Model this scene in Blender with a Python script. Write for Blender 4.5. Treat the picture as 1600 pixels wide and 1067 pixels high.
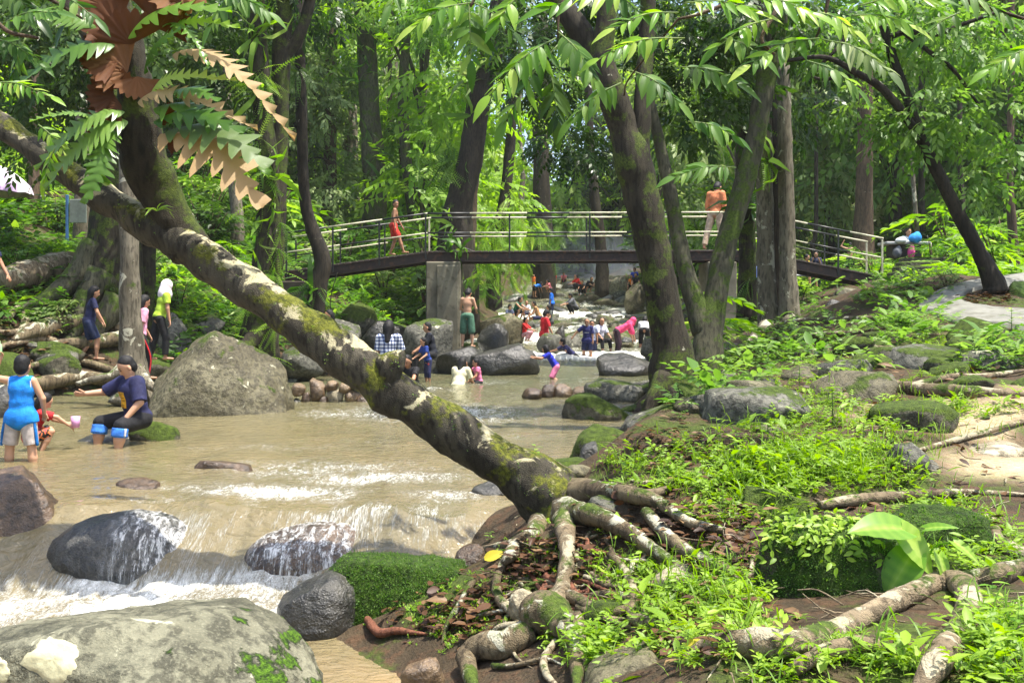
import bpy, math, random
import numpy as np
from mathutils import Vector, Matrix, noise as mnoise
from mathutils.bvhtree import BVHTree
R = math.radians
for o in list(bpy.data.objects): bpy.data.objects.remove(o)
SC = bpy.context.scene
COL = SC.collection
rng = np.random.default_rng(7)
random.seed(7)

# ------------------------------------------------------------------ camera, sky, sun, exposure
F, CZ, HY = 1555.0, 1.5, 500.0          # focal length in photo pixels, eye height, horizon row
cam = bpy.data.cameras.new('camera'); camo = bpy.data.objects.new('camera', cam); COL.objects.link(camo)
camo.location = (0, 0, CZ); camo.rotation_euler = (R(90), 0, 0)
cam.sensor_width = 36; cam.lens = 36 * F / 1600; cam.shift_y = -(533.5 - HY) / 1600
cam.clip_start = .05; cam.clip_end = 600
SC.camera = camo
SUN = Vector((.30, -.10, 1.0)).normalized()
w = bpy.data.worlds.new('World'); SC.world = w; w.use_nodes = True
wn = w.node_tree; bg = wn.nodes['Background']
sky = wn.nodes.new('ShaderNodeTexSky'); sky.sky_type = 'NISHITA'; sky.sun_disc = False
sky.sun_elevation = math.asin(SUN.z); sky.sun_rotation = math.atan2(SUN.x, SUN.y)
sky.dust_density = 3.0; sky.air_density = 1.0; sky.ozone_density = .6
wn.links.new(sky.outputs[0], bg.inputs[0]); bg.inputs[1].default_value = .15
sl = bpy.data.lights.new('sun', 'SUN'); sl.energy = 3.9; sl.angle = R(.6); sl.color = (1, .95, .86)
so = bpy.data.objects.new('sun', sl); COL.objects.link(so); so.rotation_euler = SUN.to_track_quat('Z', 'Y').to_euler()
SC.view_settings.view_transform = 'Standard'; SC.view_settings.look = 'None'
SC.view_settings.exposure = 1.35; SC.view_settings.gamma = 1; SC.view_settings.use_curve_mapping = False
SC.render.engine = 'CYCLES'
cy = SC.cycles
cy.max_bounces = 7; cy.diffuse_bounces = 4; cy.glossy_bounces = 3; cy.transmission_bounces = 4
cy.transparent_max_bounces = 8; cy.volume_bounces = 0; cy.caustics_reflective = False; cy.caustics_refractive = False
cy.use_denoising = True; cy.sample_clamp_indirect = 6; cy.use_adaptive_sampling = True; cy.adaptive_threshold = .02

# ------------------------------------------------------------------ helpers
def at(px, py, D):
    """photo pixel at forward distance D -> world point"""
    return Vector(((px - 800) / F * D, D, CZ + (HY - py) / F * D))

def _h(ix, iy, iz, s):
    n = (ix.astype(np.uint32) * np.uint32(374761393) + iy.astype(np.uint32) * np.uint32(668265263)
         + iz.astype(np.uint32) * np.uint32(2246822519) + np.uint32((s * 3266489917) & 0xffffffff))
    n = (n ^ (n >> np.uint32(13))) * np.uint32(1274126177)
    n = n ^ (n >> np.uint32(16))
    return (n & np.uint32(0xffffff)).astype(np.float64) / 0xffffff
def vn(P, seed=0):
    P = np.asarray(P, float); i = np.floor(P).astype(np.int64); f = P - i; f = f * f * (3 - 2 * f)
    out = 0
    for a in (0, 1):
        wx = f[..., 0] if a else 1 - f[..., 0]
        for b in (0, 1):
            wy = f[..., 1] if b else 1 - f[..., 1]
            for c in (0, 1):
                wz = f[..., 2] if c else 1 - f[..., 2]
                out = out + wx * wy * wz * _h(i[..., 0] + a, i[..., 1] + b, i[..., 2] + c, seed)
    return out * 2 - 1
def fbm(P, seed=0, oc=3):
    P = np.asarray(P, float); r = 0; a = 1.
    for k in range(oc): r = r + a * vn(P * 2 ** k + 17.3 * k, seed + k); a *= .5
    return r
def sst(a, b, x): t = np.clip((x - a) / (b - a), 0, 1); return t * t * (3 - 2 * t)

class MB:
    """collects vertices and faces, links them as one mesh object"""
    def __init__(s): s.v, s.f, s.mi, s.a, s.n = [], [], [], [], 0
    def add(s, V, Fs, mi=0, att=0.5):
        V = np.asarray(V, float).reshape(-1, 3)
        for Fk in (Fs if isinstance(Fs, list) else [Fs]):
            Fk = np.asarray(Fk, dtype=np.int64)
            if Fk.size: s.f.append(Fk + s.n); s.mi.append(np.full(len(Fk), mi))
        s.v.append(V); s.a.append(np.broadcast_to(np.asarray(att, float), (len(V),))); s.n += len(V)
    def mesh(s, name, mats, org=(0, 0, 0), smooth=True, extra=None):
        V = np.concatenate(s.v) - np.array(org, float)
        me = bpy.data.meshes.new(name)
        me.vertices.add(len(V)); me.vertices.foreach_set('co', V.ravel())
        tot = np.concatenate([np.full(len(f), f.shape[1]) for f in s.f]); lp = np.concatenate([f.ravel() for f in s.f])
        me.loops.add(len(lp)); me.loops.foreach_set('vertex_index', lp)
        st = np.concatenate([[0], np.cumsum(tot)[:-1]])
        me.polygons.add(len(tot)); me.polygons.foreach_set('loop_start', st)
        me.polygons.foreach_set('material_index', np.concatenate(s.mi))
        me.polygons.foreach_set('use_smooth', np.full(len(tot), smooth))
        me.attributes.new('v', 'FLOAT', 'POINT').data.foreach_set('value', np.concatenate(s.a).astype(np.float32))
        if extra:
            for k, a in extra.items(): me.attributes.new(k, 'FLOAT', 'POINT').data.foreach_set('value', a.astype(np.float32))
        for m in (mats if isinstance(mats, (list, tuple)) else [mats]): me.materials.append(m)
        me.update(calc_edges=True); me.validate()
        return me
    def build(s, name, mats, parent=None, org=(0, 0, 0), smooth=True, extra=None):
        if parent is not None and tuple(org) == (0, 0, 0): org = tuple(parent.get('org', (0, 0, 0)))
        return link(name, s.mesh(name, mats, org, smooth, extra), parent, (0, 0, 0) if parent is not None else org)
def link(name, me, parent=None, loc=(0, 0, 0)):
    o = bpy.data.objects.new(name, me); COL.objects.link(o); o.location = loc
    if parent is not None: o.parent = parent
    return o
def tag(o, label=None, cat=None, group=None, kind=None):
    for k, v in (('label', label), ('category', cat), ('group', group), ('kind', kind)):
        if v: o[k] = v
    return o
def thing(name, label, cat, loc=(0, 0, 0), group=None):
    o = bpy.data.objects.new(name, None); COL.objects.link(o); o.location = loc; o.empty_display_size = .1
    o['org'] = tuple(loc)
    return tag(o, label, cat, group)
def kids(o, _c={}):
    return [c for c in o.children]
def copy_tree(o, loc=None, rz=None, sc=None, label=None, parent=None):
    c = o.copy(); COL.objects.link(c)
    if parent is not None: c.parent = parent
    for ch in KIDS[o.name]: 
        d = ch.copy(); COL.objects.link(d); d.parent = c
        for g in KIDS.get(ch.name, []):
            e = g.copy(); COL.objects.link(e); e.parent = d
    if loc is not None: c.location = loc
    if rz is not None: c.rotation_euler = (c.rotation_euler[0], c.rotation_euler[1], rz)
    if sc is not None: c.scale = (sc, sc, sc) if not hasattr(sc, '__len__') else sc
    if label: c['label'] = label
    return c
KIDS = {}
def note(o, ch): KIDS.setdefault(o.name, []).append(ch); return ch

def cr(P, R_, n):
    """catmull-rom resample of points and radii"""
    P = np.array(P, float); R_ = np.array(R_, float); Q = np.column_stack([P, R_])
    Q = np.vstack([2 * Q[0] - Q[1], Q, 2 * Q[-1] - Q[-2]]); out = []
    for i in range(1, len(Q) - 2):
        for t in np.linspace(0, 1, n, endpoint=False):
            a, b, c, d = Q[i - 1:i + 3]
            out.append(.5 * (2 * b + (c - a) * t + (2 * a - 5 * b + 4 * c - d) * t * t + (3 * b - a - 3 * c + d) * t ** 3))
    out.append(Q[-2]); out = np.array(out); return out[:, :3], np.maximum(out[:, 3], 1e-3)
def frames(P):
    T = np.gradient(P, axis=0); T /= np.linalg.norm(T, axis=1)[:, None] + 1e-9
    u = np.cross(T[0], (0.13, .2, 1)); 
    if np.linalg.norm(u) < 1e-3: u = np.cross(T[0], (1, 0, 0))
    U = []
    for t in T:
        u = u - t * np.dot(u, t); u = u / (np.linalg.norm(u) + 1e-9); U.append(u)
    U = np.array(U); return T, U, np.cross(T, U)
def tube(mb, P, Rr, sides=10, n=4, bump=.08, fr=2.5, seed=0, mi=0, flute=0, tip=True, att=.5):
    P, Rr = cr(P, Rr, n); T, U, W = frames(P); k = len(P)
    a = np.linspace(0, 2 * np.pi, sides, endpoint=False)
    ring = U[:, None] * np.cos(a)[None, :, None] + W[:, None] * np.sin(a)[None, :, None]
    V = P[:, None] + ring * Rr[:, None, None]
    if bump:
        s = fr / max(float(np.mean(Rr)), 1e-3) * .35
        d = fbm(V * s, seed, 3) * bump
        V = V + ring * (d * Rr[:, None])[..., None]
    if flute:
        d = np.maximum(0, np.cos(a * 5 + seed)) [None, :] * flute * np.linspace(1, 0, k)[:, None] ** 3
        V = V + ring * (d * Rr[:, None])[..., None]
    i = np.arange(k - 1)[:, None] * sides; j = np.arange(sides)[None]; j2 = (j + 1) % sides
    q = np.stack([i + j, i + j2, i + sides + j2, i + sides + j], -1).reshape(-1, 4)
    base = len(P) * sides
    V = np.vstack([V.reshape(-1, 3), P[0], P[-1] + T[-1] * Rr[-1] * .5])
    jj = np.arange(sides)
    c0 = np.stack([np.full(sides, base), (jj + 1) % sides, jj], -1)
    c1 = np.stack([np.full(sides, base + 1), base - sides + jj, base - sides + (jj + 1) % sides], -1)
    mb.add(V, [q, c0, c1], mi, att)
def box(mb, c, s, rz=0, mi=0, M3=None, bev=0):
    c = np.array(c, float); h = np.array(s, float) / 2
    co = np.array([(x, y, z) for x in (-1, 1) for y in (-1, 1) for z in (-1, 1)], float)
    if bev:
        b = bev; V = []; 
        for ax in range(3):
            for sg in co:
                p = sg * (h - b); p[ax] = sg[ax] * h[ax]; V.append(p)
        V = np.array(V)
        import itertools
        me = bpy.data.meshes.new('t'); import bmesh; bm = bmesh.new()
        for p in V: bm.verts.new(p)
        r = bmesh.ops.convex_hull(bm, input=bm.verts); bm.verts.ensure_lookup_table(); bm.verts.index_update()
        Fs = [[v.index for v in f.verts] for f in bm.faces]; V = np.array([v.co[:] for v in bm.verts]); bm.free(); bpy.data.meshes.remove(me)
        Fs = [np.array([f for f in Fs if len(f) == 3])]
    else:
        V = co * h; Fs = [np.array([[0, 1, 3, 2], [4, 6, 7, 5], [0, 4, 5, 1], [2, 3, 7, 6], [0, 2, 6, 4], [1, 5, 7, 3]])]
    if M3 is None: M3 = np.array(Matrix.Rotation(rz, 3, 'Z'))
    mb.add(V @ np.array(M3).T + c, Fs, mi)
def lathe(mb, prof, c, sides=16, mi=0):
    a = np.linspace(0, 2 * np.pi, sides, endpoint=False); k = len(prof)
    V = np.array([[(r * math.cos(t), r * math.sin(t), z) for t in a] for r, z in prof]).reshape(-1, 3) + np.array(c)
    i = np.arange(k - 1)[:, None] * sides; j = np.arange(sides)[None]; j2 = (j + 1) % sides
    mb.add(V, np.stack([i + j, i + j2, i + sides + j2, i + sides + j], -1).reshape(-1, 4), mi)

# ------------------------------------------------------------------ materials
class NT:
    def __init__(s, name):
        s.m = bpy.data.materials.new(name); s.m.use_nodes = True; s.t = s.m.node_tree; s.t.nodes.clear()
        s.out = s.t.nodes.new('ShaderNodeOutputMaterial'); s.geo = None
    def n(s, ty, props=None, **inp):
        x = s.t.nodes.new('ShaderNode' + ty)
        for k, v in (props or {}).items(): setattr(x, k, v)
        for k, v in inp.items():
            k = k.replace('_', ' ')
            sk = x.inputs[int(k[1:])] if k[0] == 'i' and k[1:].isdigit() else x.inputs[k]
            s.put(sk, v)
        return x
    def put(s, sk, v):
        if hasattr(v, 'outputs'): v = v.outputs[0]
        if hasattr(v, 'is_output'): s.t.links.new(v, sk)
        elif isinstance(v, tuple) and len(v) == 3 and sk.type == 'RGBA': sk.default_value = (*v, 1)
        else: sk.default_value = v
    def pos(s, sc=(1, 1, 1)):
        if s.geo is None: s.geo = s.n('NewGeometry')
        if sc == (1, 1, 1): return s.geo.outputs['Position']
        return s.n('Vector' + 'Math', {'operation': 'MULTIPLY'}, i0=s.geo.outputs['Position'], i1=sc).outputs[0]
    def noise(s, scale, detail=4, sc=(1, 1, 1), dist=0, rough=.55):
        return s.n('TexNoise', Vector=s.pos(sc), Scale=scale, Detail=detail, Distortion=dist, Roughness=rough).outputs[0]
    def math(s, op, a, b=0.0, clamp=False):
        return s.n('Math', {'operation': op, 'use_clamp': clamp}, i0=a, i1=b).outputs[0]
    def rng(s, x, a, b, lo=0., hi=1.):
        return s.n('MapRange', {'interpolation_type': 'SMOOTHSTEP'}, i0=x, i1=a, i2=b, i3=lo, i4=hi).outputs[0]
    def mix(s, f, a, b):
        x = s.n('Mix', {'data_type': 'RGBA'}); s.put(x.inputs[0], f); s.put(x.inputs[6], a); s.put(x.inputs[7], b); return x.outputs[2]
    def ramp(s, f, cols):
        x = s.n('ValToRGB'); s.put(x.inputs[0], f); e = x.color_ramp.elements
        while len(e) < len(cols): e.new(.5)
        for k, (p, c) in enumerate(cols): e[k].position = p; e[k].color = (*c, 1)
        return x.outputs[0]
    def nz(s):
        if s.geo is None: s.geo = s.n('NewGeometry')
        return s.n('SeparateXYZ', Vector=s.geo.outputs['Normal']).outputs[2]
    def attr(s, a='v'): return s.n('Attribute', {'attribute_name': a}).outputs['Fac']
    def fin(s, col, rough=.7, bump=None, bs=.3, bd=.02, spec=.5, **kw):
        p = s.n('BsdfPrincipled'); s.put(p.inputs['Base Color'], col); s.put(p.inputs['Roughness'], rough)
        s.put(p.inputs['Specular IOR Level'], spec)
        for k, v in kw.items(): s.put(p.inputs[k.replace('_', ' ')], v)
        if bump is not None: s.t.links.new(s.n('Bump', Strength=bs, Distance=bd, Height=bump).outputs[0], p.inputs['Normal'])
        s.t.links.new(p.outputs[0], s.out.inputs[0]); s.p = p; return s.m

MOSS = ((.025, .04, .006), (.085, .13, .014))
def m_rock(name, a, b, moss=.0, lich=.0, rough=.75, wet=0, sc=1., mossc=MOSS, low=0):
    t = NT(name); n1 = t.noise(1.6 * sc, 6); n2 = t.noise(14 * sc, 6); n3 = t.noise(70 * sc, 3)
    col = t.ramp(n1, [(.35, a), (.62, b)])
    col = t.mix(t.rng(n2, .45, .6, 0, .7), col, tuple(x * .4 for x in a)); n4 = t.noise(5.5 * sc, 8, dist=.5, rough=.7); col = t.mix(t.rng(n4, .52, .64, 0, .65), col, tuple(x * .55 + .004 for x in a))
    col = t.mix(t.rng(n3, .5, .7, 0, .32), col, tuple(min(1, x * 1.6) for x in b))
    vor = t.n('TexVoronoi', {'feature': 'F1'}, Vector=t.pos(), Scale=9. * sc).outputs[0]
    if lich:
        lm = t.math('MULTIPLY', t.rng(t.noise(5 * sc, 5, dist=.6), .62 - lich * .2, .68 - lich * .2), t.rng(t.nz(), -.1, .6))
        col = t.mix(lm, col, (.42, .41, .29))
    h = t.math('ADD', t.math('MULTIPLY', n1, .8), t.math('ADD', t.math('MULTIPLY', n2, .5), t.math('ADD', t.math('MULTIPLY', n3, .16), t.math('MULTIPLY', n4, .5))))
    if low:
        zz = t.n('SeparateXYZ', Vector=t.pos()).outputs[2]; xx = t.n('SeparateXYZ', Vector=t.pos()).outputs[0]
        lm = t.math('ADD', t.noise(5.5, 8, rough=.62), t.math('ADD', t.math('MULTIPLY', zz, -.42), t.math('MULTIPLY', xx, .10)))
        mm = t.rng(lm, .47, .53); col = t.mix(mm, col, t.ramp(t.noise(40, 5), [(.35, (.03, .07, .004)), (.65, (.13, .27, .012))])); h = t.math('ADD', h, t.math('MULTIPLY', mm, t.math('ADD', .4, t.math('MULTIPLY', t.noise(110, 4), .9))))
        dk = t.rng(t.noise(3.1, 7, rough=.7), .56, .66, 0, .6); col = t.mix(dk, col, (.03, .032, .02))
    if moss:
        mz = t.math('ADD', t.nz(), t.math('MULTIPLY', t.math('SUBTRACT', t.noise(2.3 * sc, 6, rough=.7), .5), 3.2))
        mm = t.rng(mz, 1.25 - moss * 1.5, 1.55 - moss * 1.5)
        mc = t.ramp(t.noise(22, 5), [(.3, mossc[0]), (.7, mossc[1])])
        col = t.mix(mm, col, mc); h = t.math('ADD', h, t.math('MULTIPLY', mm, t.math('MULTIPLY', t.noise(90, 3), .5)))
        rg = t.n('Mix', i0=mm, i2=rough, i3=.95).outputs[0]
    else: rg = rough
    return t.fin(col, rg, h, .9, .06, spec=.6 if wet else .3)
def m_bark(name, a, b, lich=0., lnz=.10, moss=0., vert=1., lcol=(.48, .46, .34), mossc=MOSS, sc=1.):
    t = NT(name); n1 = t.noise(4 * sc, 6, (1, 1, .35 * vert)); n2 = t.noise(26 * sc, 5, (1, 1, .25)); n3 = t.noise(110, 3)
    col = t.ramp(n1, [(.3, a), (.7, b)]); col = t.mix(t.rng(n2, .45, .65, 0, .7), col, tuple(x * .4 for x in a))
    h = t.math('ADD', n1, t.math('ADD', t.math('MULTIPLY', n2, .6), t.math('MULTIPLY', n3, .25)))
    if lich:
        lm = t.rng(t.math('ADD', t.noise(3.3 * sc, 7, dist=.8, rough=.68), t.math('MULTIPLY', t.nz(), lnz)), .66 - lich * .2, .70 - lich * .2)
        col = t.mix(lm, col, t.mix(t.noise(30, 3), lcol, tuple(x * .7 for x in lcol))); h = t.math('ADD', h, t.math('MULTIPLY', lm, .3))
    if moss:
        mm = t.rng(t.math('ADD', t.noise(2.7 * sc, 7, rough=.72), t.math('MULTIPLY', t.nz(), .07)), .68 - moss * .25, .76 - moss * .25)
        col = t.mix(mm, col, t.ramp(t.noise(35, 4), [(.3, mossc[0]), (.7, mossc[1])])); h = t.math('ADD', h, t.math('MULTIPLY', t.noise(120, 3), .5))
    return t.fin(col, .85, h, .8, .03, spec=.25)
def m_leaf(name, cols, tr=.4, rough=.45, spec=.3, wv=.5):
    """leaf: colour ramp on a per-leaf value, thin and translucent"""
    t = NT(name); v = t.attr(); n = t.noise(.35, 2)
    oi = t.n('ObjectInfo').outputs['Random']
    f = t.math('ADD', t.math('MULTIPLY', v, 1 - wv), t.math('ADD', t.math('MULTIPLY', n, wv * .5), t.math('MULTIPLY', oi, wv * .62)), True)
    k = len(cols); col = t.ramp(f, [((i + .5) / k, c) for i, c in enumerate(cols)])
    p = t.n('BsdfPrincipled'); t.put(p.inputs['Base Color'], col); p.inputs['Roughness'].default_value = rough
    p.inputs['Specular IOR Level'].default_value = spec
    tl = t.n('BsdfTranslucent'); tc = t.mix(.6, col, (.55, .8, .05)); 
    hs = t.n('HueSaturation', Saturation=1.15, Value=1.5, Color=col); t.put(tl.inputs[0], hs)
    mx = t.n('MixShader', i0=tr, i1=p.outputs[0], i2=tl.outputs[0]); t.t.links.new(mx.outputs[0], t.out.inputs[0])
    return t.m
def m_plain(name, c, rough=.6, spec=.4, var=.25, sc=12, bs=.2, dirt=None):
    t = NT(name); n = t.noise(sc, 5); n2 = t.noise(sc * .25, 3)
    col = t.ramp(t.math('MULTIPLY', t.math('ADD', n, n2), .5), [(.35, tuple(x * (1 - var) for x in c)), (.65, tuple(min(1, x * (1 + var * .6)) for x in c))])
    if dirt: col = t.mix(t.rng(t.noise(6, 6), .5, .7, 0, .8), col, dirt)
    return t.fin(col, rough, n, bs, .01, spec=spec)

ROCK = dict(
 grey=m_rock('grey river rock', (.055, .055, .042), (.15, .145, .115), moss=.30, lich=.05),
 big=m_rock('boulder olive grey', (.065, .055, .028), (.16, .145, .085), moss=.30, lich=-.15, rough=.6),
 fore=m_rock('foreground boulder', (.070, .068, .043), (.19, .185, .125), lich=-.1, low=1),
 wet=m_rock('wet dark rock', (.016, .0155, .013), (.062, .058, .046), rough=.33, wet=1),
 wetbrown=m_rock('wet brown rock', (.035, .022, .012), (.12, .075, .042), rough=.33, wet=1),
 moss=m_rock('mossy rock', (.055, .05, .032), (.13, .12, .08), moss=.80, rough=.8),
 deepmoss=m_rock('moss covered rock', (.03, .03, .02), (.09, .085, .05), moss=1.0, mossc=((.012, .026, .003), (.055, .105, .010))),
 pale=m_rock('pale stone', (.20, .17, .11), (.38, .33, .22), lich=.3),
 brown=m_rock('brown stone', (.10, .06, .03), (.23, .16, .085), rough=.4, wet=1))
BARK = dict(
 lean=m_bark('leaning trunk bark', (.024, .02, .013), (.085, .075, .052), lich=.30, lnz=.16, moss=.74, vert=1., mossc=((.03, .035, .005), (.17, .18, .018)), lcol=(.48, .43, .26)),
 moss=m_bark('mossy dark bark', (.016, .013, .008), (.055, .046, .028), lich=-.1, moss=.75, mossc=((.020, .032, .005), (.085, .115, .014))),
 pale=m_bark('pale lichened bark', (.08, .068, .045), (.24, .21, .15), lich=.4, moss=.3),
 brown=m_bark('brown bark', (.045, .03, .018), (.14, .095, .06), lich=-.05),
 grey=m_bark('grey green bark', (.042, .04, .024), (.115, .11, .065), lich=.0, moss=.68),
 dark=m_bark('dark bark', (.014, .012, .008), (.05, .04, .027), lich=-.1, moss=.25),
 root=m_bark('pale root bark', (.09, .065, .038), (.28, .22, .135), lich=.35, moss=.4, lcol=(.42, .37, .25)),
 rootdark=m_bark('mossy root bark', (.07, .05, .03), (.24, .19, .11), lich=.35, moss=.5),
 rootred=m_bark('red brown root bark', (.10, .035, .02), (.26, .11, .06)))
LEAF = dict(
 bright=m_leaf('bright leaves', [(.06, .13, .014), (.13, .25, .026), (.23, .38, .05), (.36, .48, .11)], .5),
 mid=m_leaf('mid green leaves', [(.028, .07, .012), (.06, .14, .022), (.12, .23, .04), (.23, .35, .08)], .45),
 dark=m_leaf('dark leaves', [(.012, .032, .007), (.03, .07, .013), (.06, .115, .02), (.12, .20, .04)], .35, .35),
 olive=m_leaf('pale olive leaves', [(.06, .11, .03), (.13, .20, .055), (.23, .30, .10), (.34, .40, .17)], .4),
 fresh=m_leaf('fresh low plants', [(.07, .13, .010), (.14, .25, .018), (.24, .38, .03), (.38, .50, .08)], .4),
 big=m_leaf('broad young leaves', [(.07, .17, .015), (.14, .29, .03), (.24, .40, .05), (.38, .50, .10)], .45, .35, wv=.15),
 blue=m_leaf('glossy fern green', [(.025, .065, .010), (.055, .125, .018), (.10, .20, .03), (.20, .31, .07)], .35, .3),
 tan=m_leaf('dried tan frond', [(.20, .11, .04), (.32, .19, .08), (.36, .26, .12), (.24, .25, .09)], .3, .6),
 fan=m_leaf('rusty papery fans', [(.03, .014, .008), (.075, .030, .013), (.15, .058, .022), (.24, .12, .05)], .25, .6, .15),
 dry=m_leaf('dead brown leaves', [(.025, .012, .006), (.06, .027, .012), (.105, .050, .020), (.24, .155, .075)], .15, .5, wv=.1),
 yellow=m_leaf('yellow leaf', [(.5, .42, .03), (.6, .5, .06)], .3))

# ------------------------------------------------------------------ terrain
def lut(xs, ys): 
    xs, ys = np.array(xs, float), np.array(ys, float)
    return lambda y: np.interp(y, xs, ys)
ZW = lut([-9, 7.15, 8.0, 14, 19, 27, 28.2, 30, 34, 38, 44, 50, 58, 70, 90, 160], [-.5, -.46, 0, .0, .1, .18, .46, .60, .85, 1.2, 1.7, 2.4, 3.3, 4.6, 6.5, 13])
XR = lut([-9, 3, 4.5, 5.4, 6.2, 7, 8, 9, 12, 14, 18, 22, 28, 30, 40, 50, 60, 70, 160], [-1.6, -.7, -.42, -.6, -1.15, -.75, .05, .35, 1.35, 1.75, 2.4, 3.2, 4.3, 4.9, 6.4, 6.4, 5.8, 5, 5])
XL = lut([-9, 6, 12, 16, 18, 19, 20.5, 24, 28, 31, 34, 45, 55, 65, 160], [-8, -8, -9.5, -10, -9, -7.8, -6.5, -5.2, -3.4, -2.2, -1.2, -.9, -.3, 1.5, 2])
GR = lut([-9, 3, 5, 6.8, 10, 13, 16, 20, 27, 40, 60, 100, 160], [.2, .22, .30, .45, .86, 1.42, 2.05, 2.15, 2.45, 3.6, 5.6, 9.5, 15])
WR = lut([3, 6.3, 7.2, 8, 10, 13, 20, 30, 60, 160], [1.3, 1.9, 1.7, .9, 1.8, 3.4, 4.5, 6, 10, 40])
def H(x, y):
    x = np.asarray(x, float); y = np.asarray(y, float); z0 = ZW(y); tr = x - XR(y); tl = XL(y) - x
    P = np.stack([x, y, 0 * x], -1)
    wob = vn(P * .9, 3) * .18
    tr = tr + wob; tl = tl + wob
    hr = z0 + (GR(y) - z0) * np.clip(tr / WR(y), 0, 1) ** np.interp(y, [7, 9.5], [1.15, .8]) + .05 * np.maximum(0, tr - WR(y)) + .12 * np.maximum(0, tr - 18)
    hl = z0 + 7 * (1 - np.exp(-np.maximum(tl, 0) * .075)) + .08 * np.maximum(tl, 0) + .05 * np.maximum(0, y - 45) * sst(0, 30, tl)
    bed = z0 - .45 * sst(0, .8, -np.maximum(tr, tl))
    h = np.where(tr > 0, hr, np.where(tl > 0, hl, bed))
    land = sst(0, 1.2, np.maximum(tr, tl))
    far = 1 + 1.2 * sst(12, 40, y)
    h = h + land * far * (fbm(P * .55, 11, 3) * .10 + fbm(P * 2.6, 5, 2) * .025)
    return h
def Hs(x, y): return float(H(np.array([x]), np.array([y]))[0])
def ground(px, py, D0=2.5, D1=160, water=False):
    D = np.geomspace(D0, D1, 1400); x = (px - 800) / F * D; z = CZ + (HY - py) / F * D
    h = H(x, D)
    if water: h = np.maximum(h, ZW(D))
    i = np.nonzero(z <= h)[0]
    i = i[0] if len(i) else len(D) - 1
    return Vector((x[i], D[i], h[i]))
def gx(x, y, dz=0): return Vector((x, y, Hs(x, y) + dz))

yy = np.concatenate([np.linspace(-6, 2, 14)[:-1], np.geomspace(2, 160, 430)])
ss = np.linspace(-1, 1, 381); ss = np.sign(ss) * (np.abs(ss) ** 1.5)
Y, S = np.meshgrid(yy, ss, indexing='ij'); X = S * (14 + .85 * np.maximum(Y, 0)) 
Zt = H(X, Y)
def gridmesh(mb, X, Y, Z):
    n, m = X.shape; i = np.arange(n - 1)[:, None] * m; j = np.arange(m - 1)[None]
    mb.add(np.stack([X, Y, Z], -1).reshape(-1, 3), np.stack([i + j, i + j + 1, i + m + j + 1, i + m + j], -1).reshape(-1, 4))
P2 = np.stack([X, Y, 0 * X], -1)
# where bare sand / packed earth lies, where moss grows
sand = sst(1.5, .4, np.hypot((X - 4.3) / 1.35, (Y - 6.7) / .62) + vn(P2 * 2.2, 9) * .35)
sand = np.maximum(sand, .55 * sst(.9, .3, np.hypot((X - 4.0) / 1.9, (Y - 8.2) / .8) + vn(P2 * 2.2, 9) * .5))
mb = MB(); gridmesh(mb, X, Y, Zt)
t = NT('forest floor')
n1 = t.noise(1.3, 6); n2 = t.noise(9, 6); n3 = t.noise(45, 4)
col = t.ramp(n1, [(.3, (.028, .021, .012)), (.7, (.08, .058, .034))])
col = t.mix(t.rng(n2, .45, .65, 0, .75), col, (.085, .048, .026))
col = t.mix(t.rng(n3, .5, .7, 0, .5), col, (.025, .018, .010))
mossm = t.rng(t.math('ADD', t.noise(1.1, 6, rough=.7), t.math('MULTIPLY', t.nz(), .10)), .60, .68)
col = t.mix(mossm, col, t.ramp(n3, [(.3, (.025, .035, .008)), (.7, (.07, .10, .015))]))
vor = t.n('TexVoronoi', {'feature': 'DISTANCE_TO_EDGE'}, Vector=t.pos((1, 1, .2)), Scale=16.).outputs[0]
sc_ = t.ramp(t.noise(30, 5), [(.3, (.42, .31, .17)), (.7, (.68, .55, .36))])
col = t.mix(t.attr('sand'), col, sc_)
M_GROUND = t.fin(col, .92, t.math('ADD', n2, t.math('MULTIPLY', n3, .5)), .8, .05, spec=.2)
terrain = mb.build('ground', M_GROUND, extra={'sand': sand.ravel()}); tag(terrain, kind='structure')

# ------------------------------------------------------------------ water
yw = np.concatenate([np.linspace(-6, 3, 30)[:-1], np.linspace(3, 9.5, 210)[:-1], np.linspace(9.5, 20, 170)[:-1], np.geomspace(20, 95, 230)])
sw = np.linspace(0, 1, 261)
Yw, Sw = np.meshgrid(yw, sw, indexing='ij'); xl = XL(Yw) - .7; xr = XR(Yw) + .7; Xw = xl + (xr - xl) * Sw
# the lip of the little fall wanders
lip = .30 * vn(np.stack([Xw * 1.1, 0 * Xw, 0 * Xw], -1), 21) - .22 * sst(-1.5, -.4, Xw)
Zw = ZW(Yw - lip * sst(9.5, 8, Yw) * sst(5, 6.5, Yw))
Pw = np.stack([Xw, Yw, 0 * Xw], -1)
foam = np.zeros_like(Xw); turb = np.full_like(Xw, .22)
def fz(a, b, c, d): return sst(a, b, Yw) * sst(d, c, Yw)
fall = fz(7.1, 7.4, 7.9, 8.25)
foam = np.maximum(foam, (.20 + .38 * vn(np.stack([Xw * 2.2, 0 * Xw, 0 * Xw], -1), 61)) * fz(7.2, 7.5, 7.85, 8.2)); 
foam = np.maximum(foam, (.80 + .34 * vn(Pw * 2.3, 71)) * fz(5.6, 6.7, 7.25, 7.6) * sst(-.95, -1.6, Xw)); foam = np.maximum(foam, .55 * fz(3, 5.2, 7.2, 7.5) * sst(-1.9, -3.4, Xw))
turb = np.maximum(turb, .7 * fz(4.4, 6.3, 7.2, 7.5) * sst(-.9, -1.6, Xw)); turb = np.maximum(turb, .5 * fz(7.2, 7.5, 8.4, 9.5))
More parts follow.
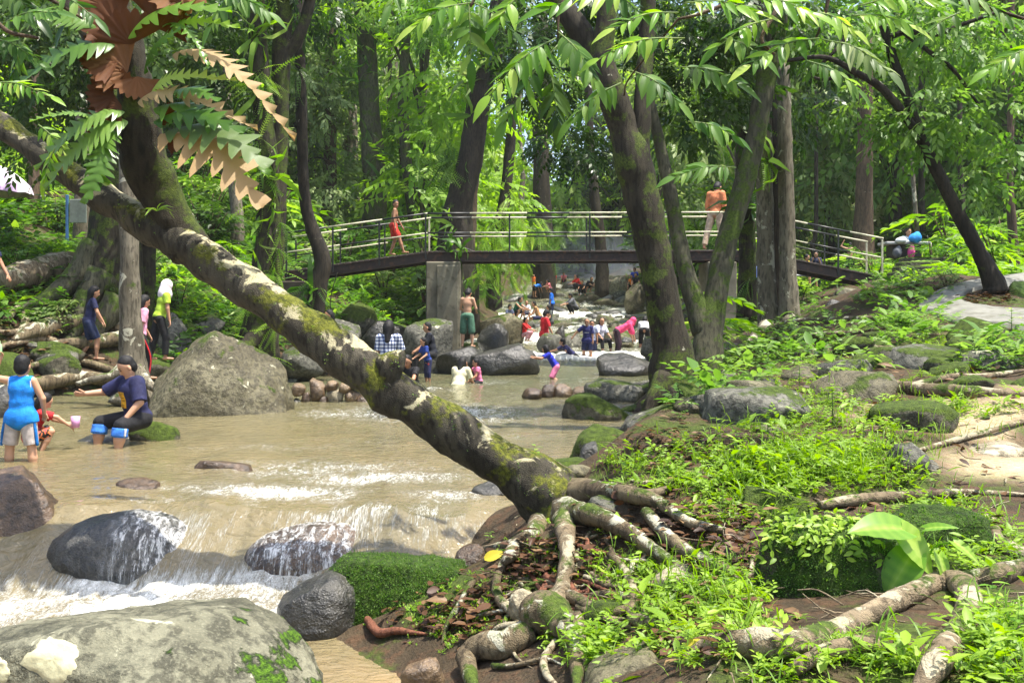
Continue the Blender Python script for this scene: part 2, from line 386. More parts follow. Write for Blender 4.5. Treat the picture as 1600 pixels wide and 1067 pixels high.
for (px, py, rx, ry, fo, tu) in [(430, 765, .9, .5, .78, 1.1), (520, 775, .35, .5, .5, .8), (600, 745, 1.1, .5, .70, 1.1), (700, 775, .5, .5, .65, .9), (500, 730, 1.9, .9, .50, .9), (330, 760, 1.1, .5, .45, .7), (560, 800, 1.0, .5, .55, .8), (250, 780, .8, .4, .40, .6), (420, 700, 1.6, .6, .36, .6), (650, 800, .9, .6, .48, .8), (350, 725, .5, .3, .35, .5),
        (640, 610, 1.6, 1.0, .50, .8), (690, 640, 1.9, 1.8, .72, 1.1), (760, 600, 1.3, 1.8, .4, .7), (780, 680, 1.1, .6, .38, .6), (860, 612, .8, .8, .5, .6), (530, 640, 1.0, 1.0, .5, .7), (560, 690, 1.4, .7, .28, .5),
        (330, 800, .5, .4, .38, .5), (120, 820, .7, .5, .45, .5), (620, 850, .3, .35, .5, .6), (790, 765, .25, .2, .4, .6), (250, 655, 1.2, .4, .2, .3), (980, 555, 1.5, 1.2, .5, .6), (780, 580, 3, 2, .3, .5)]:
    D = 1.5 * F / (py - HY) * (1 if py > 660 else .94); cx = (px - 800) / F * D
    g = np.exp(-(((Xw - cx) / rx) ** 2 + ((Yw - D) / ry) ** 2)); foam = np.maximum(foam, fo * g); turb = np.maximum(turb, tu * g)
rap = sst(27.5, 29, Yw) * sst(80, 70, Yw); foam = np.maximum(foam, rap * (.40 + .42 * vn(Pw * .55, 31))); turb = np.maximum(turb, rap * 1.2)
for a, b, f_ in ((28.2, 29.2, 1.), (33.5, 35, .95), (37.5, 39, 1.), (43, 45, 1.)): foam = np.maximum(foam, f_ * fz(a - .8, a, b, b + .8))
turb = np.maximum(turb, .35 * fz(13, 15, 18, 22)); foam = np.maximum(foam, .22 * fz(13, 15, 19, 23))
fq = np.stack([Xw * 2.0, Yw * 1.1, 0 * Xw], -1)
dz = turb * (.045 * fbm(fq, 41, 2) + .028 * np.abs(fbm(fq * np.array([2.5, 1.8, 1]), 43, 3)) - .01)
dz = dz + .022 * sst(.5, .9, foam) * sst(8, 7.2, Yw) * (1 - 2 * np.abs(vn(fq * 3.1, 91))) + .02 * sst(.3, .7, foam) * vn(fq * 9, 92); dz = dz + rap * .13 * fbm(Pw * np.array([.8, .6, 1]), 45, 3)
dz = dz + .008 * fbm(fq * 2.3, 47, 2) + fz(7.1, 7.5, 7.9, 8.3) * (.07 * vn(np.stack([Xw * 1.9, 0 * Xw, 0 * Xw], -1), 52) + .022 * vn(np.stack([Xw * 9, Yw * .7, 0 * Xw], -1), 53))
Zw = Zw + dz
mb = MB(); gridmesh(mb, Xw, Yw, Zw)
t = NT('murky river water')
fo = t.attr('foam'); y_ = t.n('SeparateXYZ', Vector=t.pos()).outputs[1]
st1 = t.noise(4.2, 6, (1.7, .8, 1), dist=1.2, rough=.7); st2 = t.noise(17, 5, (1.8, .7, .7), dist=.8, rough=.65); st3 = t.noise(75, 3, (1.6, .8, 1))
s_ = t.math('ADD', t.math('MULTIPLY', st1, .42), t.math('ADD', t.math('MULTIPLY', st2, .40), t.math('MULTIPLY', st3, .18)))
fl_ = t.noise(4.5, 6, (2.2, .35, .5), dist=1.1, rough=.7); fl2 = t.noise(42, 3, (2.4, .25, .4), dist=.2)
sf = t.math('ADD', t.math('MULTIPLY', fl_, .6), t.math('MULTIPLY', fl2, .4)); fa = t.attr('fall')
s_ = t.n('Mix', i0=fa, i2=s_, i3=sf).outputs[0]
fm = t.math('MULTIPLY', t.rng(t.math('ADD', s_, t.math('MULTIPLY', fo, .34)), .60, .86), t.math('MULTIPLY', fo, 2.2, True))
base = t.mix(t.rng(y_, 9., 24.), (.178, .142, .070), (.100, .103, .052)); base = t.mix(t.rng(y_, 4.5, 6.6), (.30, .205, .10), base)
base = t.mix(t.rng(t.noise(1.1, 5, (1, .6, 1), dist=.8), .40, .62, 0, .6), base, (.125, .110, .058))
col = t.mix(fm, base, t.mix(t.rng(st3, .35, .65), (.50, .50, .43), (.78, .79, .74)))
wb = t.math('ADD', t.math('MULTIPLY', t.noise(4.5, 4, (1., 1.5, 1), dist=.8), 1.), t.math('ADD', t.math('MULTIPLY', t.noise(15, 3, (.9, 1.5, 1), dist=.5), .28), t.math('MULTIPLY', fm, .4)))
M_WATER = t.fin(col, t.rng(fm, 0, 1, .05, .6), wb, .75, .07, spec=.6)
water = mb.build('river_water', M_WATER, extra={'foam': foam.ravel(), 'fall': (fz(7.1, 7.35, 7.95, 8.3) * sst(-.2, -.6, Xw)).ravel()}); tag(water, kind='structure')
def wz(x, y): return float(ZW(y))

# ------------------------------------------------------------------ rocks
import bmesh
def ico(sub):
    bm = bmesh.new(); bmesh.ops.create_icosphere(bm, subdivisions=sub, radius=1); 
    V = np.array([v.co[:] for v in bm.verts]); Fs = np.array([[v.index for v in f.verts] for f in bm.faces]); bm.free(); return V, Fs
ICO = {k: ico(k) for k in (1, 2, 3, 4, 5)}
def nrm_(v): v = np.array(v, float); return v / np.linalg.norm(v)
def rock_shape(sub, seed, cuts=7, rough=.16, planes=None):
    V, Fs = ICO[sub]; V = V.copy(); r_ = np.random.default_rng(seed)
    V *= (1 + rough * 1.35 * fbm(V * 1.1 + seed * 3.7, seed, 2))[:, None]
    pl = planes or [] if rough < .08 else planes or [(nrm_((r_.normal() * .35, r_.normal() * .3 - .2, 1)), .62)]
    for _ in range(cuts):
        n = r_.normal(size=3); n /= np.linalg.norm(n); pl = pl + [(n, r_.uniform(.68, .9))]
    for n, d in pl:
        n = np.array(n, float); n /= np.linalg.norm(n); e = V @ n - d
        V -= n * (np.maximum(e, 0) * .88)[:, None]
    V *= (1 + .045 * fbm(V * 3.4 + seed, seed + 5, 3) - .05 * np.maximum(0, .25 - np.abs(fbm(V * 2.1 + seed * 2, seed + 9, 2))) + .014 * fbm(V * 13, seed, 2))[:, None]
    return V, Fs
def rock(px0, px1, yt, yb, mat, label, D=None, name='boulder', seed=None, sub=4, cuts=6, rough=.14, planes=None, dep=.85, tilt=0, group=None, cat='rock', sink=.35, rz=None):
    global RS
    RS += 1; seed = seed or RS; cuts += 3 if planes is None and rough > .1 else 0
    cxp = (px0 + px1) / 2
    if D is None: D = ground(cxp, yb, water=True).y
    c = at(cxp, yb, D); W = (px1 - px0) / 2 / F * D; h = (yb - yt) / F * D; D2 = D + W * dep * .75
    s = D2 / D; W *= s; cx = (cxp - 800) / F * D2; zt = CZ + (HY - yt) / F * D2
    rz_ = rz or max(h * s / (2 - 2 * sink) , W * .45); 
    V, Fs = rock_shape(sub, seed, cuts, rough, planes)
    V = V / np.array([np.abs(V[:, 0]).max(), np.abs(V[:, 1]).max(), V[:, 2].max()])
    V = V * np.array([W, W * dep, rz_])
    if tilt: V[:, 2] += V[:, 0] * tilt; V[:, 2] *= rz_ / V[:, 2].max()
    m = MB(); m.add(V, Fs, att=.5)
    o = m.build(name, ROCK[mat] if isinstance(mat, str) else mat); o.location = (cx, D2, zt - rz_)
    tag(o, label, cat, group); return o
RS = 100
def rocks_bvh(o):
    me = o.data; return BVHTree.FromPolygons([(o.parent.location if o.parent else Vector()) + o.location + v.co for v in me.vertices], [tuple(p.vertices) for p in me.polygons])
rock(-130, 530, 940, 1140, 'fore', 'large pale grey mossy boulder in the bottom left foreground with cream lichen', D=4.35, sub=5, cuts=2, rough=.05, dep=.8, rz=.62, name='boulder')
FORE = bpy.data.objects['boulder']
rock(-90, 100, 733, 880, 'wetbrown', 'brown wet boulder cut by the left edge beside the small fall', D=7.7, sub=4, cuts=4, seed=31)
FALLA = rock(70, 325, 796, 905, 'wet', 'dark wet boulder with white water running over it, left of the small fall', D=7.45, seed=8, cuts=2, rough=.075, dep=.7)
FALLB = rock(372, 618, 817, 906, 'wetbrown', 'brown wet boulder with water spilling over it in the middle of the small fall', D=7.35, seed=14, cuts=2, rough=.075, dep=.7)
rock(418, 580, 893, 985, 'wet', 'rough dark grey rock at the lower pool beside the long moss topped rock', D=6.15, seed=41, name='rock', cuts=5)
rock(505, 752, 866, 975, 'deepmoss', 'long rock covered with thick green moss beside the small fall', D=6.3, seed=43, name='rock', cuts=4, dep=.6)
rock(709, 764, 850, 890, 'wetbrown', 'smooth round brown stone behind the moss covered rock', D=6.6, seed=45, sub=3, cuts=1, name='stone', rough=.08, cat='stone')
rock(618, 695, 1026, 1066, 'brown', 'wet brown oblong stone lying in the shallow sandy pool', D=4.75, seed=47, sub=3, cuts=3, name='stone', dep=.5, tilt=.22, cat='stone')
rock(298, 402, 717, 735, 'wetbrown', 'low dark stone just breaking the brown water left of the leaning trunk', seed=49, sub=3, name='stone', cat='stone', cuts=2)
rock(182, 252, 748, 764, 'wetbrown', 'flat brown stone nearly covered by water below the sitting boy', seed=50, sub=3, name='stone', cat='stone', cuts=2)
rock(735, 800, 752, 775, 'wet', 'small wet stone in the foam under the leaning trunk', seed=51, sub=3, name='stone', cat='stone', cuts=2)
BIGR = rock(220, 462, 516, 652, 'big', 'big olive brown pyramid shaped boulder standing in the pool', D=15.3, seed=61, sub=5, cuts=0, rough=.08, dep=.75, rz=1.28, sink=.2,
     planes=[((.62, -.35, .72), .60), ((-.62, -.3, .72), .62), ((.25, -.8, .5), .72), ((-.9, -.2, .25), .8), ((.95, 0, .2), .85), ((0, .6, .8), .62), ((.1, -.9, .05), .85)])
rock(196, 282, 655, 690, 'moss', 'low wet mossy stone the boy in the navy shirt sits on', D=12.35, seed=63, sub=3, name='stone', cat='stone', cuts=3)
rock(120, 215, 668, 692, 'wet', 'flat dark wet stone behind the squatting girl in red', D=12.3, seed=64, sub=3, name='stone', cat='stone', cuts=3, rz=.25)
rock(-30, 30, 600, 655, 'wet', 'dark rock at the left edge behind the boy in blue', D=15, seed=65, sub=3)
rock(885, 1032, 664, 748, 'moss', 'broad grey stone with yellow green moss right of the trunk foot', D=8.6, seed=66, cuts=5, dep=.7)
rock(905, 940, 690, 720, 'wet', 'small dark stone leaning on the broad mossy stone', D=8.5, seed=67, sub=3, name='stone', cat='stone')
rock(878, 990, 614, 656, 'moss', 'dark green rock below the big forked tree at the water', seed=68, cuts=6, tilt=-.15)
rock(912, 1022, 591, 628, 'grey', 'smooth grey slab rock behind the dark green rock', seed=69, cuts=6)
rock(924, 1030, 551, 587, 'wet', 'flat dark wet rock left of the forked tree trunk', seed=70, cuts=5)
rock(1015, 1035, 526, 560, 'grey', 'grey rock partly behind the forked tree trunk', seed=71, cuts=5, D=28)
rock(1000, 1045, 524, 548, 'grey', 'grey rock in front of the bent person in white', seed=71, cuts=5, D=27.5)
rock(735, 850, 536, 576, 'wet', 'long wet dark rock the girl in the blue shirt leans on', D=24.2, seed=72, cuts=5, dep=.5)
rock(672, 775, 540, 578, 'wet', 'sloping wet boulder under the bare backed boy in green shorts', D=24.6, seed=73, cuts=4, dep=.8)
rock(625, 712, 497, 575, 'grey', 'tall grey boulder in front of the concrete bridge pier', D=25, seed=74, cuts=6, tilt=.2)
rock(742, 822, 489, 522, 'big', 'tan boulder at the foot of the rapids beside the pier', D=31, seed=75, cuts=4)
rock(745, 800, 505, 540, 'wet', 'dark rock between the pier and the tan boulder', D=28.5, seed=76, cuts=6)
rock(838, 880, 520, 546, 'grey', 'grey stone at the lip of the rapids behind the girl in blue', D=29, seed=77, sub=3)
rock(862, 884, 507, 545, 'wet', 'pointed dark rock beside the man in the red jersey', D=29.6, seed=78, sub=3, tilt=.3)
rock(522, 590, 472, 522, 'moss', 'large dark rounded boulder on the left shore under the bridge', D=28, seed=79, cuts=3)
rock(508, 565, 497, 540, 'grey', 'round grey green boulder in front of the large dark one under the bridge', D=25.5, seed=80, cuts=3)
rock(560, 640, 500, 545, 'wet', 'dark boulder right behind the person in the checked shirt', D=27, seed=81, cuts=4)
rock(455, 545, 508, 548, 'moss', 'mossy rock at the left shore behind the leaning trunk', D=24, seed=82, cuts=4)
rock(430, 520, 535, 575, 'grey', 'grey shore rock half hidden by the leaning trunk', D=22, seed=83, cuts=5)
rock(975, 1010, 440, 480, 'big', 'large round boulder standing above the rapids at the right', D=44, seed=84, cuts=2)
rock(920, 975, 428, 452, 'pale', 'pale yellowish boulder at the head of the rapids', D=56, seed=85, sub=3)
rock(950, 985, 430, 455, 'pale', 'pale round stone beside the yellowish boulder upstream', D=53, seed=86, sub=3)
rock(1090, 1120, 468, 560, 'grey', 'light grey rock between the stems of the forked tree', D=20, seed=87, sub=3)
rock(232, 300, 487, 580, 'grey', 'dark grey boulder behind the girls on the left shore', D=21.5, seed=88, cuts=5)
rock(60, 130, 545, 590, 'moss', 'mossy rock among roots on the left bank above the boy in blue', D=18.6, seed=89)
rock(-20, 60, 548, 610, 'moss', 'mossy stone by the left edge above the pool', D=18, seed=90)
# right bank
rock(1040, 1152, 618, 676, 'deepmoss', 'moss covered boulder right of the forked tree foot', seed=91, cuts=4, D=11.2)
rock(1105, 1225, 638, 690, 'moss', 'long low green rock below the young leafy plants', seed=92, cuts=5, D=10.2)
rock(1148, 1205, 578, 640, 'deepmoss', 'upright mossy rock between tree foot and shrub', seed=93, cuts=5, D=12)
rock(1155, 1240, 605, 650, 'moss', 'rounded dark moss rock beside the upright mossy rock', seed=94, cuts=4, D=11)
rock(1092, 1205, 664, 745, 'big', 'pale brown boulder at the edge of the bright plants', seed=95, cuts=5, D=8.2)
rock(1205, 1350, 577, 622, 'moss', 'wide low mossy rock crossing the root covered slope', seed=96, cuts=4, D=11.2)
rock(1268, 1375, 560, 590, 'grey', 'flat grey rock behind the wide mossy rock', seed=97, cuts=5)
rock(1425, 1530, 427, 480, 'moss', 'large moss capped boulder beside the concrete path', seed=98, cuts=4, D=16.5)
rock(1566, 1660, 438, 500, 'deepmoss', 'green boulder at the right edge inside the path bend', seed=99, cuts=4, D=14.2)
rock(1282, 1330, 468, 500, 'wet', 'dark round boulder right of the twin trunks', seed=102, cuts=3, D=17)
rock(1345, 1410, 470, 525, 'deepmoss', 'round rock overgrown with creeping plants below the bridge end', seed=103, cuts=2, D=15)
rock(1300, 1360, 448, 480, 'big', 'brown boulder under the right end of the bridge', seed=104, cuts=5, D=22)
rock(1370, 1440, 540, 560, 'moss', 'small mossy hump among roots in the middle of the right bank', seed=105, cuts=4)
rock(1240, 1300, 510, 560, 'deepmoss', 'mossy rock behind the tangled roots', seed=106, cuts=4, D=14)
rock(1320, 1392, 552, 574, 'moss', 'rounded loaf shaped stone lying on the mossy rock', seed=107, cuts=2, sub=3, D=10.4)
rock(1385, 1470, 690, 740, 'grey', 'low grey stone in the grass near the sandy patch', seed=108, cuts=4)
rock(1150, 1260, 760, 815, 'moss', 'grey stone half hidden by bright seedlings', seed=109, cuts=4)
rock(1180, 1420, 806, 935, 'deepmoss', 'dark mossy bank rock overhung by small pointed leaves', seed=110, cuts=3, D=4.3, dep=.6)
rock(1370, 1560, 790, 860, 'deepmoss', 'mossy hump behind the broad heart shaped leaves', seed=111, cuts=3, D=4.85, dep=.6)
rock(885, 1085, 1010, 1110, 'big', 'grey brown stone at the bottom edge between roots', seed=112, cuts=3, D=4.1)
rock(1050, 1380, 1025, 1140, 'grey', 'grey green rock at the bottom edge under leafy creepers', seed=113, cuts=3, D=3.6)
rock(1020, 1090, 880, 925, 'pale', 'pale rounded stone by the curved root', seed=114, cuts=3, sub=3, name='stone', cat='stone')
rock(790, 840, 920, 955, 'pale', 'small pale cream stone wedged in the mossy roots', seed=115, cuts=2, sub=3, name='stone', cat='stone', D=5.3)
rock(1500, 1620, 690, 712, 'pale', 'flat pale stone on the sandy ground at the right', seed=116, cuts=4, sub=3)
rock(1480, 1600, 545, 575, 'grey', 'long grey rock under roots near the right edge', seed=117, cuts=4)
for k, (a, b, c, d, m) in enumerate([(452, 478, 598, 618, 'brown'), (470, 486, 612, 632, 'wetbrown'), (482, 510, 590, 628, 'brown'), (508, 530, 594, 610, 'brown'), (510, 538, 607, 630, 'pale'), (528, 552, 595, 612, 'brown'), (536, 566, 606, 632, 'brown'), (498, 515, 618, 636, 'wetbrown'), (456, 474, 622, 640, 'wet'), (556, 580, 618, 640, 'wetbrown'), (545, 570, 590, 606, 'brown')]):
    rock(a, b, c, d, m, 'brown stone of the low stone weir beside the big pyramid boulder', D=17.5, name='stone', cat='stone', sub=3, cuts=7, rough=.2, sink=.1, dep=1., group='stones of the low weir')
for k, (a, b, c, d, m) in enumerate([(815, 848, 606, 624, 'wetbrown'), (845, 868, 600, 622, 'wetbrown'), (864, 895, 599, 622, 'brown'), (890, 925, 603, 618, 'brown')]):
    rock(a, b, c, d, m, 'brown stone of the row breaking the current in midstream', name='stone', cat='stone', sub=3, cuts=4, group='stones breaking the current in midstream')
protos = []
for k in range(8):
    V, Fs = rock_shape(3 if k < 5 else 2, 200 + k, 8, .15); V[:, 2] *= .7; m = MB(); m.add(V, Fs); protos.append([m.mesh('stone', ROCK[mt]) for mt in ('grey', 'wet', 'big', 'moss')])
CW = ['grey', 'wet black', 'brown', 'mossy']
def scatter_stones(n, fn, smin, smax, where, mats, seed=0):
    r_ = random.Random(seed)
    for k in range(n):
        x, y = fn(r_); s = smin + (smax - smin) * r_.random() ** 2; mt = r_.choice(mats)
        o = link('stone', protos[r_.randrange(8)][mt], None, (x, y, max(Hs(x, y), float(ZW(y)) - s * .15)))
        o.rotation_euler = (r_.uniform(-.3, .3), r_.uniform(-.3, .3), r_.uniform(0, 6.3)); o.scale = (s * r_.uniform(.8, 1.3), s * r_.uniform(.8, 1.2), s * r_.uniform(.7, 1.1))
        sz = 'large' if s > smin + .45 * (smax - smin) else 'small'; z_ = where(x, y); tag(o, f'{sz} {CW[mt]} stone {z_}', 'stone', f'{sz} {CW[mt]} stones {z_}')
nf = lambda y, a, b: 'near' if y < a else 'middle' if y < b else 'far'
def f1(r_):
    y = r_.uniform(30.5, 62); a, b = float(XL(y)), float(XR(y)); return a + (b - a) * (r_.random() ** .55), y
scatter_stones(125, f1, .2, .95, lambda x, y: f"in the {nf(y, 36, 46)} white rapids, {'left' if x < (float(XL(y)) + float(XR(y))) / 2 else 'right'} half", [0, 1, 1, 0, 2], seed=1)
def f1b(r_):
    y = r_.uniform(37, 56); return float(XR(y)) - r_.uniform(-1.5, 2.6), y
scatter_stones(50, f1b, .2, .8, lambda x, y: f"heaped at the {nf(y, 42, 49)} part of the right rapids shore", [0, 1, 2], seed=5)
def f2(r_):
    y = r_.uniform(22, 34); return float(XL(y)) - r_.uniform(-.9, 1.6), y
scatter_stones(42, f2, .15, .6, lambda x, y: f"on the {nf(y, 26, 30)} left shore by the pier", [0, 1, 3], seed=2)
def f3(r_):
    y = r_.uniform(9, 26); return float(XR(y)) + r_.uniform(-.4, 2.6), y
scatter_stones(45, f3, .1, .42, lambda x, y: f"between roots on the {nf(y, 14, 20)} right bank", [3, 3, 0], seed=3)
def f4(r_):
    y = r_.uniform(17, 24); return float(XL(y)) - r_.uniform(-.3, 2.5), y
scatter_stones(26, f4, .12, .5, lambda x, y: f"among roots on the {nf(y, 19, 21.5)} left shore", [3, 3, 0, 1], seed=4)
def f5(r_): return r_.uniform(.4, 6), r_.uniform(3.4, 8.5)
def f6(r_): y = r_.uniform(7.2, 12.2); return float(XR(y)) + r_.uniform(.3, 4.6), y
scatter_stones(38, f6, .14, .46, lambda x, y: f"on the {nf(y, 9.5, 12)} right slope, {'left' if x < 3.4 else 'right'} side", [3, 3, 0, 2], seed=8)
scatter_stones(26, f5, .04, .16, lambda x, y: f"in the {nf(y, 5, 6.7)} grass of the right bank, {'left' if x < 3 else 'right'} side", [0, 2, 3], seed=6)

# lichen and carved marks on the foreground boulder
bv = rocks_bvh(FORE)
def patch(parent, bv, cx, cy, wpx, hpx, mat, name, n=40, seed=0, lift=.006, D0=0, nrad=6):
    m = MB(); V = []; o_ = Vector((0, 0, CZ)); 
    for j in range(nrad + 1):
        for i in range(n):
            a = 2 * math.pi * i / n; rr = (1 + .28 * vn([[math.cos(a) * 1.6 + seed, math.sin(a) * 1.6, seed]], 3)[0] + .10 * vn([[math.cos(a) * 6, math.sin(a) * 6, seed]], 5)[0]) * j / nrad
            px, py = cx + wpx * .5 * rr * math.cos(a), cy + hpx * .5 * rr * math.sin(a)
            d = (at(px, py, 1) - o_).normalized(); h = bv.ray_cast(o_, d)
            if h[0] is None: h = (at(px, py, 4.6), Vector((0, 0, 1)))
            l = lift * (1.0 if j < nrad - 1 else (.75 if j == nrad - 1 else -.3)) + .003 * vn([[px * .15, py * .15, 0]], 8)[0]
            V.append(h[0] + h[1] * l)
    q = [(j * n + i, j * n + (i + 1) % n, (j + 1) * n + (i + 1) % n, (j + 1) * n + i) for j in range(nrad) for i in range(n)]
    m.add(np.array(V), np.array(q)); o = m.build(name, mat, parent, org=parent.location); return o
M_LICH = m_plain('cream crust lichen', (.50, .48, .30), .9, .1, .3, 14, .9)
patch(FORE, bv, 84, 1030, 88, 74, M_LICH, 'lichen_patch', seed=1, lift=.010)
patch(FORE, bv, -2, 1048, 32, 40, M_LICH, 'lichen_patch', seed=4, lift=.008)
# thin veils of water running over the two boulders in the fall
t = NT('running water veil'); sn = t.noise(9, 7, (2.6, 1.2, .22), dist=.5, rough=.7); sn2 = t.noise(55, 3, (2., 1.2, .2))
fv = t.rng(t.math('ADD', t.math('MULTIPLY', sn, .75), t.math('MULTIPLY', sn2, .25)), .45, .66); fv = t.math('MULTIPLY', t.math('MULTIPLY', fv, .85), t.attr('v'))
pr = t.n('BsdfPrincipled'); pr.inputs['Base Color'].default_value = (.82, .82, .78, 1); pr.inputs['Roughness'].default_value = .3
tr_ = t.n('BsdfTransparent'); mx = t.n('MixShader', i0=fv, i1=tr_.outputs[0], i2=pr.outputs[0]); t.t.links.new(mx.outputs[0], t.out.inputs[0]); M_VEIL = t.m
for o, xs in ((FALLA, (.15, 1.0)), (FALLB, (-.7, 1.0))):
    V = np.array([v.co[:] for v in o.data.vertices]); N = np.array([v.normal[:] for v in o.data.vertices]); Fs = np.array([p.vertices[:] for p in o.data.polygons])
    Wx = V[:, 0].max(); m_ = sst(xs[0] - .25, xs[0] + .1, V[:, 0] / Wx) * sst(.5, -.1, N[:, 1]); keep = (N[Fs].mean(1)[:, 1] < .5)
    m = MB(); m.add(V + N * .007, Fs[keep], att=m_); v_ = link('water_veil', m.mesh('water_veil', M_VEIL), None, o.location); tag(v_, kind='structure')

# tufts on the moss covered rocks nearest the camera
def cam_cast(objs, px, py, _c={}):
    d_ = (at(px, py, 1) - Vector((0, 0, CZ))).normalized(); best = None
    for o_ in objs:
        if o_.name not in _c: _c[o_.name] = rocks_bvh(o_)
        h_ = _c[o_.name].ray_cast(Vector((0, 0, CZ)), d_)
        if h_[0] is not None and (best is None or h_[3] < best[3]): best = h_
    return best
def tufts(objs, boxpx, n, smin, smax, mat, name, T=None):
    V0, N0 = [], []
    for k in range(n):
        h_ = cam_cast(objs, random.uniform(boxpx[0], boxpx[2]), random.uniform(boxpx[1], boxpx[3]))
        if h_ is not None and h_[1].z > -.2: V0.append(h_[0][:]); N0.append(h_[1][:])
    V0, N0 = np.array(V0), np.array(N0); V0 = np.repeat(V0, 4, 0) + rng.normal(size=(len(V0) * 4, 3)) * .006; N0 = np.repeat(N0, 4, 0)
    m = MB(); scat(m, T or L1, V0, N0 * .8 + rng.normal(size=N0.shape) * .6, rng.normal(size=N0.shape), rng.uniform(smin, smax, len(V0))); tag(m.build(name, LEAF[mat]), kind='stuff')
# ------------------------------------------------------------------ concrete path
outr = [(1760, 405), (1600, 431), (1530, 441), (1475, 455), (1444, 474), (1438, 488), (1480, 501), (1540, 511), (1600, 516), (1760, 522)]
innr = [(1760, 420), (1600, 444), (1560, 450), (1512, 460), (1500, 467), (1504, 474), (1520, 480), (1550, 484), (1600, 488), (1760, 494)]
A = np.array([ground(*p)[:] for p in outr]); B = np.array([ground(*p)[:] for p in innr])
A, _ = cr(A, np.ones(len(A)), 8); B, _ = cr(B, np.ones(len(B)), 8); m = MB(); nn = 6; T_ = []
for k in range(nn + 1): T_.append(A + (B - A) * k / nn)
T_ = np.array(T_); T_[..., 2] = np.maximum(H(T_[..., 0], T_[..., 1]), T_[..., 2]) + .05; 
n, mm_ = T_.shape[:2]; bot = T_.copy(); bot[..., 2] -= .3; allv = np.vstack([T_.reshape(-1, 3), bot.reshape(-1, 3)]); N_ = n * mm_
q = [(i * mm_ + j, i * mm_ + j + 1, (i + 1) * mm_ + j + 1, (i + 1) * mm_ + j) for i in range(n - 1) for j in range(mm_ - 1)]
q += [(j, j + N_, j + 1 + N_, j + 1) for j in range(mm_ - 1)] + [((n - 1) * mm_ + j, (n - 1) * mm_ + j + 1, (n - 1) * mm_ + j + 1 + N_, (n - 1) * mm_ + j + N_) for j in range(mm_ - 1)]
m.add(allv, np.array(q)); pth = m.build('path', m_plain('worn grey concrete', (.18, .178, .15), .8, .3, .3, 7, .4, dirt=(.08, .075, .045))); tag(pth, kind='structure')

# ------------------------------------------------------------------ leaf, sprig, frond templates: unit length along +X, blade in XY, Z up
def T_join(parts):
    V, Q, n = [], [], 0
    for v, f in parts: V.append(v); Q.append(f + n); n += len(v)
    return np.vstack(V), np.vstack(Q)
L1 = (np.array([[0, 0, 0], [.45, -.21, .03], [1, 0, -.10], [.45, .21, .03]]), np.array([[0, 1, 2, 3]]))
L2 = (np.array([[0, 0, 0], [.22, -.15, .03], [.22, 0, -.01], [.22, .15, .03], [.6, -.17, .02], [.6, 0, -.03], [.6, .17, .02], [.86, -.07, -.06], [.86, .07, -.06], [1.03, 0, -.14]]),
      np.array([[0, 1, 2, 2], [0, 2, 3, 3], [1, 4, 5, 2], [2, 5, 6, 3], [4, 7, 9, 5], [5, 9, 8, 6]]))
def tri4(Q):
    """degenerate quads become triangles"""
    t3 = Q[Q[:, 2] == Q[:, 3]][:, :3]; q4 = Q[Q[:, 2] != Q[:, 3]]; return [q4, t3]
def basis(X, Z):
    X = X / (np.linalg.norm(X, axis=-1, keepdims=True) + 1e-9); Yv = np.cross(Z, X); Yv /= (np.linalg.norm(Yv, axis=-1, keepdims=True) + 1e-9); return X, Yv, np.cross(X, Yv)
def place(T, pos, X, Z, size, wid=1.):
    V, Q = T; X, Yv, Zv = basis(np.atleast_2d(X).astype(float), np.atleast_2d(Z).astype(float)); n = len(X); size = np.broadcast_to(size, (n,)); wid = np.broadcast_to(wid, (n,))
    W = (V[None, :, 0:1] * X[:, None] + V[None, :, 1:2] * wid[:, None, None] * Yv[:, None] + V[None, :, 2:3] * Zv[:, None]) * size[:, None, None] + np.atleast_2d(pos)[:, None]
    Qn = (Q[None] + (np.arange(n) * len(V))[:, None, None]).reshape(-1, Q.shape[1]); return W.reshape(-1, 3), Qn
def scat(mb, T, pos, X, Z, size, mi=0, att=None, wid=1.):
    V, Q = place(T, pos, X, Z, size, wid); n = len(np.atleast_2d(pos))
    att = rng.random(n) if att is None else np.broadcast_to(att, (n,))
    mb.add(V, tri4(Q), mi, np.repeat(att, len(T[0])))
def make_sprig(n=9, leaf=L1, ll=.36, spread=55, droop=.5, seed=0):
    r_ = np.random.default_rng(seed); P = []
    for k in range(n):
        t_ = .12 + .88 * k / (n - 1); s = 1 if k % 2 else -1
        a = math.radians(spread * (1 - .55 * t_) + r_.uniform(-12, 12)) * s if k < n - 1 else 0
        d = np.array([math.cos(a), math.sin(a), -droop * .5 - .25 * r_.random()]); nz = np.array([.25 * r_.normal(), .35 * r_.normal(), 1])
        P.append(place(leaf, [[t_, 0, -droop * .35 * t_ * t_]], d, nz, ll * r_.uniform(.8, 1.15)))
    return T_join(P)
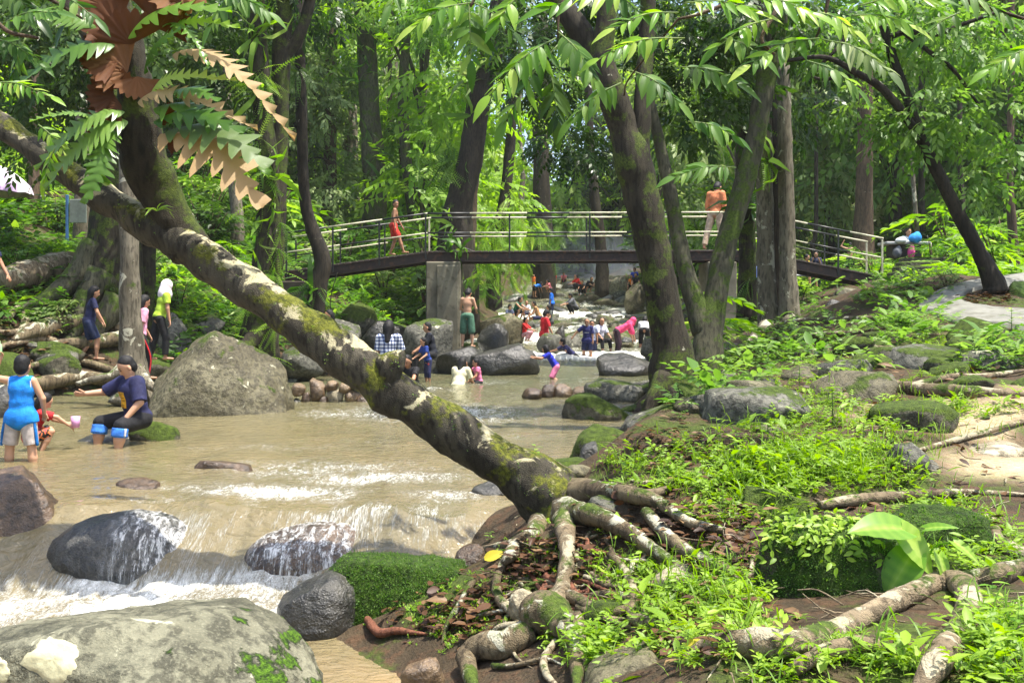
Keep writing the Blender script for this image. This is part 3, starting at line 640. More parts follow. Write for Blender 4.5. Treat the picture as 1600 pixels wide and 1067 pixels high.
def make_frond(pairs=8, leaf=L1, ll=.34, lw=1., ang=62, droop=.35, taper=.5, seed=0, stem=.012, tip=True, pd=.35, base=.12):
    r_ = np.random.default_rng(seed); P = []; f = lambda t_: np.array([t_, 0, .25 * t_ - (droop + .25) * t_ * t_])
    for k in range(pairs):
        t_ = base + (.97 - base) * k / (pairs - 1) if pairs > 1 else .5; env = (1 - taper * abs(2 * t_ - .9) ** 1.6)
        for s in (-1, 1):
            a = math.radians(ang - 18 * t_ + r_.uniform(-5, 5)) * s
            P.append(place(leaf, [f(t_)], np.array([math.cos(a), math.sin(a), -pd - .1 * r_.random()]), np.array([.1 * r_.normal(), .12 * r_.normal(), 1]), ll * env, lw))
    if tip: P.append(place(leaf, [f(.97)], f(1.) - f(.85), np.array([0, 0, 1.]), ll * .8 * (1 - taper * .6), lw))
    k = 7; ts = np.linspace(0, 1, k); C = np.array([f(x) for x in ts]); st = np.linspace(stem, stem * .3, k)
    V = np.vstack([C + np.c_[0 * st, st, 0 * st], C - np.c_[0 * st, st, 0 * st]]); Q = np.array([[i, i + 1, k + i + 1, k + i] for i in range(k - 1)]); P.append((V, Q))
    return T_join(P)
SPRIG = [make_sprig(9, seed=k) for k in range(3)]
SPRIGS = [make_sprig(7, ll=.42, seed=10 + k, droop=.7) for k in range(3)]
FROND = [make_frond(6, ll=.36, seed=k, droop=.5) for k in range(3)]
FERN = [make_frond(13, ll=.25, lw=.55, taper=.75, ang=75, droop=.8, seed=5 + k, pd=.15, base=.06) for k in range(3)]
FERNF = [make_frond(20, ll=.17, lw=.5, taper=.8, ang=78, droop=.55, seed=15 + k, pd=.1, base=.05) for k in range(2)]
HANG = [make_frond(16, ll=.09, lw=.7, taper=.4, ang=80, droop=.1, seed=25 + k, pd=.1, base=.03) for k in range(2)]
BLADE = (np.array([[0, -.022, 0], [0, .022, 0], [.4, -.028, .10], [.4, .028, .10], [.75, -.018, .06], [.75, .018, .06], [1, 0, -.1]]), np.array([[0, 2, 3, 1], [2, 4, 5, 3], [4, 6, 5, 5]]))
STRAP = (np.array([[0, -.03, 0], [0, .03, 0], [.3, -.065, .16], [.3, .065, .16], [.65, -.06, .1], [.65, .06, .1], [1, 0, -.22]]), np.array([[0, 2, 3, 1], [2, 4, 5, 3], [4, 6, 5, 5]]))

def rdir(n, up=0.): 
    d = rng.normal(size=(n, 3)); d /= np.linalg.norm(d, axis=1)[:, None]; d[:, 2] += up; return d / np.linalg.norm(d, axis=1)[:, None]
def clump(mb, c, R3, n, T, size, att=None, droop=.35, mi=0, shell=.5):
    """a leafy mass: sprigs spread through an ellipsoid, thicker towards its outside"""
    d = rdir(n); r = (shell + (1 - shell) * rng.random(n)) ** .8; R3 = np.array(R3 if hasattr(R3, '__len__') else (R3,) * 3, float)
    r *= 1 + .25 * vn(d * 2.2 + np.array(c), 3); P = np.array(c) + d * R3 * r[:, None]
    X = d * np.array([1, 1, .5]) + rng.normal(size=(n, 3)) * .45; X[:, 2] -= droop
    Z = np.tile([0, 0, 1.], (n, 1)) + rng.normal(size=(n, 3)) * .35
    for k, Tk in enumerate(T):
        s = slice(k, None, len(T)); m = len(P[s])
        if m: scat(mb, Tk, P[s], X[s], Z[s], size * rng.uniform(.7, 1.25, m), mi, (rng.random(m) * .75 + .25 * rng.random()) if att is None else att * .6 + .4 * rng.random(m))

# ------------------------------------------------------------------ the leaning forked tree and its roots
def px_tube(mb, pts, mat_i=0, sides=12, n=5, bump=.10, seed=0, flute=0, gr=False, lift=.35, att=.5):
    P, W = [], []
    for p in pts:
        if gr:
            g = ground(p[0], p[1]); r = p[2] / F * g.y * .5; D = g.y - r * 1.9 - .03; q = at(p[0], p[1], D); 
            P.append(q[:]); W.append(p[2] / F * D * .5)
        else:
            P.append(at(p[0], p[1], p[2])[:]); W.append(p[3] / F * p[2] * .5)
    if gr: W[-1] *= .35; P[-1] = (P[-1][0], P[-1][1], P[-1][2] - .02)
    tube(mb, P, W, sides, n, bump, 2.5, seed, mat_i, flute, att=att); return P
base = at(868, 800, 7.0)
LEAN = thing('leaning_tree', 'big mossy tree trunk leaning across the river to the upper left with a forked stem', 'tree', base)
m = MB(); px_tube(m, [(-90, 130, 8.1, 36), (0, 195, 7.95, 38), (100, 267, 7.7, 42), (200, 333, 7.5, 50), (275, 372, 7.4, 64), (330, 412, 7.3, 60), (440, 487, 7.2, 62), (545, 562, 7.1, 68), (600, 602, 7.08, 74), (645, 632, 7.05, 70), (750, 702, 7, 74), (815, 742, 6.98, 84), (860, 782, 6.95, 104), (885, 830, 6.9, 120), (905, 880, 6.9, 120)], sides=36, n=16, bump=.17, seed=3)
px_tube(m, [(600, 596, 7.05, 60), (612, 572, 6.98, 44), (624, 556, 6.96, 30), (629, 550, 6.95, 14)], sides=16, n=5, bump=.35, seed=9)
LEAN_T = m.build('trunk', BARK['lean'], LEAN)
m = MB(); px_tube(m, [(300, 395, 7.35, 66), (272, 345, 7.38, 62), (250, 300, 7.36, 66), (228, 252, 7.32, 72), (215, 200, 7.28, 70), (212, 150, 7.25, 58), (202, 100, 7.22, 56), (190, 50, 7.2, 52), (178, 0, 7.2, 50), (160, -90, 7.2, 46)], sides=20, n=9, bump=.13, seed=4)
px_tube(m, [(215, 215, 7.28, 40), (178, 130, 7.5, 26), (140, 60, 7.6, 22), (105, 0, 7.7, 22), (80, -60, 7.8, 20)], sides=10, bump=.12, seed=5)
m.build('stem', BARK['moss'], LEAN)
ROOTS = [ # photo-space courses of the roots; they hug the bank
 ('rootdark', [(870, 775, 60), (930, 768, 40), (1000, 775, 26), (1040, 792, 20), (1075, 815, 16), (1120, 826, 14), (1180, 834, 10)]),
 ('root', [(1000, 775, 20), (1040, 765, 12), (1070, 740, 9), (1110, 735, 7)]),
 ('rootdark', [(880, 800, 50), (930, 806, 32), (980, 830, 26), (1020, 858, 22), (1060, 885, 17), (1100, 900, 12)]),
 ('rootdark', [(1010, 800, 20), (1045, 840, 22), (1090, 870, 20), (1140, 895, 18), (1160, 915, 12)]),
 ('root', [(880, 810, 40), (886, 850, 27), (884, 890, 25), (876, 925, 27), (860, 950, 40), (830, 955, 30), (800, 950, 24)]),
 ('rootdark', [(830, 960, 60), (856, 956, 66), (880, 975, 48), (896, 1000, 26), (902, 1040, 24), (900, 1090, 20)]),
 ('rootdark', [(830, 985, 44), (790, 1005, 48), (750, 1012, 40), (730, 1030, 34), (745, 1085, 36)]),
 ('root', [(790, 870, 10), (776, 905, 14), (780, 935, 16), (800, 955, 16), (812, 975, 13), (780, 980, 12), (762, 995, 9)]),
 ('rootdark', [(875, 925, 20), (900, 935, 22), (925, 950, 20), (960, 955, 15), (985, 945, 14), (970, 930, 12), (930, 930, 12), (905, 945, 10)]),
 ('root', [(905, 950, 16), (940, 965, 12), (980, 960, 10)]),
 ('root', [(955, 865, 14), (975, 890, 14), (990, 925, 16), (985, 955, 14), (1000, 970, 22), (1060, 975, 16), (1080, 965, 10)]),
 ('root', [(900, 965, 24), (908, 1000, 22), (905, 1025, 22), (930, 1060, 14)]),
 ('root', [(880, 995, 10), (915, 1020, 11), (960, 1020, 11), (1000, 1005, 12), (1035, 1008, 10)]),
 ('root', [(870, 1000, 12), (850, 1030, 13), (858, 1060, 12), (900, 1085, 14)]),
 ('root', [(915, 1080, 16), (925, 1050, 12), (890, 1010, 10), (870, 985, 8)]),
 ('rootdark', [(770, 1040, 10), (800, 1040, 8), (850, 1030, 8), (880, 1032, 7)]),
 ('rootred', [(556, 947, 12), (574, 968, 13), (592, 988, 15), (620, 985, 12), (668, 985, 10)]),
 ('root', [(1120, 880, 8), (1165, 905, 8), (1175, 870, 7), (1150, 930, 6)]),
 ('root', [(960, 770, 14), (1010, 755, 10), (1060, 752, 8), (1100, 745, 7)]),
 ('root', [(1060, 890, 8), (1105, 870, 7), (1130, 845, 6), (1180, 850, 6)]),
 ('rootdark', [(845, 800, 30), (835, 835, 34), (812, 850, 30), (795, 870, 20), (780, 880, 12)]),
 ('rootdark', [(725, 875, 10), (760, 860, 14), (800, 850, 16), (830, 840, 16)]),
 ('root', [(905, 880, 8), (930, 900, 7), (960, 915, 7), (985, 900, 6)]),
 ('rootdark', [(740, 905, 12), (720, 940, 10), (700, 975, 9), (690, 1000, 7)]),
]
for k, (mt, pts) in enumerate(ROOTS):
    m = MB(); px_tube(m, pts, sides=10, n=6, bump=.16, seed=50 + k, gr=True); m.build('root', BARK[mt], LEAN)
r_ = random.Random(3)
for k in range(34):
    x, y = r_.uniform(800, 1010), r_.uniform(830, 960); a = r_.uniform(-.2, 2.9); w_ = r_.uniform(5, 11); pts = []
    for j in range(r_.randrange(4, 7)): pts.append((x, y, w_ * (1 - .11 * j))); a += r_.gauss(0, .65); x += 34 * math.cos(a); y += 24 * math.sin(a) + 5
    if min(p[0] for p in pts) < 700: continue
    m = MB(); px_tube(m, pts, sides=7, n=5, bump=.2, seed=90 + k, gr=True); m.build('root', BARK[r_.choice(['root', 'rootdark', 'rootdark', 'rootred'])], LEAN)
def lone_root(pts, mt, label, sides=12, n=7, name='root', cat='root', group=None):
    m = MB(); P = px_tube(m, pts, sides=sides, n=n, bump=.13, seed=int(pts[0][0]), gr=True); o = m.build('surface_root', BARK[mt], None, org=P[0]); tag(o, label, cat, group); return o
lone_root([(1070, 1030, 18), (1110, 1012, 38), (1180, 1005, 48), (1250, 1002, 42), (1320, 978, 36), (1400, 938, 34), (1465, 912, 34), (1500, 912, 40), (1515, 940, 40), (1500, 985, 40), (1468, 1030, 46), (1425, 1085, 50)], 'root', 'thick pale root bending like an elbow at the bottom right corner')
lone_root([(1465, 915, 30), (1520, 905, 30), (1570, 895, 34), (1640, 860, 34)], 'rootdark', 'dark root running right from the elbow root')
lone_root([(1515, 806, 14), (1548, 815, 20), (1558, 840, 18), (1590, 865, 30), (1640, 880, 36), (1600, 890, 30), (1540, 890, 20)], 'root', 'looped pale root at the right edge beside broad leaves')
lone_root([(1240, 1045, 22), (1290, 1018, 26), (1350, 1005, 26), (1410, 1008, 22)], 'root', 'short pale root below the elbow root beside small ferns')
lone_root([(1310, 625, 12), (1345, 612, 20), (1400, 606, 22), (1460, 610, 22), (1520, 612, 20), (1620, 614, 20)], 'root', 'long pale root lying level above the bright plants')
lone_root([(1430, 600, 8), (1480, 590, 12), (1540, 588, 10), (1620, 572, 10)], 'root', 'thin pale root above the long level root')
lone_root([(1195, 520, 18), (1240, 505, 14), (1310, 500, 12), (1380, 498, 9), (1410, 496, 6)], 'rootdark', 'upper brown root spreading from the twin trunks to the right')
lone_root([(1260, 555, 16), (1310, 542, 13), (1360, 535, 12), (1440, 525, 10), (1510, 520, 7)], 'rootdark', 'long brown root on the slope below the bridge end')
lone_root([(1265, 558, 14), (1330, 540, 11), (1380, 546, 12), (1440, 548, 12), (1480, 540, 8)], 'rootdark', 'brown root crossing the middle of the right slope')
lone_root([(1230, 505, 12), (1250, 520, 14), (1268, 545, 10), (1282, 560, 6)], 'rootdark', 'short root curling down in front of the twin trunks')
lone_root([(1280, 790, 14), (1340, 780, 18), (1420, 775, 18), (1500, 770, 14), (1620, 768, 14)], 'root', 'pale root along the lower edge of the sandy patch')
lone_root([(1380, 720, 9), (1450, 700, 9), (1520, 680, 10), (1620, 650, 12)], 'root', 'thin pale root crossing the ground above the sandy patch')
lone_root([(1180, 535, 8), (1260, 525, 9), (1330, 520, 8), (1420, 512, 7), (1500, 515, 6)], 'rootdark', 'thin dark root between the two long slope roots')
lone_root([(1100, 900, 8), (1115, 935, 8), (1140, 925, 10), (1190, 905, 8)], 'root', 'small pale root forking under dead leaves', n=6)
for k, (pts, mt, lb) in enumerate([
    ([(-20, 620, 26), (60, 600, 24), (130, 590, 20), (190, 600, 20), (220, 620, 14)], 'rootdark', 'mossy root just above the pool behind the boy in blue'),
    ([(60, 540, 10), (130, 535, 20), (200, 525, 26), (150, 500, 26), (60, 515, 30), (20, 530, 20)], 'rootdark', 'thick mossy log like root under the long haired girl'),
    ([(-10, 545, 10), (30, 535, 12), (70, 530, 12), (110, 540, 10), (125, 545, 8)], 'root', 'thin pale root on the left bank'),
    ([(0, 440, 40), (40, 430, 44), (100, 415, 44), (140, 395, 30)], 'root', 'fallen pale trunk lying on the left bank'),
    ([(10, 500, 12), (30, 480, 10), (40, 500, 14), (30, 520, 14), (-10, 515, 12)], 'root', 'ring shaped root under the bare foot at the left edge'),
    ([(100, 560, 8), (150, 570, 12), (200, 590, 14), (230, 610, 10)], 'rootdark', 'dark root beside the lichened trunk foot'),
    ([(20, 580, 10), (90, 565, 12), (120, 580, 10), (170, 600, 8)], 'rootdark', 'tangled root above the squatting girl in red')]):
    lone_root(pts, mt, lb, sides=10, n=5)

# ------------------------------------------------------------------ trees that the photo shows one by one
def tree(name, label, cat, stems, mat, crowns=(), cmat='mid', T=None, size=.5, group=None, roots=(), rmat=None, vines=0, seed=0, sides=12, dens=1., mats={}):
    b = stems[0][-1]; base = at(b[0], b[1], b[2]); o = thing(name, label, cat, base, group)
    for k, s in enumerate(stems):
        m = MB(); px_tube(m, s, sides=sides, n=6, bump=.10, seed=seed * 7 + k, flute=.0); m.build('trunk' if k == 0 else 'stem', BARK[mats.get(k, mat)], o)
    for k, s in enumerate(roots):
        m = MB(); px_tube(m, s, sides=8, n=5, bump=.15, seed=seed * 9 + k); m.build('root', BARK[rmat or mat], o)
    if crowns:
        m = MB()
        for (px, py, D, R_) in crowns:
            c = at(px, py, D); n = int(46 * dens * (R_ / size) ** 1.6); clump(m, c, (R_, R_, R_ * .7), n, T or SPRIG, size)
        m.build('crown', LEAF[cmat], o)
    if vines:
        m = MB(); st = stems[0]
        for k in range(vines):
            i = rng.integers(0, len(st) - 1); f_ = rng.random(); a, b_ = st[i], st[i + 1]; q = [a[j] + (b_[j] - a[j]) * f_ for j in range(4)]
            c = at(q[0] + rng.uniform(-.5, .5) * q[3], q[1], q[2] - q[3] / F * q[2] * .4); n = 9
            X = rdir(n, -.2); X[:, 1] = -abs(X[:, 1]) * .6; scat(m, HANG[k % 2] if k % 3 else STRAP, np.tile(c, (n, 1)), X * .7 + np.array([0, 0, -.5 if k % 3 else .2]), rdir(n, .6), rng.uniform(.35, .8, n) * min(1.4, q[2] / 18))
        m.build('climbing_fern', LEAF['bright' if seed % 2 else 'mid'], o)
    return o
tree('lichened_tree', 'straight pale lichened trunk with broken top beside the girl in pink', 'tree', [[(196, 226, 16.8, 22), (199, 280, 16.8, 26), (202, 380, 16.8, 29), (203, 470, 16.8, 32), (206, 540, 16.8, 38), (208, 590, 16.8, 52), (210, 625, 16.8, 80)]], 'pale', seed=1,
     roots=[[(205, 560, 16.7, 26), (180, 585, 16.5, 18), (150, 592, 16.4, 12), (120, 600, 16.4, 8)], [(210, 575, 16.7, 26), (232, 600, 16.5, 16), (250, 612, 16.4, 8)]])
tree('buttress_tree', 'huge dark tree with spreading buttress roots behind the girls on the left bank', 'tree', [[(175, -60, 21.5, 60), (178, 200, 21.5, 62), (180, 330, 21.5, 75), (178, 420, 21.5, 90), (172, 500, 21.5, 110), (165, 560, 21.5, 130)], [(228, 330, 22, 30), (226, 420, 22, 34), (218, 500, 22, 40), (210, 560, 22, 50)]], 'moss', seed=2, sides=18,
     roots=[[(150, 380, 21.2, 46), (120, 430, 21, 40), (80, 462, 20.4, 26), (30, 490, 19.8, 18)], [(160, 430, 21, 50), (130, 480, 20.6, 36), (110, 530, 20, 24), (90, 560, 19.5, 14)], [(185, 470, 20.9, 50), (150, 520, 20.5, 30), (140, 570, 20, 20)]], rmat='grey',
     crowns=[(150, 60, 21, 1.6), (250, 30, 21, 1.4), (60, 100, 21.5, 1.5), (330, 110, 22, 1.2), (100, 200, 22, 1.3), (30, 20, 21, 1.5)], cmat='dark', size=.55)
tree('vine_clad_tree', 'tall dark double trunk hung with climbing ferns left of the bridge', 'tree', [[(398, -60, 21, 26), (402, 60, 21, 30), (412, 180, 21, 32), (420, 300, 21, 36), (418, 400, 21, 42), (410, 480, 21, 50), (402, 560, 21, 78)], [(448, -60, 21.4, 22), (440, 80, 21.4, 30), (438, 200, 21.4, 26), (434, 330, 21.3, 26), (428, 420, 21.2, 30)], [(440, 90, 21.4, 24), (470, 50, 21.4, 18), (490, -20, 21.4, 16)]], 'moss', seed=3, vines=30, sides=14,
     crowns=[(430, -40, 21.6, .9), (350, 20, 23, 1.0), (330, 190, 23.5, .8), (490, 10, 23, .8)], cmat='dark', size=.5,
     roots=[[(405, 520, 20.8, 36), (385, 545, 20.4, 24), (360, 570, 20.2, 12)]])
tree('slender_dark_tree', 'slim dark crooked trunk in front of the left bridge end', 'tree', [[(466, -60, 24, 16), (468, 60, 24, 17), (472, 200, 24, 18), (474, 280, 24, 17), (482, 340, 24, 20), (503, 400, 24, 26), (500, 440, 24, 28), (488, 500, 24, 34), (484, 560, 24, 44)]], 'dark', seed=4, vines=6)
tree('leaning_mid_tree', 'dark trunk leaning right behind the bridge with a clump of ferns near its top', 'tree', [[(790, -60, 31, 24), (770, 60, 31, 28), (750, 150, 31, 36), (738, 230, 31, 38), (722, 300, 31, 42), (714, 340, 31, 48), (712, 400, 31, 60), (718, 520, 31, 70)], [(762, 120, 31, 22), (778, 90, 31, 18), (800, 40, 31, 14)]], 'dark', seed=5, vines=5,
     crowns=[(760, 20, 31, 1.2), (690, 30, 32, 1.2)], cmat='mid', size=.6)
tree('brown_straight_tree', 'slim brown trunk close behind the leaning dark trunk', 'tree', [[(742, 180, 33, 18), (738, 260, 33, 22), (732, 340, 33, 26), (728, 420, 33, 28), (728, 500, 33, 32)]], 'brown', seed=6)
tree('forked_tree', 'big dark mossy forked tree rising from the right water edge', 'tree',
     [[(948, -60, 13.5, 28), (947, 30, 13.5, 30), (942, 90, 13.5, 38), (954, 140, 13.5, 42), (974, 200, 13.6, 48), (990, 255, 13.6, 58), (1005, 320, 13.6, 56), (1018, 380, 13.6, 53), (1031, 440, 13.6, 53), (1043, 510, 13.6, 57), (1050, 560, 13.6, 68), (1055, 610, 13.6, 90), (1058, 650, 13.6, 108)],
      [(850, -60, 13.8, 32), (872, 0, 13.8, 36), (900, 40, 13.7, 36), (928, 80, 13.6, 34), (948, 125, 13.5, 30)],
      [(1012, -60, 13.8, 24), (1012, 50, 13.8, 25), (1006, 120, 13.7, 25), (1003, 190, 13.6, 28), (1001, 250, 13.6, 30), (1002, 300, 13.6, 28)]], 'moss', seed=7, sides=18,
     roots=[[(1040, 590, 13.4, 40), (1022, 625, 13.2, 26), (1012, 645, 13.1, 14)], [(1070, 600, 13.4, 40), (1095, 640, 13.2, 26), (1110, 660, 13.1, 16)], [(1055, 610, 13.3, 36), (1050, 650, 13.1, 22), (1045, 670, 13.0, 14)]],
     crowns=[(880, 0, 15.2, .7), (980, -10, 15.4, .7), (820, 60, 15, .6), (850, 130, 15, .5), (890, 220, 15.4, .5), (1050, 60, 15.4, .7)], cmat='dark', size=.38, T=FROND)
tree('brown_stemmed_tree', 'slanting brown grey trunk in front of the bridge just right of the big forked tree', 'tree',
     [[(1222, -60, 14.8, 34), (1214, 30, 14.8, 34), (1198, 120, 14.8, 32), (1184, 200, 14.8, 30), (1168, 270, 14.8, 31), (1146, 340, 14.8, 33), (1130, 400, 14.7, 35), (1119, 460, 14.6, 37), (1108, 520, 14.5, 44), (1104, 590, 14.4, 56), (1102, 640, 14.4, 76)],
      [(1012, 140, 14.9, 12), (1034, 240, 14.9, 19), (1047, 300, 14.8, 22), (1058, 360, 14.8, 24), (1070, 420, 14.7, 27), (1086, 470, 14.6, 34), (1100, 520, 14.5, 38)]], 'grey', seed=8, sides=16,
     crowns=[(1190, 30, 15, .8), (1120, 20, 15.4, .8), (1110, 130, 16, .8), (1080, 190, 16, .6)], cmat='dark', size=.42)
tree('twin_trunk_tree', 'twin pale brown trunks with a dark hollow between them on the right bank', 'tree',
     [[(1192, 60, 17.2, 24), (1193, 200, 17.2, 26), (1195, 320, 17.2, 26), (1197, 420, 17.2, 28), (1201, 500, 17.2, 36), (1204, 540, 17.2, 52)],
      [(1224, 100, 17, 20), (1226, 200, 17, 22), (1229, 320, 17, 24), (1231, 420, 17, 27), (1233, 490, 17, 34), (1236, 530, 17, 48)],
      [(1180, -60, 17.6, 34), (1186, 60, 17.6, 32), (1200, 160, 17.6, 28), (1210, 260, 17.7, 24), (1213, 420, 17.7, 24), (1216, 520, 17.7, 28)]], 'pale', seed=9, sides=14, mats={2: 'dark'},  # back stem coloured dark, standing in for the shade in the hollow
     roots=[[(1232, 500, 16.8, 26), (1262, 530, 16.3, 16), (1300, 545, 15.9, 10)], [(1200, 510, 16.9, 26), (1170, 540, 16.4, 16), (1150, 560, 16.1, 10)]],
     crowns=[(1250, 60, 18, .9), (1150, 80, 18, .9), (1240, 160, 18.5, .7)], cmat='dark', size=.45, vines=3)
tree('mossy_slim_tree', 'slim mossy trunk between the slanting trunk and the twin trunks', 'tree', [[(1160, 150, 19, 20), (1162, 250, 19, 24), (1166, 340, 19, 26), (1168, 420, 19, 28), (1166, 500, 19, 34)]], 'moss', seed=10, vines=5)
tree('crooked_right_tree', 'thin dark tree leaning left beside the concrete path with spreading bare limbs', 'tree',
     [[(1380, 40, 14.6, 14), (1398, 100, 14.6, 15), (1420, 160, 14.6, 16), (1440, 220, 14.6, 18), (1468, 275, 14.6, 20), (1500, 340, 14.6, 22), (1530, 395, 14.6, 24), (1552, 440, 14.6, 34), (1556, 455, 14.6, 42)],
      [(1230, 95, 14.2, 6), (1290, 90, 14.2, 8), (1340, 115, 14.3, 11), (1380, 140, 14.4, 13), (1420, 190, 14.5, 14), (1452, 240, 14.6, 15)],
      [(1556, 20, 14.2, 5), (1500, 40, 14.3, 7), (1460, 55, 14.4, 8), (1420, 50, 14.5, 9), (1385, 60, 14.6, 9)],
      [(1540, 180, 14.4, 4), (1490, 110, 14.4, 6), (1450, 80, 14.5, 7), (1410, 50, 14.5, 8)],
      [(1300, 20, 14.4, 5), (1320, 60, 14.4, 6), (1270, 120, 14.3, 5), (1350, 118, 14.4, 8)]], 'dark', seed=11, sides=9,
     crowns=[(1400, 40, 14.8, .75), (1490, 60, 14.6, .8), (1560, 60, 14.8, .8), (1470, 170, 14.4, .6), (1560, 190, 14.8, .65), (1310, 60, 15, .7), (1520, 290, 14.9, .4), (1420, 210, 15, .5), (1590, 270, 15, .6), (1350, 160, 15.2, .45)], cmat='mid', size=.36, T=SPRIGS, dens=.62)
tree('far_brown_tree', 'straight brown trunk behind the right bridge ramp', 'tree', [[(1352, 60, 33, 22), (1352, 200, 33, 24), (1350, 300, 33, 27), (1348, 380, 33, 34), (1348, 420, 33, 50)]], 'brown', seed=12)
tree('white_barked_sapling', 'thin white barked trunk near the picnic group at the right', 'tree', [[(1425, 250, 29, 6), (1428, 300, 29, 7), (1432, 350, 29, 8), (1434, 408, 29, 9)]], 'pale', seed=13, sides=8)
tree('pale_far_tree', 'tall pale grey trunk upper left of the bridge', 'tree', [[(538, -60, 44, 18), (544, 60, 44, 20), (548, 180, 44, 20), (550, 300, 44, 24), (550, 380, 44, 30)]], 'pale', seed=14)
tree('far_red_brown_tree', 'brown trunk left of the tall pale grey trunk', 'tree', [[(518, -60, 40, 18), (517, 100, 40, 19), (516, 220, 40, 20), (514, 340, 40, 26)]], 'brown', seed=15)
tree('vine_wrapped_tree', 'dark trunk wrapped in hanging vines right of the pale grey trunk', 'tree', [[(560, -60, 38, 26), (572, 60, 38, 30), (578, 180, 38, 32), (584, 260, 38, 34), (586, 360, 38, 38)]], 'grey', seed=16, vines=8)
for k, (x0, y0, x1, y1, D, w, mt, lb) in enumerate([(660, 180, 676, 360, 42, 10, 'dark', 'thin dark trunk left of the leaning trunk behind the bridge'), (812, 200, 813, 330, 48, 8, 'pale', 'thin pale straight trunk above the middle of the bridge'), (800, 160, 772, 420, 38, 18, 'dark', 'dark fern draped trunk behind the middle of the bridge'), (845, 240, 850, 440, 52, 30, 'dark', 'broad dark trunk behind the bridge left of the smoke'),
    (1035, 250, 1022, 400, 40, 12, 'dark', 'thin trunk just right of the big forked trunk, far behind'), (1580, 160, 1585, 400, 26, 12, 'brown', 'brown trunk at the right edge beside red leaved plants'), (52, 240, 60, 430, 27, 22, 'brown', 'brown trunk at the left edge behind the parasol'), (40, 270, 38, 350, 31, 7, 'pale', 'thin pale post like trunk right of the parasol'), (350, 310, 347, 400, 38, 12, 'brown', 'brown trunk behind the leaning tree by the shed'), (1290, 300, 1300, 410, 40, 10, 'dark', 'thin dark trunk behind the right bridge railing'),
    (1440, 300, 1446, 400, 34, 12, 'dark', 'thin dark trunk behind the picnic table'), (1275, 350, 1275, 412, 34, 8, 'dark', 'short dark trunk beside the seated woman in navy'), (920, 170, 940, 400, 46, 16, 'dark', 'dark trunk behind the big forked tree left side'), (610, 250, 640, 330, 50, 9, 'dark', 'thin curved trunk above the boy crossing the bridge'), (1500, 250, 1496, 400, 32, 9, 'dark', 'thin trunk behind the crooked tree'), (120, 60, 128, 330, 25, 20, 'pale', 'pale trunk behind the brown fern fans'), (355, 150, 370, 330, 30, 16, 'pale', 'pale trunk behind the drooping tan fronds')]):
    tree('background_tree', lb, 'tree', [[(x0, y0 - 220, D, w * .8), (x0, y0, D, w * .85), ((x0 + x1) / 2 + 6 * math.sin(k), (y0 + y1) / 2, D, w), (x1, y1, D, w * 1.25), (x1, y1 + 60, D, w * 1.5)]], mt, seed=20 + k, sides=8)

# ------------------------------------------------------------------ forest behind: a few kinds of tree, copied one by one
def forest_proto(k, mat, T, size, rx, rz, ncl, ns, trunkh, lean=.6, tm='dark'):
    o = thing('forest_tree', 'x', 'tree'); 
    m = MB(); h = trunkh; r_ = np.random.default_rng(300 + k)
    top = np.array([lean * r_.normal(), lean * r_.normal(), h]); mid = top * .5 + np.array([.3 * r_.normal(), .3 * r_.normal(), 0])
    tube(m, [(0, 0, -1.5), (0, 0, .2), mid, top], [.34, .22, .17, .07], 8, 5, .12, 2, k)
    cs = []
    for j in range(ncl):
        a = r_.uniform(0, 6.28); z = r_.uniform(.12, 1.0); rr = rx * (1 - .45 * abs(z - .5)) * r_.uniform(.45, 1)
        c = np.array([rr * math.cos(a), rr * math.sin(a), z * rz + (h - rz) * .55 + .5]); cs.append(c)
        if j % 2 == 0: tube(m, [top * (c[2] / h * .7), (top * (c[2] / h) + c) * .5, c], [.07, .045, .02], 5, 3, .1, 2, j)
    note(o, m.build('trunk', BARK[tm], o))
    m = MB()
    for c in cs: clump(m, c, r_.uniform(.8, 1.45) * rx / 3.2, int(ns * .62), T, size, droop=.45)
    note(o, m.build('crown', LEAF[mat], o)); return o
FP = [forest_proto(0, 'mid', SPRIG, 1.0, 3.6, 11, 26, 64, 13, tm='dark'), forest_proto(1, 'bright', SPRIG, .95, 3.4, 10, 24, 60, 12, tm='grey'),
      forest_proto(2, 'olive', SPRIGS, .9, 3.8, 9, 24, 60, 12, tm='pale'), forest_proto(3, 'dark', FROND, 1.1, 3.4, 12, 24, 50, 14, tm='dark'),
      forest_proto(4, 'bright', FROND, 1.25, 3.0, 8, 18, 46, 10, tm='brown'), forest_proto(5, 'olive', SPRIG, .8, 2.6, 6, 16, 60, 7.5, tm='dark')]
KN = ['mid green tree with dense small leaves', 'bright green tree with airy crown', 'pale olive tree with fine drooping leaves', 'dark green tree with feathered leaves', 'light green tree with broad feathered leaves', 'low olive tree with fine leaves']
spots = []
r_ = random.Random(5)
def far_ok(x, y):
    return not (float(XL(y)) - 1.8 < x < float(XR(y)) + 1.6 and y < 72)
while len(spots) < 76:
    y = r_.uniform(40, 84) if len(spots) > 30 else r_.uniform(37, 50); x = r_.uniform(-.62 * y - 2, .62 * y + 2)
    if far_ok(x, y) and all((x - a) ** 2 + (y - b) ** 2 > 6.5 for a, b in spots): spots.append((x, y))
used = set()
def where_(x, y):
    px = 800 + x / y * F
    side = 'far left' if px < 330 else 'left' if px < 640 else 'middle' if px < 960 else 'right' if px < 1300 else 'far right'
    dist = 'just behind the bridge' if y < 40 else 'behind the bridge on the slope' if y < 55 else 'deep in the forest' if y < 70 else 'at the back of the forest'
    return f'{dist}, {side}'
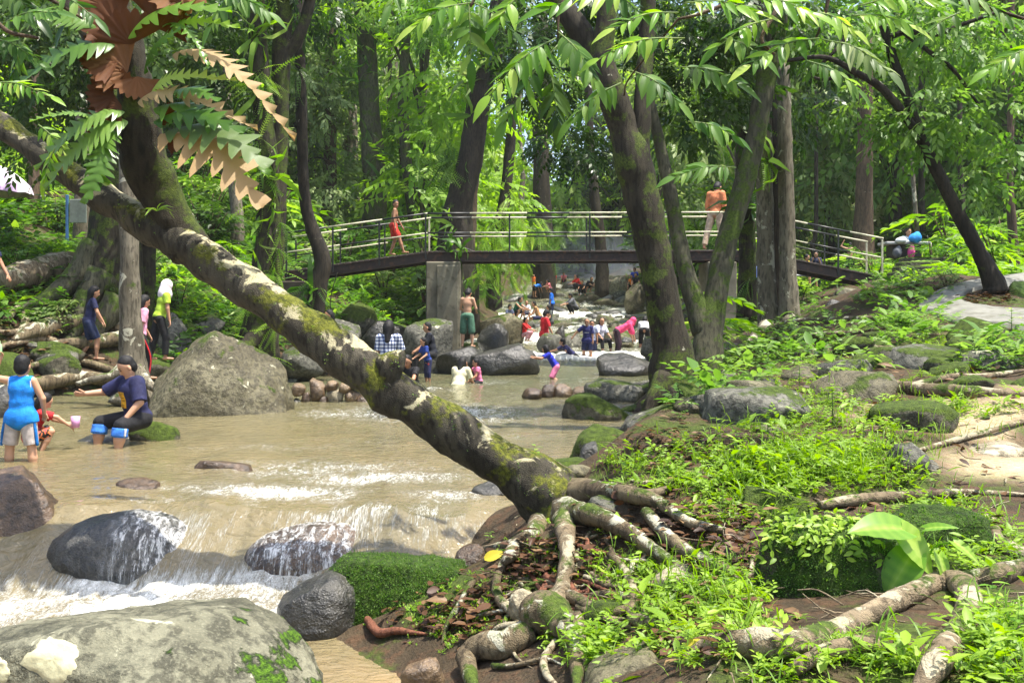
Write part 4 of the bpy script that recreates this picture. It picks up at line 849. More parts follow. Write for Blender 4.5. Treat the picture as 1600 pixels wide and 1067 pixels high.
for x, y in spots:
    k = r_.choices(range(6), [3, 6, 5, 1, 4, 4])[0]; p = FP[k]; lab = KN[k] + ' ' + where_(x, y)
    s = r_.uniform(.85, 1.35) * (1 + .2 * (y > 60)); loc = (x, y, Hs(x, y) - .1); rz = r_.uniform(0, 6.28)
    if k in used: o = copy_tree(p, loc, rz, s, lab)
    else: p.location = loc; p.rotation_euler = (0, 0, rz); p.scale = (s, s, s); p['label'] = lab; used.add(k); o = p
    o['group'] = KN[k].replace('tree', 'trees', 1) + ' ' + where_(x, y)
for k in range(6):
    if k not in used: bpy.data.objects.remove(FP[k])
# the far wooded hillside reads as one mass
m = MB()
n = 2600; y_ = rng.uniform(72, 150, n); x_ = rng.uniform(-.72, .72, n) * y_; h_ = H(x_, y_)
for k in range(n): 
    pass
C_ = np.stack([x_, y_, h_ + rng.uniform(.5, 6, n)], -1)
rep = 9; P_ = np.repeat(C_, rep, 0) + rng.normal(size=(n * rep, 3)) * np.array([2.0, 2.0, 1.5]); X_ = rdir(n * rep, -.3)
scat(m, SPRIGS[0], P_, X_, rdir(n * rep, 1.5), rng.uniform(1.6, 3.2, n * rep))
o = m.build('far_woodland', LEAF['bright']); tag(o, kind='stuff')
# understorey: shrubs copied one by one
def shrub_proto(name, k, mat, T, n, size, hgt, stemn=5, up=.6, wid=.8):
    o = thing(name, 'x', 'shrub'); r_ = np.random.default_rng(400 + k); m = MB(); ms = MB()
    for j in range(stemn):
        a = r_.uniform(0, 6.28); q = np.array([math.cos(a), math.sin(a), 0]) * wid * r_.uniform(.2, .9); e = q + np.array([0, 0, hgt * r_.uniform(.55, 1)])
        tube(ms, [(0, 0, -.2), q * .4 + np.array([0, 0, e[2] * .5]), e], [.03, .022, .01], 5, 3, .05, 1, j)
        nn = n // stemn; t_ = r_.random(nn) ** .6; P = q * .4 * (1 - t_)[:, None] + e * t_[:, None] + r_.normal(size=(nn, 3)) * .05
        aa = r_.uniform(0, 6.28, nn); X = np.stack([np.cos(aa), np.sin(aa), r_.uniform(-.1, up, nn)], -1); Z = np.stack([-.3 * np.cos(aa), -.3 * np.sin(aa), np.ones(nn)], -1) + r_.normal(size=(nn, 3)) * .2
        scat(m, T[j % len(T)], P, X, Z, size * r_.uniform(.65, 1.2, nn))
    note(o, ms.build('stem', BARK['brown'], o)); note(o, m.build('foliage', LEAF[mat], o)); return o
SP = [shrub_proto('feather_leaved_shrub', 0, 'bright', [make_frond(6, L2, .38, droop=.7, seed=1)], 26, 1.15, 1.6), shrub_proto('fern_clump', 1, 'bright', FERN, 16, 1.0, .25, 3, .9, .15),
      shrub_proto('leafy_shrub', 2, 'mid', SPRIG, 60, .5, 1.3), shrub_proto('dark_shrub', 3, 'dark', SPRIGS, 70, .55, 1.5), shrub_proto('pale_shrub', 4, 'olive', SPRIGS, 70, .42, 1.1), shrub_proto('strap_leaved_plant', 5, 'mid', [STRAP], 30, .85, .2, 3, 1.1, .12)]
SN = ['shrub of bright feathered leaves', 'bright green fern clump', 'leafy mid green shrub', 'dark green shrub', 'pale olive shrub', 'plant with long strap leaves']
sused = set()
def put_shrub(k, x, y, s, lab, group):
    p = SP[k]; loc = (x, y, Hs(x, y) - .03); rz = random.uniform(0, 6.28)
    if k in sused: o = copy_tree(p, loc, rz, s, lab)
    else: p.location = loc; p.scale = (s, s, s); p['label'] = lab; sused.add(k); o = p
    o['group'] = group; return o
r_ = random.Random(9); cnt = 0; pts_ = []
def zone(px, y):
    return 'left slope above the pool' if (px < 430 and y < 34) else 'left bank by the bridge' if px < 720 and y < 40 else 'left of the upper rapids' if px < 850 else 'right of the upper rapids' if px < 1130 else 'right bank behind the path' if px > 1380 else 'right bank under the bridge'
while cnt < 215:
    y = r_.choice([r_.uniform(19, 34), r_.uniform(26, 44), r_.uniform(40, 70)]); px = r_.uniform(-60, 1660); x = (px - 800) / F * y
    tr = x - float(XR(y)); tl = float(XL(y)) - x
    if max(tr, tl) < (.9 if tl > tr else 2.2): continue
    if tr > 0 and y < 27 and px < 1290: continue
    if tr > 0 and y < 29.5 and px < 1430: continue
    if tr > 0 and y < 18: continue
    if 1380 < px < 1660 and y < 23: continue
    if any((x - a) ** 2 + (y - b) ** 2 < .7 for a, b in pts_): continue
    pts_.append((x, y)); cnt += 1; k = r_.choices(range(6), [4, 5, 4, 2, 3, 3])[0]; z_ = zone(px, y)
    s = r_.uniform(.6, 1.25) * (1.0 if y < 30 else 1.5 if y < 45 else 2.0) * (.62 if tl > 0 and y < 24 else 1)
    put_shrub(k, x, y, s, f'{SN[k]} on the {z_}' if 'of the' not in z_[:12] else f'{SN[k]} growing {z_}', f'{SN[k]} - {z_}')
for k, (px, py, kk, s, lb) in enumerate([(1130, 560, 0, .62, 'low feather leaved shrub between the forked tree and twin trunks'), (1185, 500, 0, .6, 'feather leaved shrub in front of the twin trunks'), (1250, 478, 2, .6, 'small leafy shrub right of the twin trunks'), (1480, 452, 4, .35, 'tuft of pale leaves beside the large moss capped boulder'),
     (560, 370, 0, 1.3, 'tall feather leaved shrub behind the left bridge ramp'), (600, 380, 0, 1.5, 'broad feather leaved shrub behind the boy crossing the bridge'), (510, 380, 0, 1.2, 'feather leaved shrub beside the left end of the bridge'), (350, 440, 1, .8, 'fern clump on the bank above the white headscarf girl'), (380, 470, 1, .7, 'fern behind the pyramid boulder'), (110, 450, 5, .6, 'strap leaved tuft on the fallen pale trunk'), (1500, 405, 3, .8, 'rounded dark shrub behind the mossy steps')]):
    g = ground(px, py, 14); put_shrub(kk, g.x, g.y, s, lb, 'shrubs')
# ground cover on the banks: nobody could count it
def cover(name, mat, n, fn, T, smin, smax, up=.5, per=6, seed=0):
    r = np.random.default_rng(seed); m = MB(); P = []
    while sum(len(p) for p in P) < n:
        x, y, ok = fn(r, 4000); P.append(np.stack([x, y], -1)[ok])
    P = np.vstack(P)[:n]; z = H(P[:, 0], P[:, 1]); C = np.column_stack([P, z]); C = np.repeat(C, per, 0); N = len(C)
    a = r.uniform(0, 6.28, N); X = np.stack([np.cos(a), np.sin(a), r.uniform(.05, up * 2, N)], -1); Z = np.stack([-X[:, 0] * .5, -X[:, 1] * .5, np.ones(N)], -1) + r.normal(size=(N, 3)) * .2
    s = np.repeat(r.uniform(smin, smax, n), per) * r.uniform(.6, 1.2, N); att = np.clip(np.repeat(r.random(n), per) * .6 + r.random(N) * .4, 0, 1)
    for k, Tk in enumerate(T): q = slice(k, None, len(T)); scat(m, Tk, C[q] + np.array([0, 0, 1]) * (s[q] * r.uniform(0, .35, len(s[q])))[:, None], X[q], Z[q], s[q], att=att[q])
    o = m.build(name, LEAF[mat]); tag(o, kind='stuff'); return o
def fl(r, n):
    y = r.uniform(18.5, 48, n) ; x = XL(y) - r.random(n) ** 1.3 * (3 + y * .45); tl = XL(y) - x
    return x, y, (tl > .9) & (vn(np.stack([x * .6, y * .6, 0 * x], -1), 77) > -.45 + .8 * sst(23, 18, y))
cover('left_bank_undergrowth', 'mid', 4200, fl, [SPRIGS[0], FERN[0], SPRIG[1]], .25, .6, .5, 4, 1)
cover('left_bank_low_leaves', 'bright', 3200, fl, [L1, STRAP, SPRIG[0]], .15, .42, .6, 5, 2)
def fr(r, n):
    y = r.uniform(17, 60, n); x = XR(y) + .8 + r.random(n) * (2 + y * .45); px = 800 + x / y * F
    return x, y, ((y > 29.5) | (px > 1440) & (y > 17.5)) & (vn(np.stack([x * .6, y * .6, 0 * x], -1), 78) > -.2)
cover('right_bank_undergrowth', 'bright', 3400, fr, [SPRIGS[0], FERN[0], STRAP, SPRIG[1]], .2, .55, .5, 4, 3)
# near right bank: thickly grown strips of seedlings and grass
def near(regions):
    def f(r, n):
        i = r.integers(0, len(regions), n); R_ = np.array([q[:5] for q in regions], float)[i]; a = r.uniform(0, 6.28, n); q = np.sqrt(r.random(n)) * (1 + .25 * r.normal(size=n))
        px = R_[:, 0] + R_[:, 2] * q * np.cos(a); py = R_[:, 1] + R_[:, 3] * q * np.sin(a); return px, py, r.random(n) < R_[:, 4]
    return f
def cover_px(name, mat, n, regions, T, smin, smax, up, per, seed, kind='stuff', wid=1.):
    r = np.random.default_rng(seed); px, py, ok = near(regions)(r, n * 2); px, py = px[ok][:n], py[ok][:n]
    D = np.geomspace(2.6, 30, 420); C = []
    x = (px[:, None] - 800) / F * D; z = CZ + (HY - py[:, None]) / F * D; hh = H(x, np.broadcast_to(D, x.shape)); i = np.argmax(z <= hh, 1)
    j = np.arange(len(px)); C = np.stack([x[j, i], D[i], hh[j, i]], -1); C = C[(i > 0) & (C[:, 2] > ZW(C[:, 1]) + .05)]
    # plants standing on rocks start on the rock
    n = len(C); C = np.repeat(C, per, 0); N = len(C); a = r.uniform(0, 6.28, N); X = np.stack([np.cos(a), np.sin(a), r.uniform(.1, up * 2, N)], -1); Z = np.stack([-X[:, 0] * .6, -X[:, 1] * .6, np.ones(N)], -1) + r.normal(size=(N, 3)) * .25
    hgt = np.repeat(r.random(n), per) * r.random(N); s = np.repeat(r.uniform(smin, smax, n), per) * r.uniform(.6, 1.2, N)
    C = C + np.stack([r.normal(size=N) * s * .3, r.normal(size=N) * s * .3, hgt * s * 1.6], -1); att = np.clip(np.repeat(r.random(n), per) * .6 + r.random(N) * .4, 0, 1)
    m = MB()
    for k, Tk in enumerate(T): q = slice(k, None, len(T)); scat(m, Tk, C[q], X[q], Z[q], s[q], att=att[q], wid=wid)
    o = m.build(name, LEAF[mat]); tag(o, kind=kind); return o
SPR2 = [make_sprig(6, L2, ll=.46, seed=60 + k, droop=.3) for k in range(2)]
BR = [(1010, 740, 70, 40, .5), (1130, 745, 110, 50, .9), (1240, 700, 130, 70, 1), (1330, 660, 110, 60, .6), (1290, 590, 80, 25, .35), (1230, 640, 70, 40, .7), (1180, 790, 90, 50, .7), (1260, 740, 100, 30, .8), (1380, 740, 80, 35, .4), (1400, 660, 120, 30, .2), (1540, 640, 80, 30, .25), (1480, 560, 60, 30, .4), (1330, 730, 90, 40, .8)]
cover_px('bright_seedlings', 'fresh', 620, BR, SPR2 + [L2], .045, .12, .5, 6, 11)
cover_px('grass_blades', 'fresh', 650, BR + [(1480, 690, 110, 30, .5), (960, 760, 60, 40, .5), (1050, 930, 120, 60, .7), (1150, 980, 80, 40, .5)], [BLADE], .05, .13, 1.4, 5, 12)
LR = [(1080, 940, 110, 50, .6), (960, 900, 70, 50, .3), (1100, 1000, 90, 40, .5), (1560, 1020, 60, 60, .8), (1500, 860, 110, 60, .6), (1300, 1050, 160, 30, .45), (930, 1020, 60, 40, .6), (1460, 820, 120, 40, .5), (1120, 930, 80, 30, .4)]
cover_px('low_creeping_leaves', 'fresh', 420, LR, SPR2 + [L2], .04, .11, .5, 6, 13)
cover_px('grass_blades', 'bright', 330, LR, [BLADE], .05, .12, 1.0, 5, 14)
cover_px('moss_tufts', 'bright', 1100, [(620, 930, 120, 40, .5), (780, 960, 120, 60, .8), (850, 880, 80, 50, .6), (700, 980, 90, 30, .6), (1450, 840, 140, 40, .8), (1300, 1020, 150, 30, .6), (1130, 870, 60, 40, .5)], [L1], .012, .028, 1.2, 9, 15)
MR = [(1180, 560, 110, 30, .6), (1100, 600, 90, 50, .4), (1330, 540, 140, 40, .3), (1230, 480, 60, 40, .4), (1400, 460, 60, 30, .5), (1420, 520, 60, 20, .4), (1560, 560, 50, 20, .5)]
cover_px('slope_seedlings', 'mid', 420, MR, SPRIGS + [L2], .10, .28, .5, 5, 16)
cover_px('dry_leaf_litter', 'dry', 1500, [(1130, 850, 110, 70, .8), (700, 960, 110, 50, .8), (1000, 820, 120, 60, .6), (1540, 470, 60, 12, .8), (1300, 640, 260, 90, .35), (1450, 800, 150, 60, .3), (1100, 940, 120, 90, .5), (850, 890, 70, 40, .8), (1350, 440, 150, 30, .6), (1050, 700, 90, 40, .7), (1400, 590, 200, 40, .5), (1080, 1000, 100, 50, .4)], [L2], .03, .10, .12, 2, 17, wid=1.3)
cover_px('left_leaf_litter', 'dry', 900, [(100, 480, 130, 60, .6), (180, 450, 80, 40, .6), (60, 560, 80, 40, .4)], [L2], .08, .2, .15, 2, 18, wid=1.3)

# ------------------------------------------------------------------ single plants near the camera
def leafmesh(T, name='leaf', att=.6): 
    m = MB(); m.add(T[0], tri4(T[1]), att=att); return m.mesh(name, LEAF['big'])
def orient(o, loc, X, Z, s, w=1.):
    X, Yv, Zv = [a[0] for a in basis(np.array([X], float), np.array([Z], float))]
    o.matrix_local = Matrix(((X[0] * s, Yv[0] * s * w, Zv[0] * s, loc[0]), (X[1] * s, Yv[1] * s * w, Zv[1] * s, loc[1]), (X[2] * s, Yv[2] * s * w, Zv[2] * s, loc[2]), (0, 0, 0, 1)))
def broad_leaf(wd=.30, heart=False, wav=.01, n=9):
    """one big leaf with a midrib fold, side veins as ridges and a drooping tip"""
    V = []; Q = []; k = 7
    for i in range(n):
        t_ = i / (n - 1); w_ = wd * (math.sin(math.pi * min(1, t_ * .93 + .05)) ** .8) * (1.25 - .75 * t_) if not heart else wd * (1.15 * math.sin(math.pi * (t_ * .9 + .1)) ** .6) * (1.15 - .8 * t_ ** 1.5)
        if i == n - 1: w_ = .002
        for j in range(k):
            u = (j - 3) / 3; back = -.16 * abs(u) ** 1.5 * (1 - t_) ** 3 if heart else 0
            V.append((t_ + back, u * w_, .10 * abs(u) * w_ * 2 - .22 * t_ * t_ + wav * math.sin(i * 3.1) * abs(u)))
    for i in range(n - 1):
        for j in range(k - 1): Q.append((i * k + j, (i + 1) * k + j, (i + 1) * k + j + 1, i * k + j + 1))
    return np.array(V), np.array(Q)
BL = broad_leaf(.19); HL = broad_leaf(.27, True, .012, 13)
LEAFLET = {c: None for c in ('big', 'mid', 'olive', 'dark', 'bright')}
for c in LEAFLET:
    LEAFLET[c] = []
    for a, bl in ((.1, broad_leaf(.19)), (.35, broad_leaf(.17, wav=.03)), (.6, broad_leaf(.21)), (.9, broad_leaf(.18, wav=.02))): m = MB(); m.add(*bl, att=a); LEAFLET[c].append(m.mesh('leaflet', LEAF[c]))
def frond_thing(parent, x0, y0, x1, y1, D0, D1, lpx, pairs, c='big', droop=.35, wide=1., roll=0.):
    """a compound leaf: a stalk with single leaflets, placed from the photo"""
    pairs = int(pairs * 1.7); wide *= .78; a = np.array(at(x0, y0, D0)); b = np.array(at(x1, y1, D1)); org = np.array(parent['org']); L = np.linalg.norm(b - a); up = np.array([0, -.8, .9])
    mid = (a + b) / 2 + up * L * .08; P, Rr = cr([a, mid, b], [.006, .005, .003], 6); m = MB(); tube(m, P, Rr, 5, 1, 0); st = m.build('frond_stalk', LEAF['olive'], parent)
    ll = lpx * 1.08 / F * (D0 + D1) / 2; wide = wide * 1.2; X = (b - a) / L; S_ = np.cross(X, up); S_ /= np.linalg.norm(S_); N_ = np.cross(S_, X)
    S_ = S_ * math.cos(roll) + N_ * math.sin(roll)
    for k in range(pairs):
        t_ = .18 + .8 * k / max(1, pairs - 1); i = int(t_ * (len(P) - 1)); p = P[i] - org; env = 1 - .35 * abs(2 * t_ - 1.05)
        for s in (-1, 1):
            if random.random() < .06: continue
            sp = .45 + .3 * t_; X2 = X * sp + S_ * s * (1 - .35 * t_) + np.array([0, 0, -droop * .5 - random.random() * .15]); Z2 = N_ + S_ * s * .3 + rng.normal(size=3) * .15
            o = link('leaflet', random.choice(LEAFLET[c]), st); orient(o, p, X2 + rng.normal(size=3) * .13, Z2 + rng.normal(size=3) * .3, ll * env * random.uniform(.72, 1.15), wide * random.uniform(.75, 1.1))
    o = link('leaflet', random.choice(LEAFLET[c]), st); orient(o, P[-1] - org, X + np.array([0, 0, -droop * .6]), N_, ll, wide)
OV = thing('overhanging_branch', 'near branch with large bright feathered leaves hanging into the top of the view', 'tree branch', at(1150, -120, 7.0))
m = MB()
for pts in ([(1150, -120, 7, 22), (1050, -60, 6.9, 14), (900, -20, 6.9, 9), (760, -10, 7, 6), (735, 10, 7, 5)], [(1150, -120, 7, 20), (1200, -20, 6.9, 12), (1215, 10, 6.9, 9), (1190, 60, 6.8, 6), (1210, 85, 6.8, 4)], [(1150, -120, 7, 18), (1300, -40, 6.9, 12), (1450, -15, 6.9, 8), (1600, 30, 6.8, 5)], [(1200, -20, 6.9, 8), (1100, 20, 6.8, 6), (1060, 30, 6.8, 4)], [(900, -20, 6.9, 7), (875, 15, 6.9, 5), (872, 60, 6.9, 3)], [(1300, -40, 6.9, 9), (1290, 20, 6.9, 6), (1275, 60, 6.9, 4)], [(1060, 30, 6.8, 4), (985, 120, 7.3, 3), (975, 150, 7.4, 3)]):
    px_tube(m, pts, sides=6, n=5, bump=.08)
m.build('twigs', BARK['brown'], OV)
for f in [(735, 5, 650, 40, 7, 6.9, 44, 5, 'big'), (733, 10, 736, 95, 7, 7, 46, 4, 'mid', .3), (740, 5, 800, 50, 7, 7, 40, 4, 'mid'), (872, 50, 930, 125, 6.9, 6.8, 46, 6, 'mid', .5), (868, 60, 765, 150, 7, 6.8, 46, 6, 'big', .4), (872, 70, 790, 190, 7.2, 7.2, 46, 5, 'mid', .5), (860, 110, 870, 190, 7.4, 7.4, 44, 4, 'dark', .6),
          (985, -5, 860, 12, 6.6, 6.5, 56, 3, 'big', .2), (1070, 60, 935, 92, 6.8, 6.7, 36, 8, 'big', .5), (1060, 20, 960, 45, 6.9, 6.8, 40, 5, 'big', .3), (1070, 5, 1180, 20, 6.7, 6.6, 44, 5, 'big', .1), (1180, 0, 1268, 22, 6.7, 6.6, 48, 5, 'big', .15), (1205, 30, 1120, 75, 6.8, 6.7, 40, 4, 'big', .4), (1280, 60, 1172, 102, 6.8, 6.6, 44, 4, 'big', .25), (1285, 62, 1388, 112, 6.8, 6.5, 42, 6, 'olive', .6), (1275, 20, 1330, 45, 6.9, 6.8, 40, 4, 'big', .3), (1340, 10, 1462, 2, 6.9, 6.8, 40, 5, 'big', .2), (1330, 25, 1420, 40, 6.9, 6.8, 42, 5, 'big', .4),
          (1470, -10, 1580, 30, 6.9, 6.8, 40, 6, 'mid', .4), (1500, 20, 1440, 60, 7, 7, 36, 4, 'mid', .5), (1640, 70, 1545, 110, 6.8, 6.7, 40, 6, 'big', .2), (970, 130, 895, 185, 7.4, 7.3, 44, 5, 'mid', .6), (985, 110, 1060, 160, 7.4, 7.3, 44, 5, 'mid', .5), (1130, 60, 1190, 90, 7, 6.9, 40, 3, 'mid', .4), (1060, 105, 1150, 130, 7.2, 7, 46, 5, 'mid', .35), (1260, 95, 1340, 140, 7.4, 7.3, 36, 5, 'mid', .6), (820, -10, 780, 30, 7, 6.9, 44, 4, 'big', .3), (640, -30, 610, 10, 7.2, 7, 40, 4, 'mid', .4), (930, -20, 1000, 20, 7, 6.9, 40, 4, 'mid', .4), (1150, 262, 1055, 276, 9.5, 9.4, 34, 5, 'mid', .4), (1075, 190, 1150, 215, 9, 9, 34, 6, 'mid', .5)]:
    frond_thing(OV, *f)
# left upper twigs with small bright leaves
LV = thing('overhanging_branch', 'twigs with yellow green and dark leaves hanging in from the upper left corner', 'tree branch', at(-60, -60, 6.6))
m = MB()
for pts in ([(-60, -60, 6.6, 14), (0, 40, 6.5, 8), (60, 60, 6.5, 5)], [(-60, 100, 6.6, 8), (0, 130, 6.5, 5), (70, 150, 6.5, 3)], [(-60, -60, 6.6, 10), (60, -10, 6.6, 8), (130, 30, 6.7, 4)]): px_tube(m, pts, sides=6, n=5)
m.build('twigs', BARK['brown'], LV)
for f in [(-20, 130, 80, 152, 6.5, 6.4, 26, 8, 'big', .3), (0, 40, 90, 20, 6.6, 6.5, 34, 6, 'mid', .5), (40, 60, 20, 130, 6.8, 6.8, 32, 5, 'mid', .4), (-20, 60, 60, 95, 6.7, 6.6, 34, 6, 'mid', .5), (80, -10, 150, 30, 6.7, 6.6, 34, 5, 'mid', .5), (60, 195, 100, 235, 7.6, 7.6, 26, 4, 'big', .5), (90, 225, 70, 280, 7.5, 7.5, 30, 4, 'big', .6), (140, 250, 165, 300, 7.5, 7.5, 30, 4, 'big', .6), (150, -20, 100, 40, 7.8, 7.8, 40, 5, 'dark', .5), (0, -20, 60, 30, 7.5, 7.4, 40, 6, 'dark', .5), (380, -20, 330, 40, 8, 8, 36, 6, 'mid', .5), (340, -10, 420, 20, 8, 8, 36, 6, 'mid', .5)]:
    frond_thing(LV, *f)
# oak leaf ferns on the upright stem: lobed fronds and brown papery fans
def lobed(pairs=9, lw=.16, curve=.5):
    V, Q = [], []; n = pairs * 6 + 1; r_ = np.random.default_rng(int(pairs * 10 + curve * 10)); jt = 1 + .28 * r_.normal(size=(pairs + 2, 2)); f = lambda t_: np.array([t_, .05 * math.sin(4 * t_), .35 * t_ - (.35 + curve) * t_ * t_])
    for i in range(n):
        t_ = i / (n - 1); lob = [.13, .45, .78, 1., .66, .32][i % 6]; ja, jb = jt[i // 6]; sw = (0, .015, .035, .065, .045, .02)[i % 6]; env = (math.sin(math.pi * min(1, .12 + t_ * .88)) ** .7) * lw * (.16 + .84 * lob); c = f(t_); sh = .01
        V += [c + np.array([sh + sw, -env * ja, -.35 * env * ja]), c + np.array([0, 0, .0]), c + np.array([sh + sw, env * jb, -.35 * env * jb])]
    for i in range(n - 1): Q += [(3 * i, 3 * i + 3, 3 * i + 4, 3 * i + 1), (3 * i + 1, 3 * i + 4, 3 * i + 5, 3 * i + 2)]
    return np.array(V), np.array(Q)
LOB = {}
for c in ('blue', 'tan', 'olive', 'bright'):
    LOB[c] = []
    for s in range(4): m = MB(); m.add(*lobed(8 + s * 2, .15, .15 + .25 * s), att=.2 + .22 * s); LOB[c].append(m.mesh('frond', LEAF[c]))
def fan():
    V, Q = [(0, 0, 0)], []; n = 26
    for r_i in (1, 2, 3):
        for i in range(n):
            a = math.radians(-75 + 150 * i / (n - 1)); r = r_i / 3 * (1 + (.10 * math.cos(i * 2.2) if r_i == 3 else 0)); V.append((r * math.cos(a), r * math.sin(a), .28 * (r * math.sin(a)) ** 2 - .1 * r + .02 * math.cos(i * 1.9)))
    T_ = [(0, 1 + i, 2 + i, 2 + i) for i in range(n - 1)]
    for r_i in range(2): T_ += [(1 + r_i * n + i, 1 + (r_i + 1) * n + i, 2 + (r_i + 1) * n + i, 2 + r_i * n + i) for i in range(n - 1)]
    return np.array(V), np.array(T_)
FANM = []
for a in (.3, .55, .8): V, Q = fan(); m = MB(); m.add(V, tri4(Q), att=a); FANM.append(m.mesh('brown_fan', LEAF['fan']))
def oakfern(lab, cx, cy, D, fronds, fans):
    org = at(cx, cy, D); o = thing('oak_leaf_fern', lab, 'fern', org)
    for (x0, y0, x1, y1, c, w_) in fronds:
        a, b = np.array(at(x0, y0, D - .1)), np.array(at(x1, y1, D - .35)); X = b - a; L = np.linalg.norm(X); X[2] += L * .25
        f_ = link('frond', random.choice(LOB[c]), o); orient(f_, a - np.array(org), X, np.array([.1, -.75, .7]) + rng.normal(size=3) * .15, L * 1.05, w_)
    for (x, y, dx, dy, r) in fans:
        p = np.array(at(x, y, D - .08)); f_ = link('brown_fan', random.choice(FANM), o); orient(f_, p - np.array(org), (dx, -.35, -dy), (-dy * .0 + .1, -1, .25), r * .84 / F * D, 1.)
    return o
oakfern('big oak leaf fern with rusty brown fans at the top of the upright stem', 215, 60, 7.15, [(200, 60, 320, 2, 'bright', 1), (180, 70, 25, 105, 'blue', 1.4), (160, 50, 60, 5, 'blue', 1.2), (225, 115, 272, 55, 'blue', 1.2), (255, 40, 310, 60, 'blue', 1), (270, 85, 402, 115, 'tan', .9), (260, 60, 320, 28, 'bright', 1.2)],
        [(205, 70, -.2, -1, 62), (245, 45, .6, -.8, 70), (185, 45, -.8, -.6, 60), (230, 10, .1, -1, 60), (262, 10, .9, -.4, 48), (200, 112, -.9, -.5, 62), (215, 120, .1, 1, 44), (190, 90, -1, -.2, 66), (160, 8, -.6, -.8, 40), (280, -20, .5, .8, 60), (175, 85, -1, .1, 55)])
oakfern('oak leaf fern with tan drooping fronds low on the upright stem', 225, 185, 7.15, [(215, 160, 318, 150, 'tan', .9), (235, 150, 290, 105, 'bright', 1), (240, 170, 372, 215, 'blue', 1.1), (240, 190, 360, 225, 'blue', .9), (250, 210, 385, 330, 'tan', 1.5), (260, 205, 398, 275, 'olive', 1.4), (200, 190, 80, 235, 'blue', 1.5), (195, 175, 70, 205, 'blue', 1.2), (180, 200, 130, 275, 'blue', 1.5), (165, 215, 150, 290, 'blue', 1.4), (150, 190, 90, 160, 'blue', 1.2), (260, 150, 330, 170, 'blue', 1)],
        [(178, 150, -.8, -.2, 46), (190, 165, -.9, .3, 42), (170, 190, -.9, .1, 40), (182, 140, -.3, -1, 38), (250, 180, .9, .2, 28), (262, 232, .8, -.4, 18), (175, 178, -1, .6, 40)])
# broad heart shaped leaves at lower right
HM = []
for a in (.45, .75):
    m = MB(); m.add(HL[0] + np.array([[0, 0, .006 * (i % 2) * (j != 3)] for i in range(13) for j in range(7)]), HL[1], att=np.array([a - .15 * (i % 2) + (.4 if j == 3 else 0) for i in range(13) for j in range(7)])); HM.append(m.mesh('heart_leaf', LEAF['big']))
org = ground(1436, 905); o = thing('heart_leaved_plant', 'plant with four large pale green heart shaped leaves below the sandy patch', 'plant', org)
for k, (x0, y0, x1, y1, w_, nz_) in enumerate([(1410, 826, 1340, 818, 1.25, (.1, -.45, .9)), (1408, 830, 1462, 888, 1.15, (.1, -.62, .8)), (1424, 866, 1384, 930, 1.1, (-.1, -.7, .75)), (1466, 866, 1482, 906, 1.2, (.5, -.7, .4)), (1446, 826, 1490, 818, .7, (.1, -.5, .8)), (1490, 846, 1530, 872, .8, (.2, -.6, .7))]):
    Dp = org.y - .22; a, b = np.array(at(x0, y0, Dp)), np.array(at(x1, y1, Dp - .06)); X = b - a; L = np.linalg.norm(X)
    f_ = link('leaf', HM[k % 2], o); orient(f_, a - np.array(org), X, nz_, L * 1.12, w_)
    m = MB(); tube(m, [np.array(org), (np.array(org) + a) / 2 + np.array([0, .03, .05]), a], [.006, .005, .003], 6, 4, 0); m.build('leaf_stalk', LEAF['bright'], o)
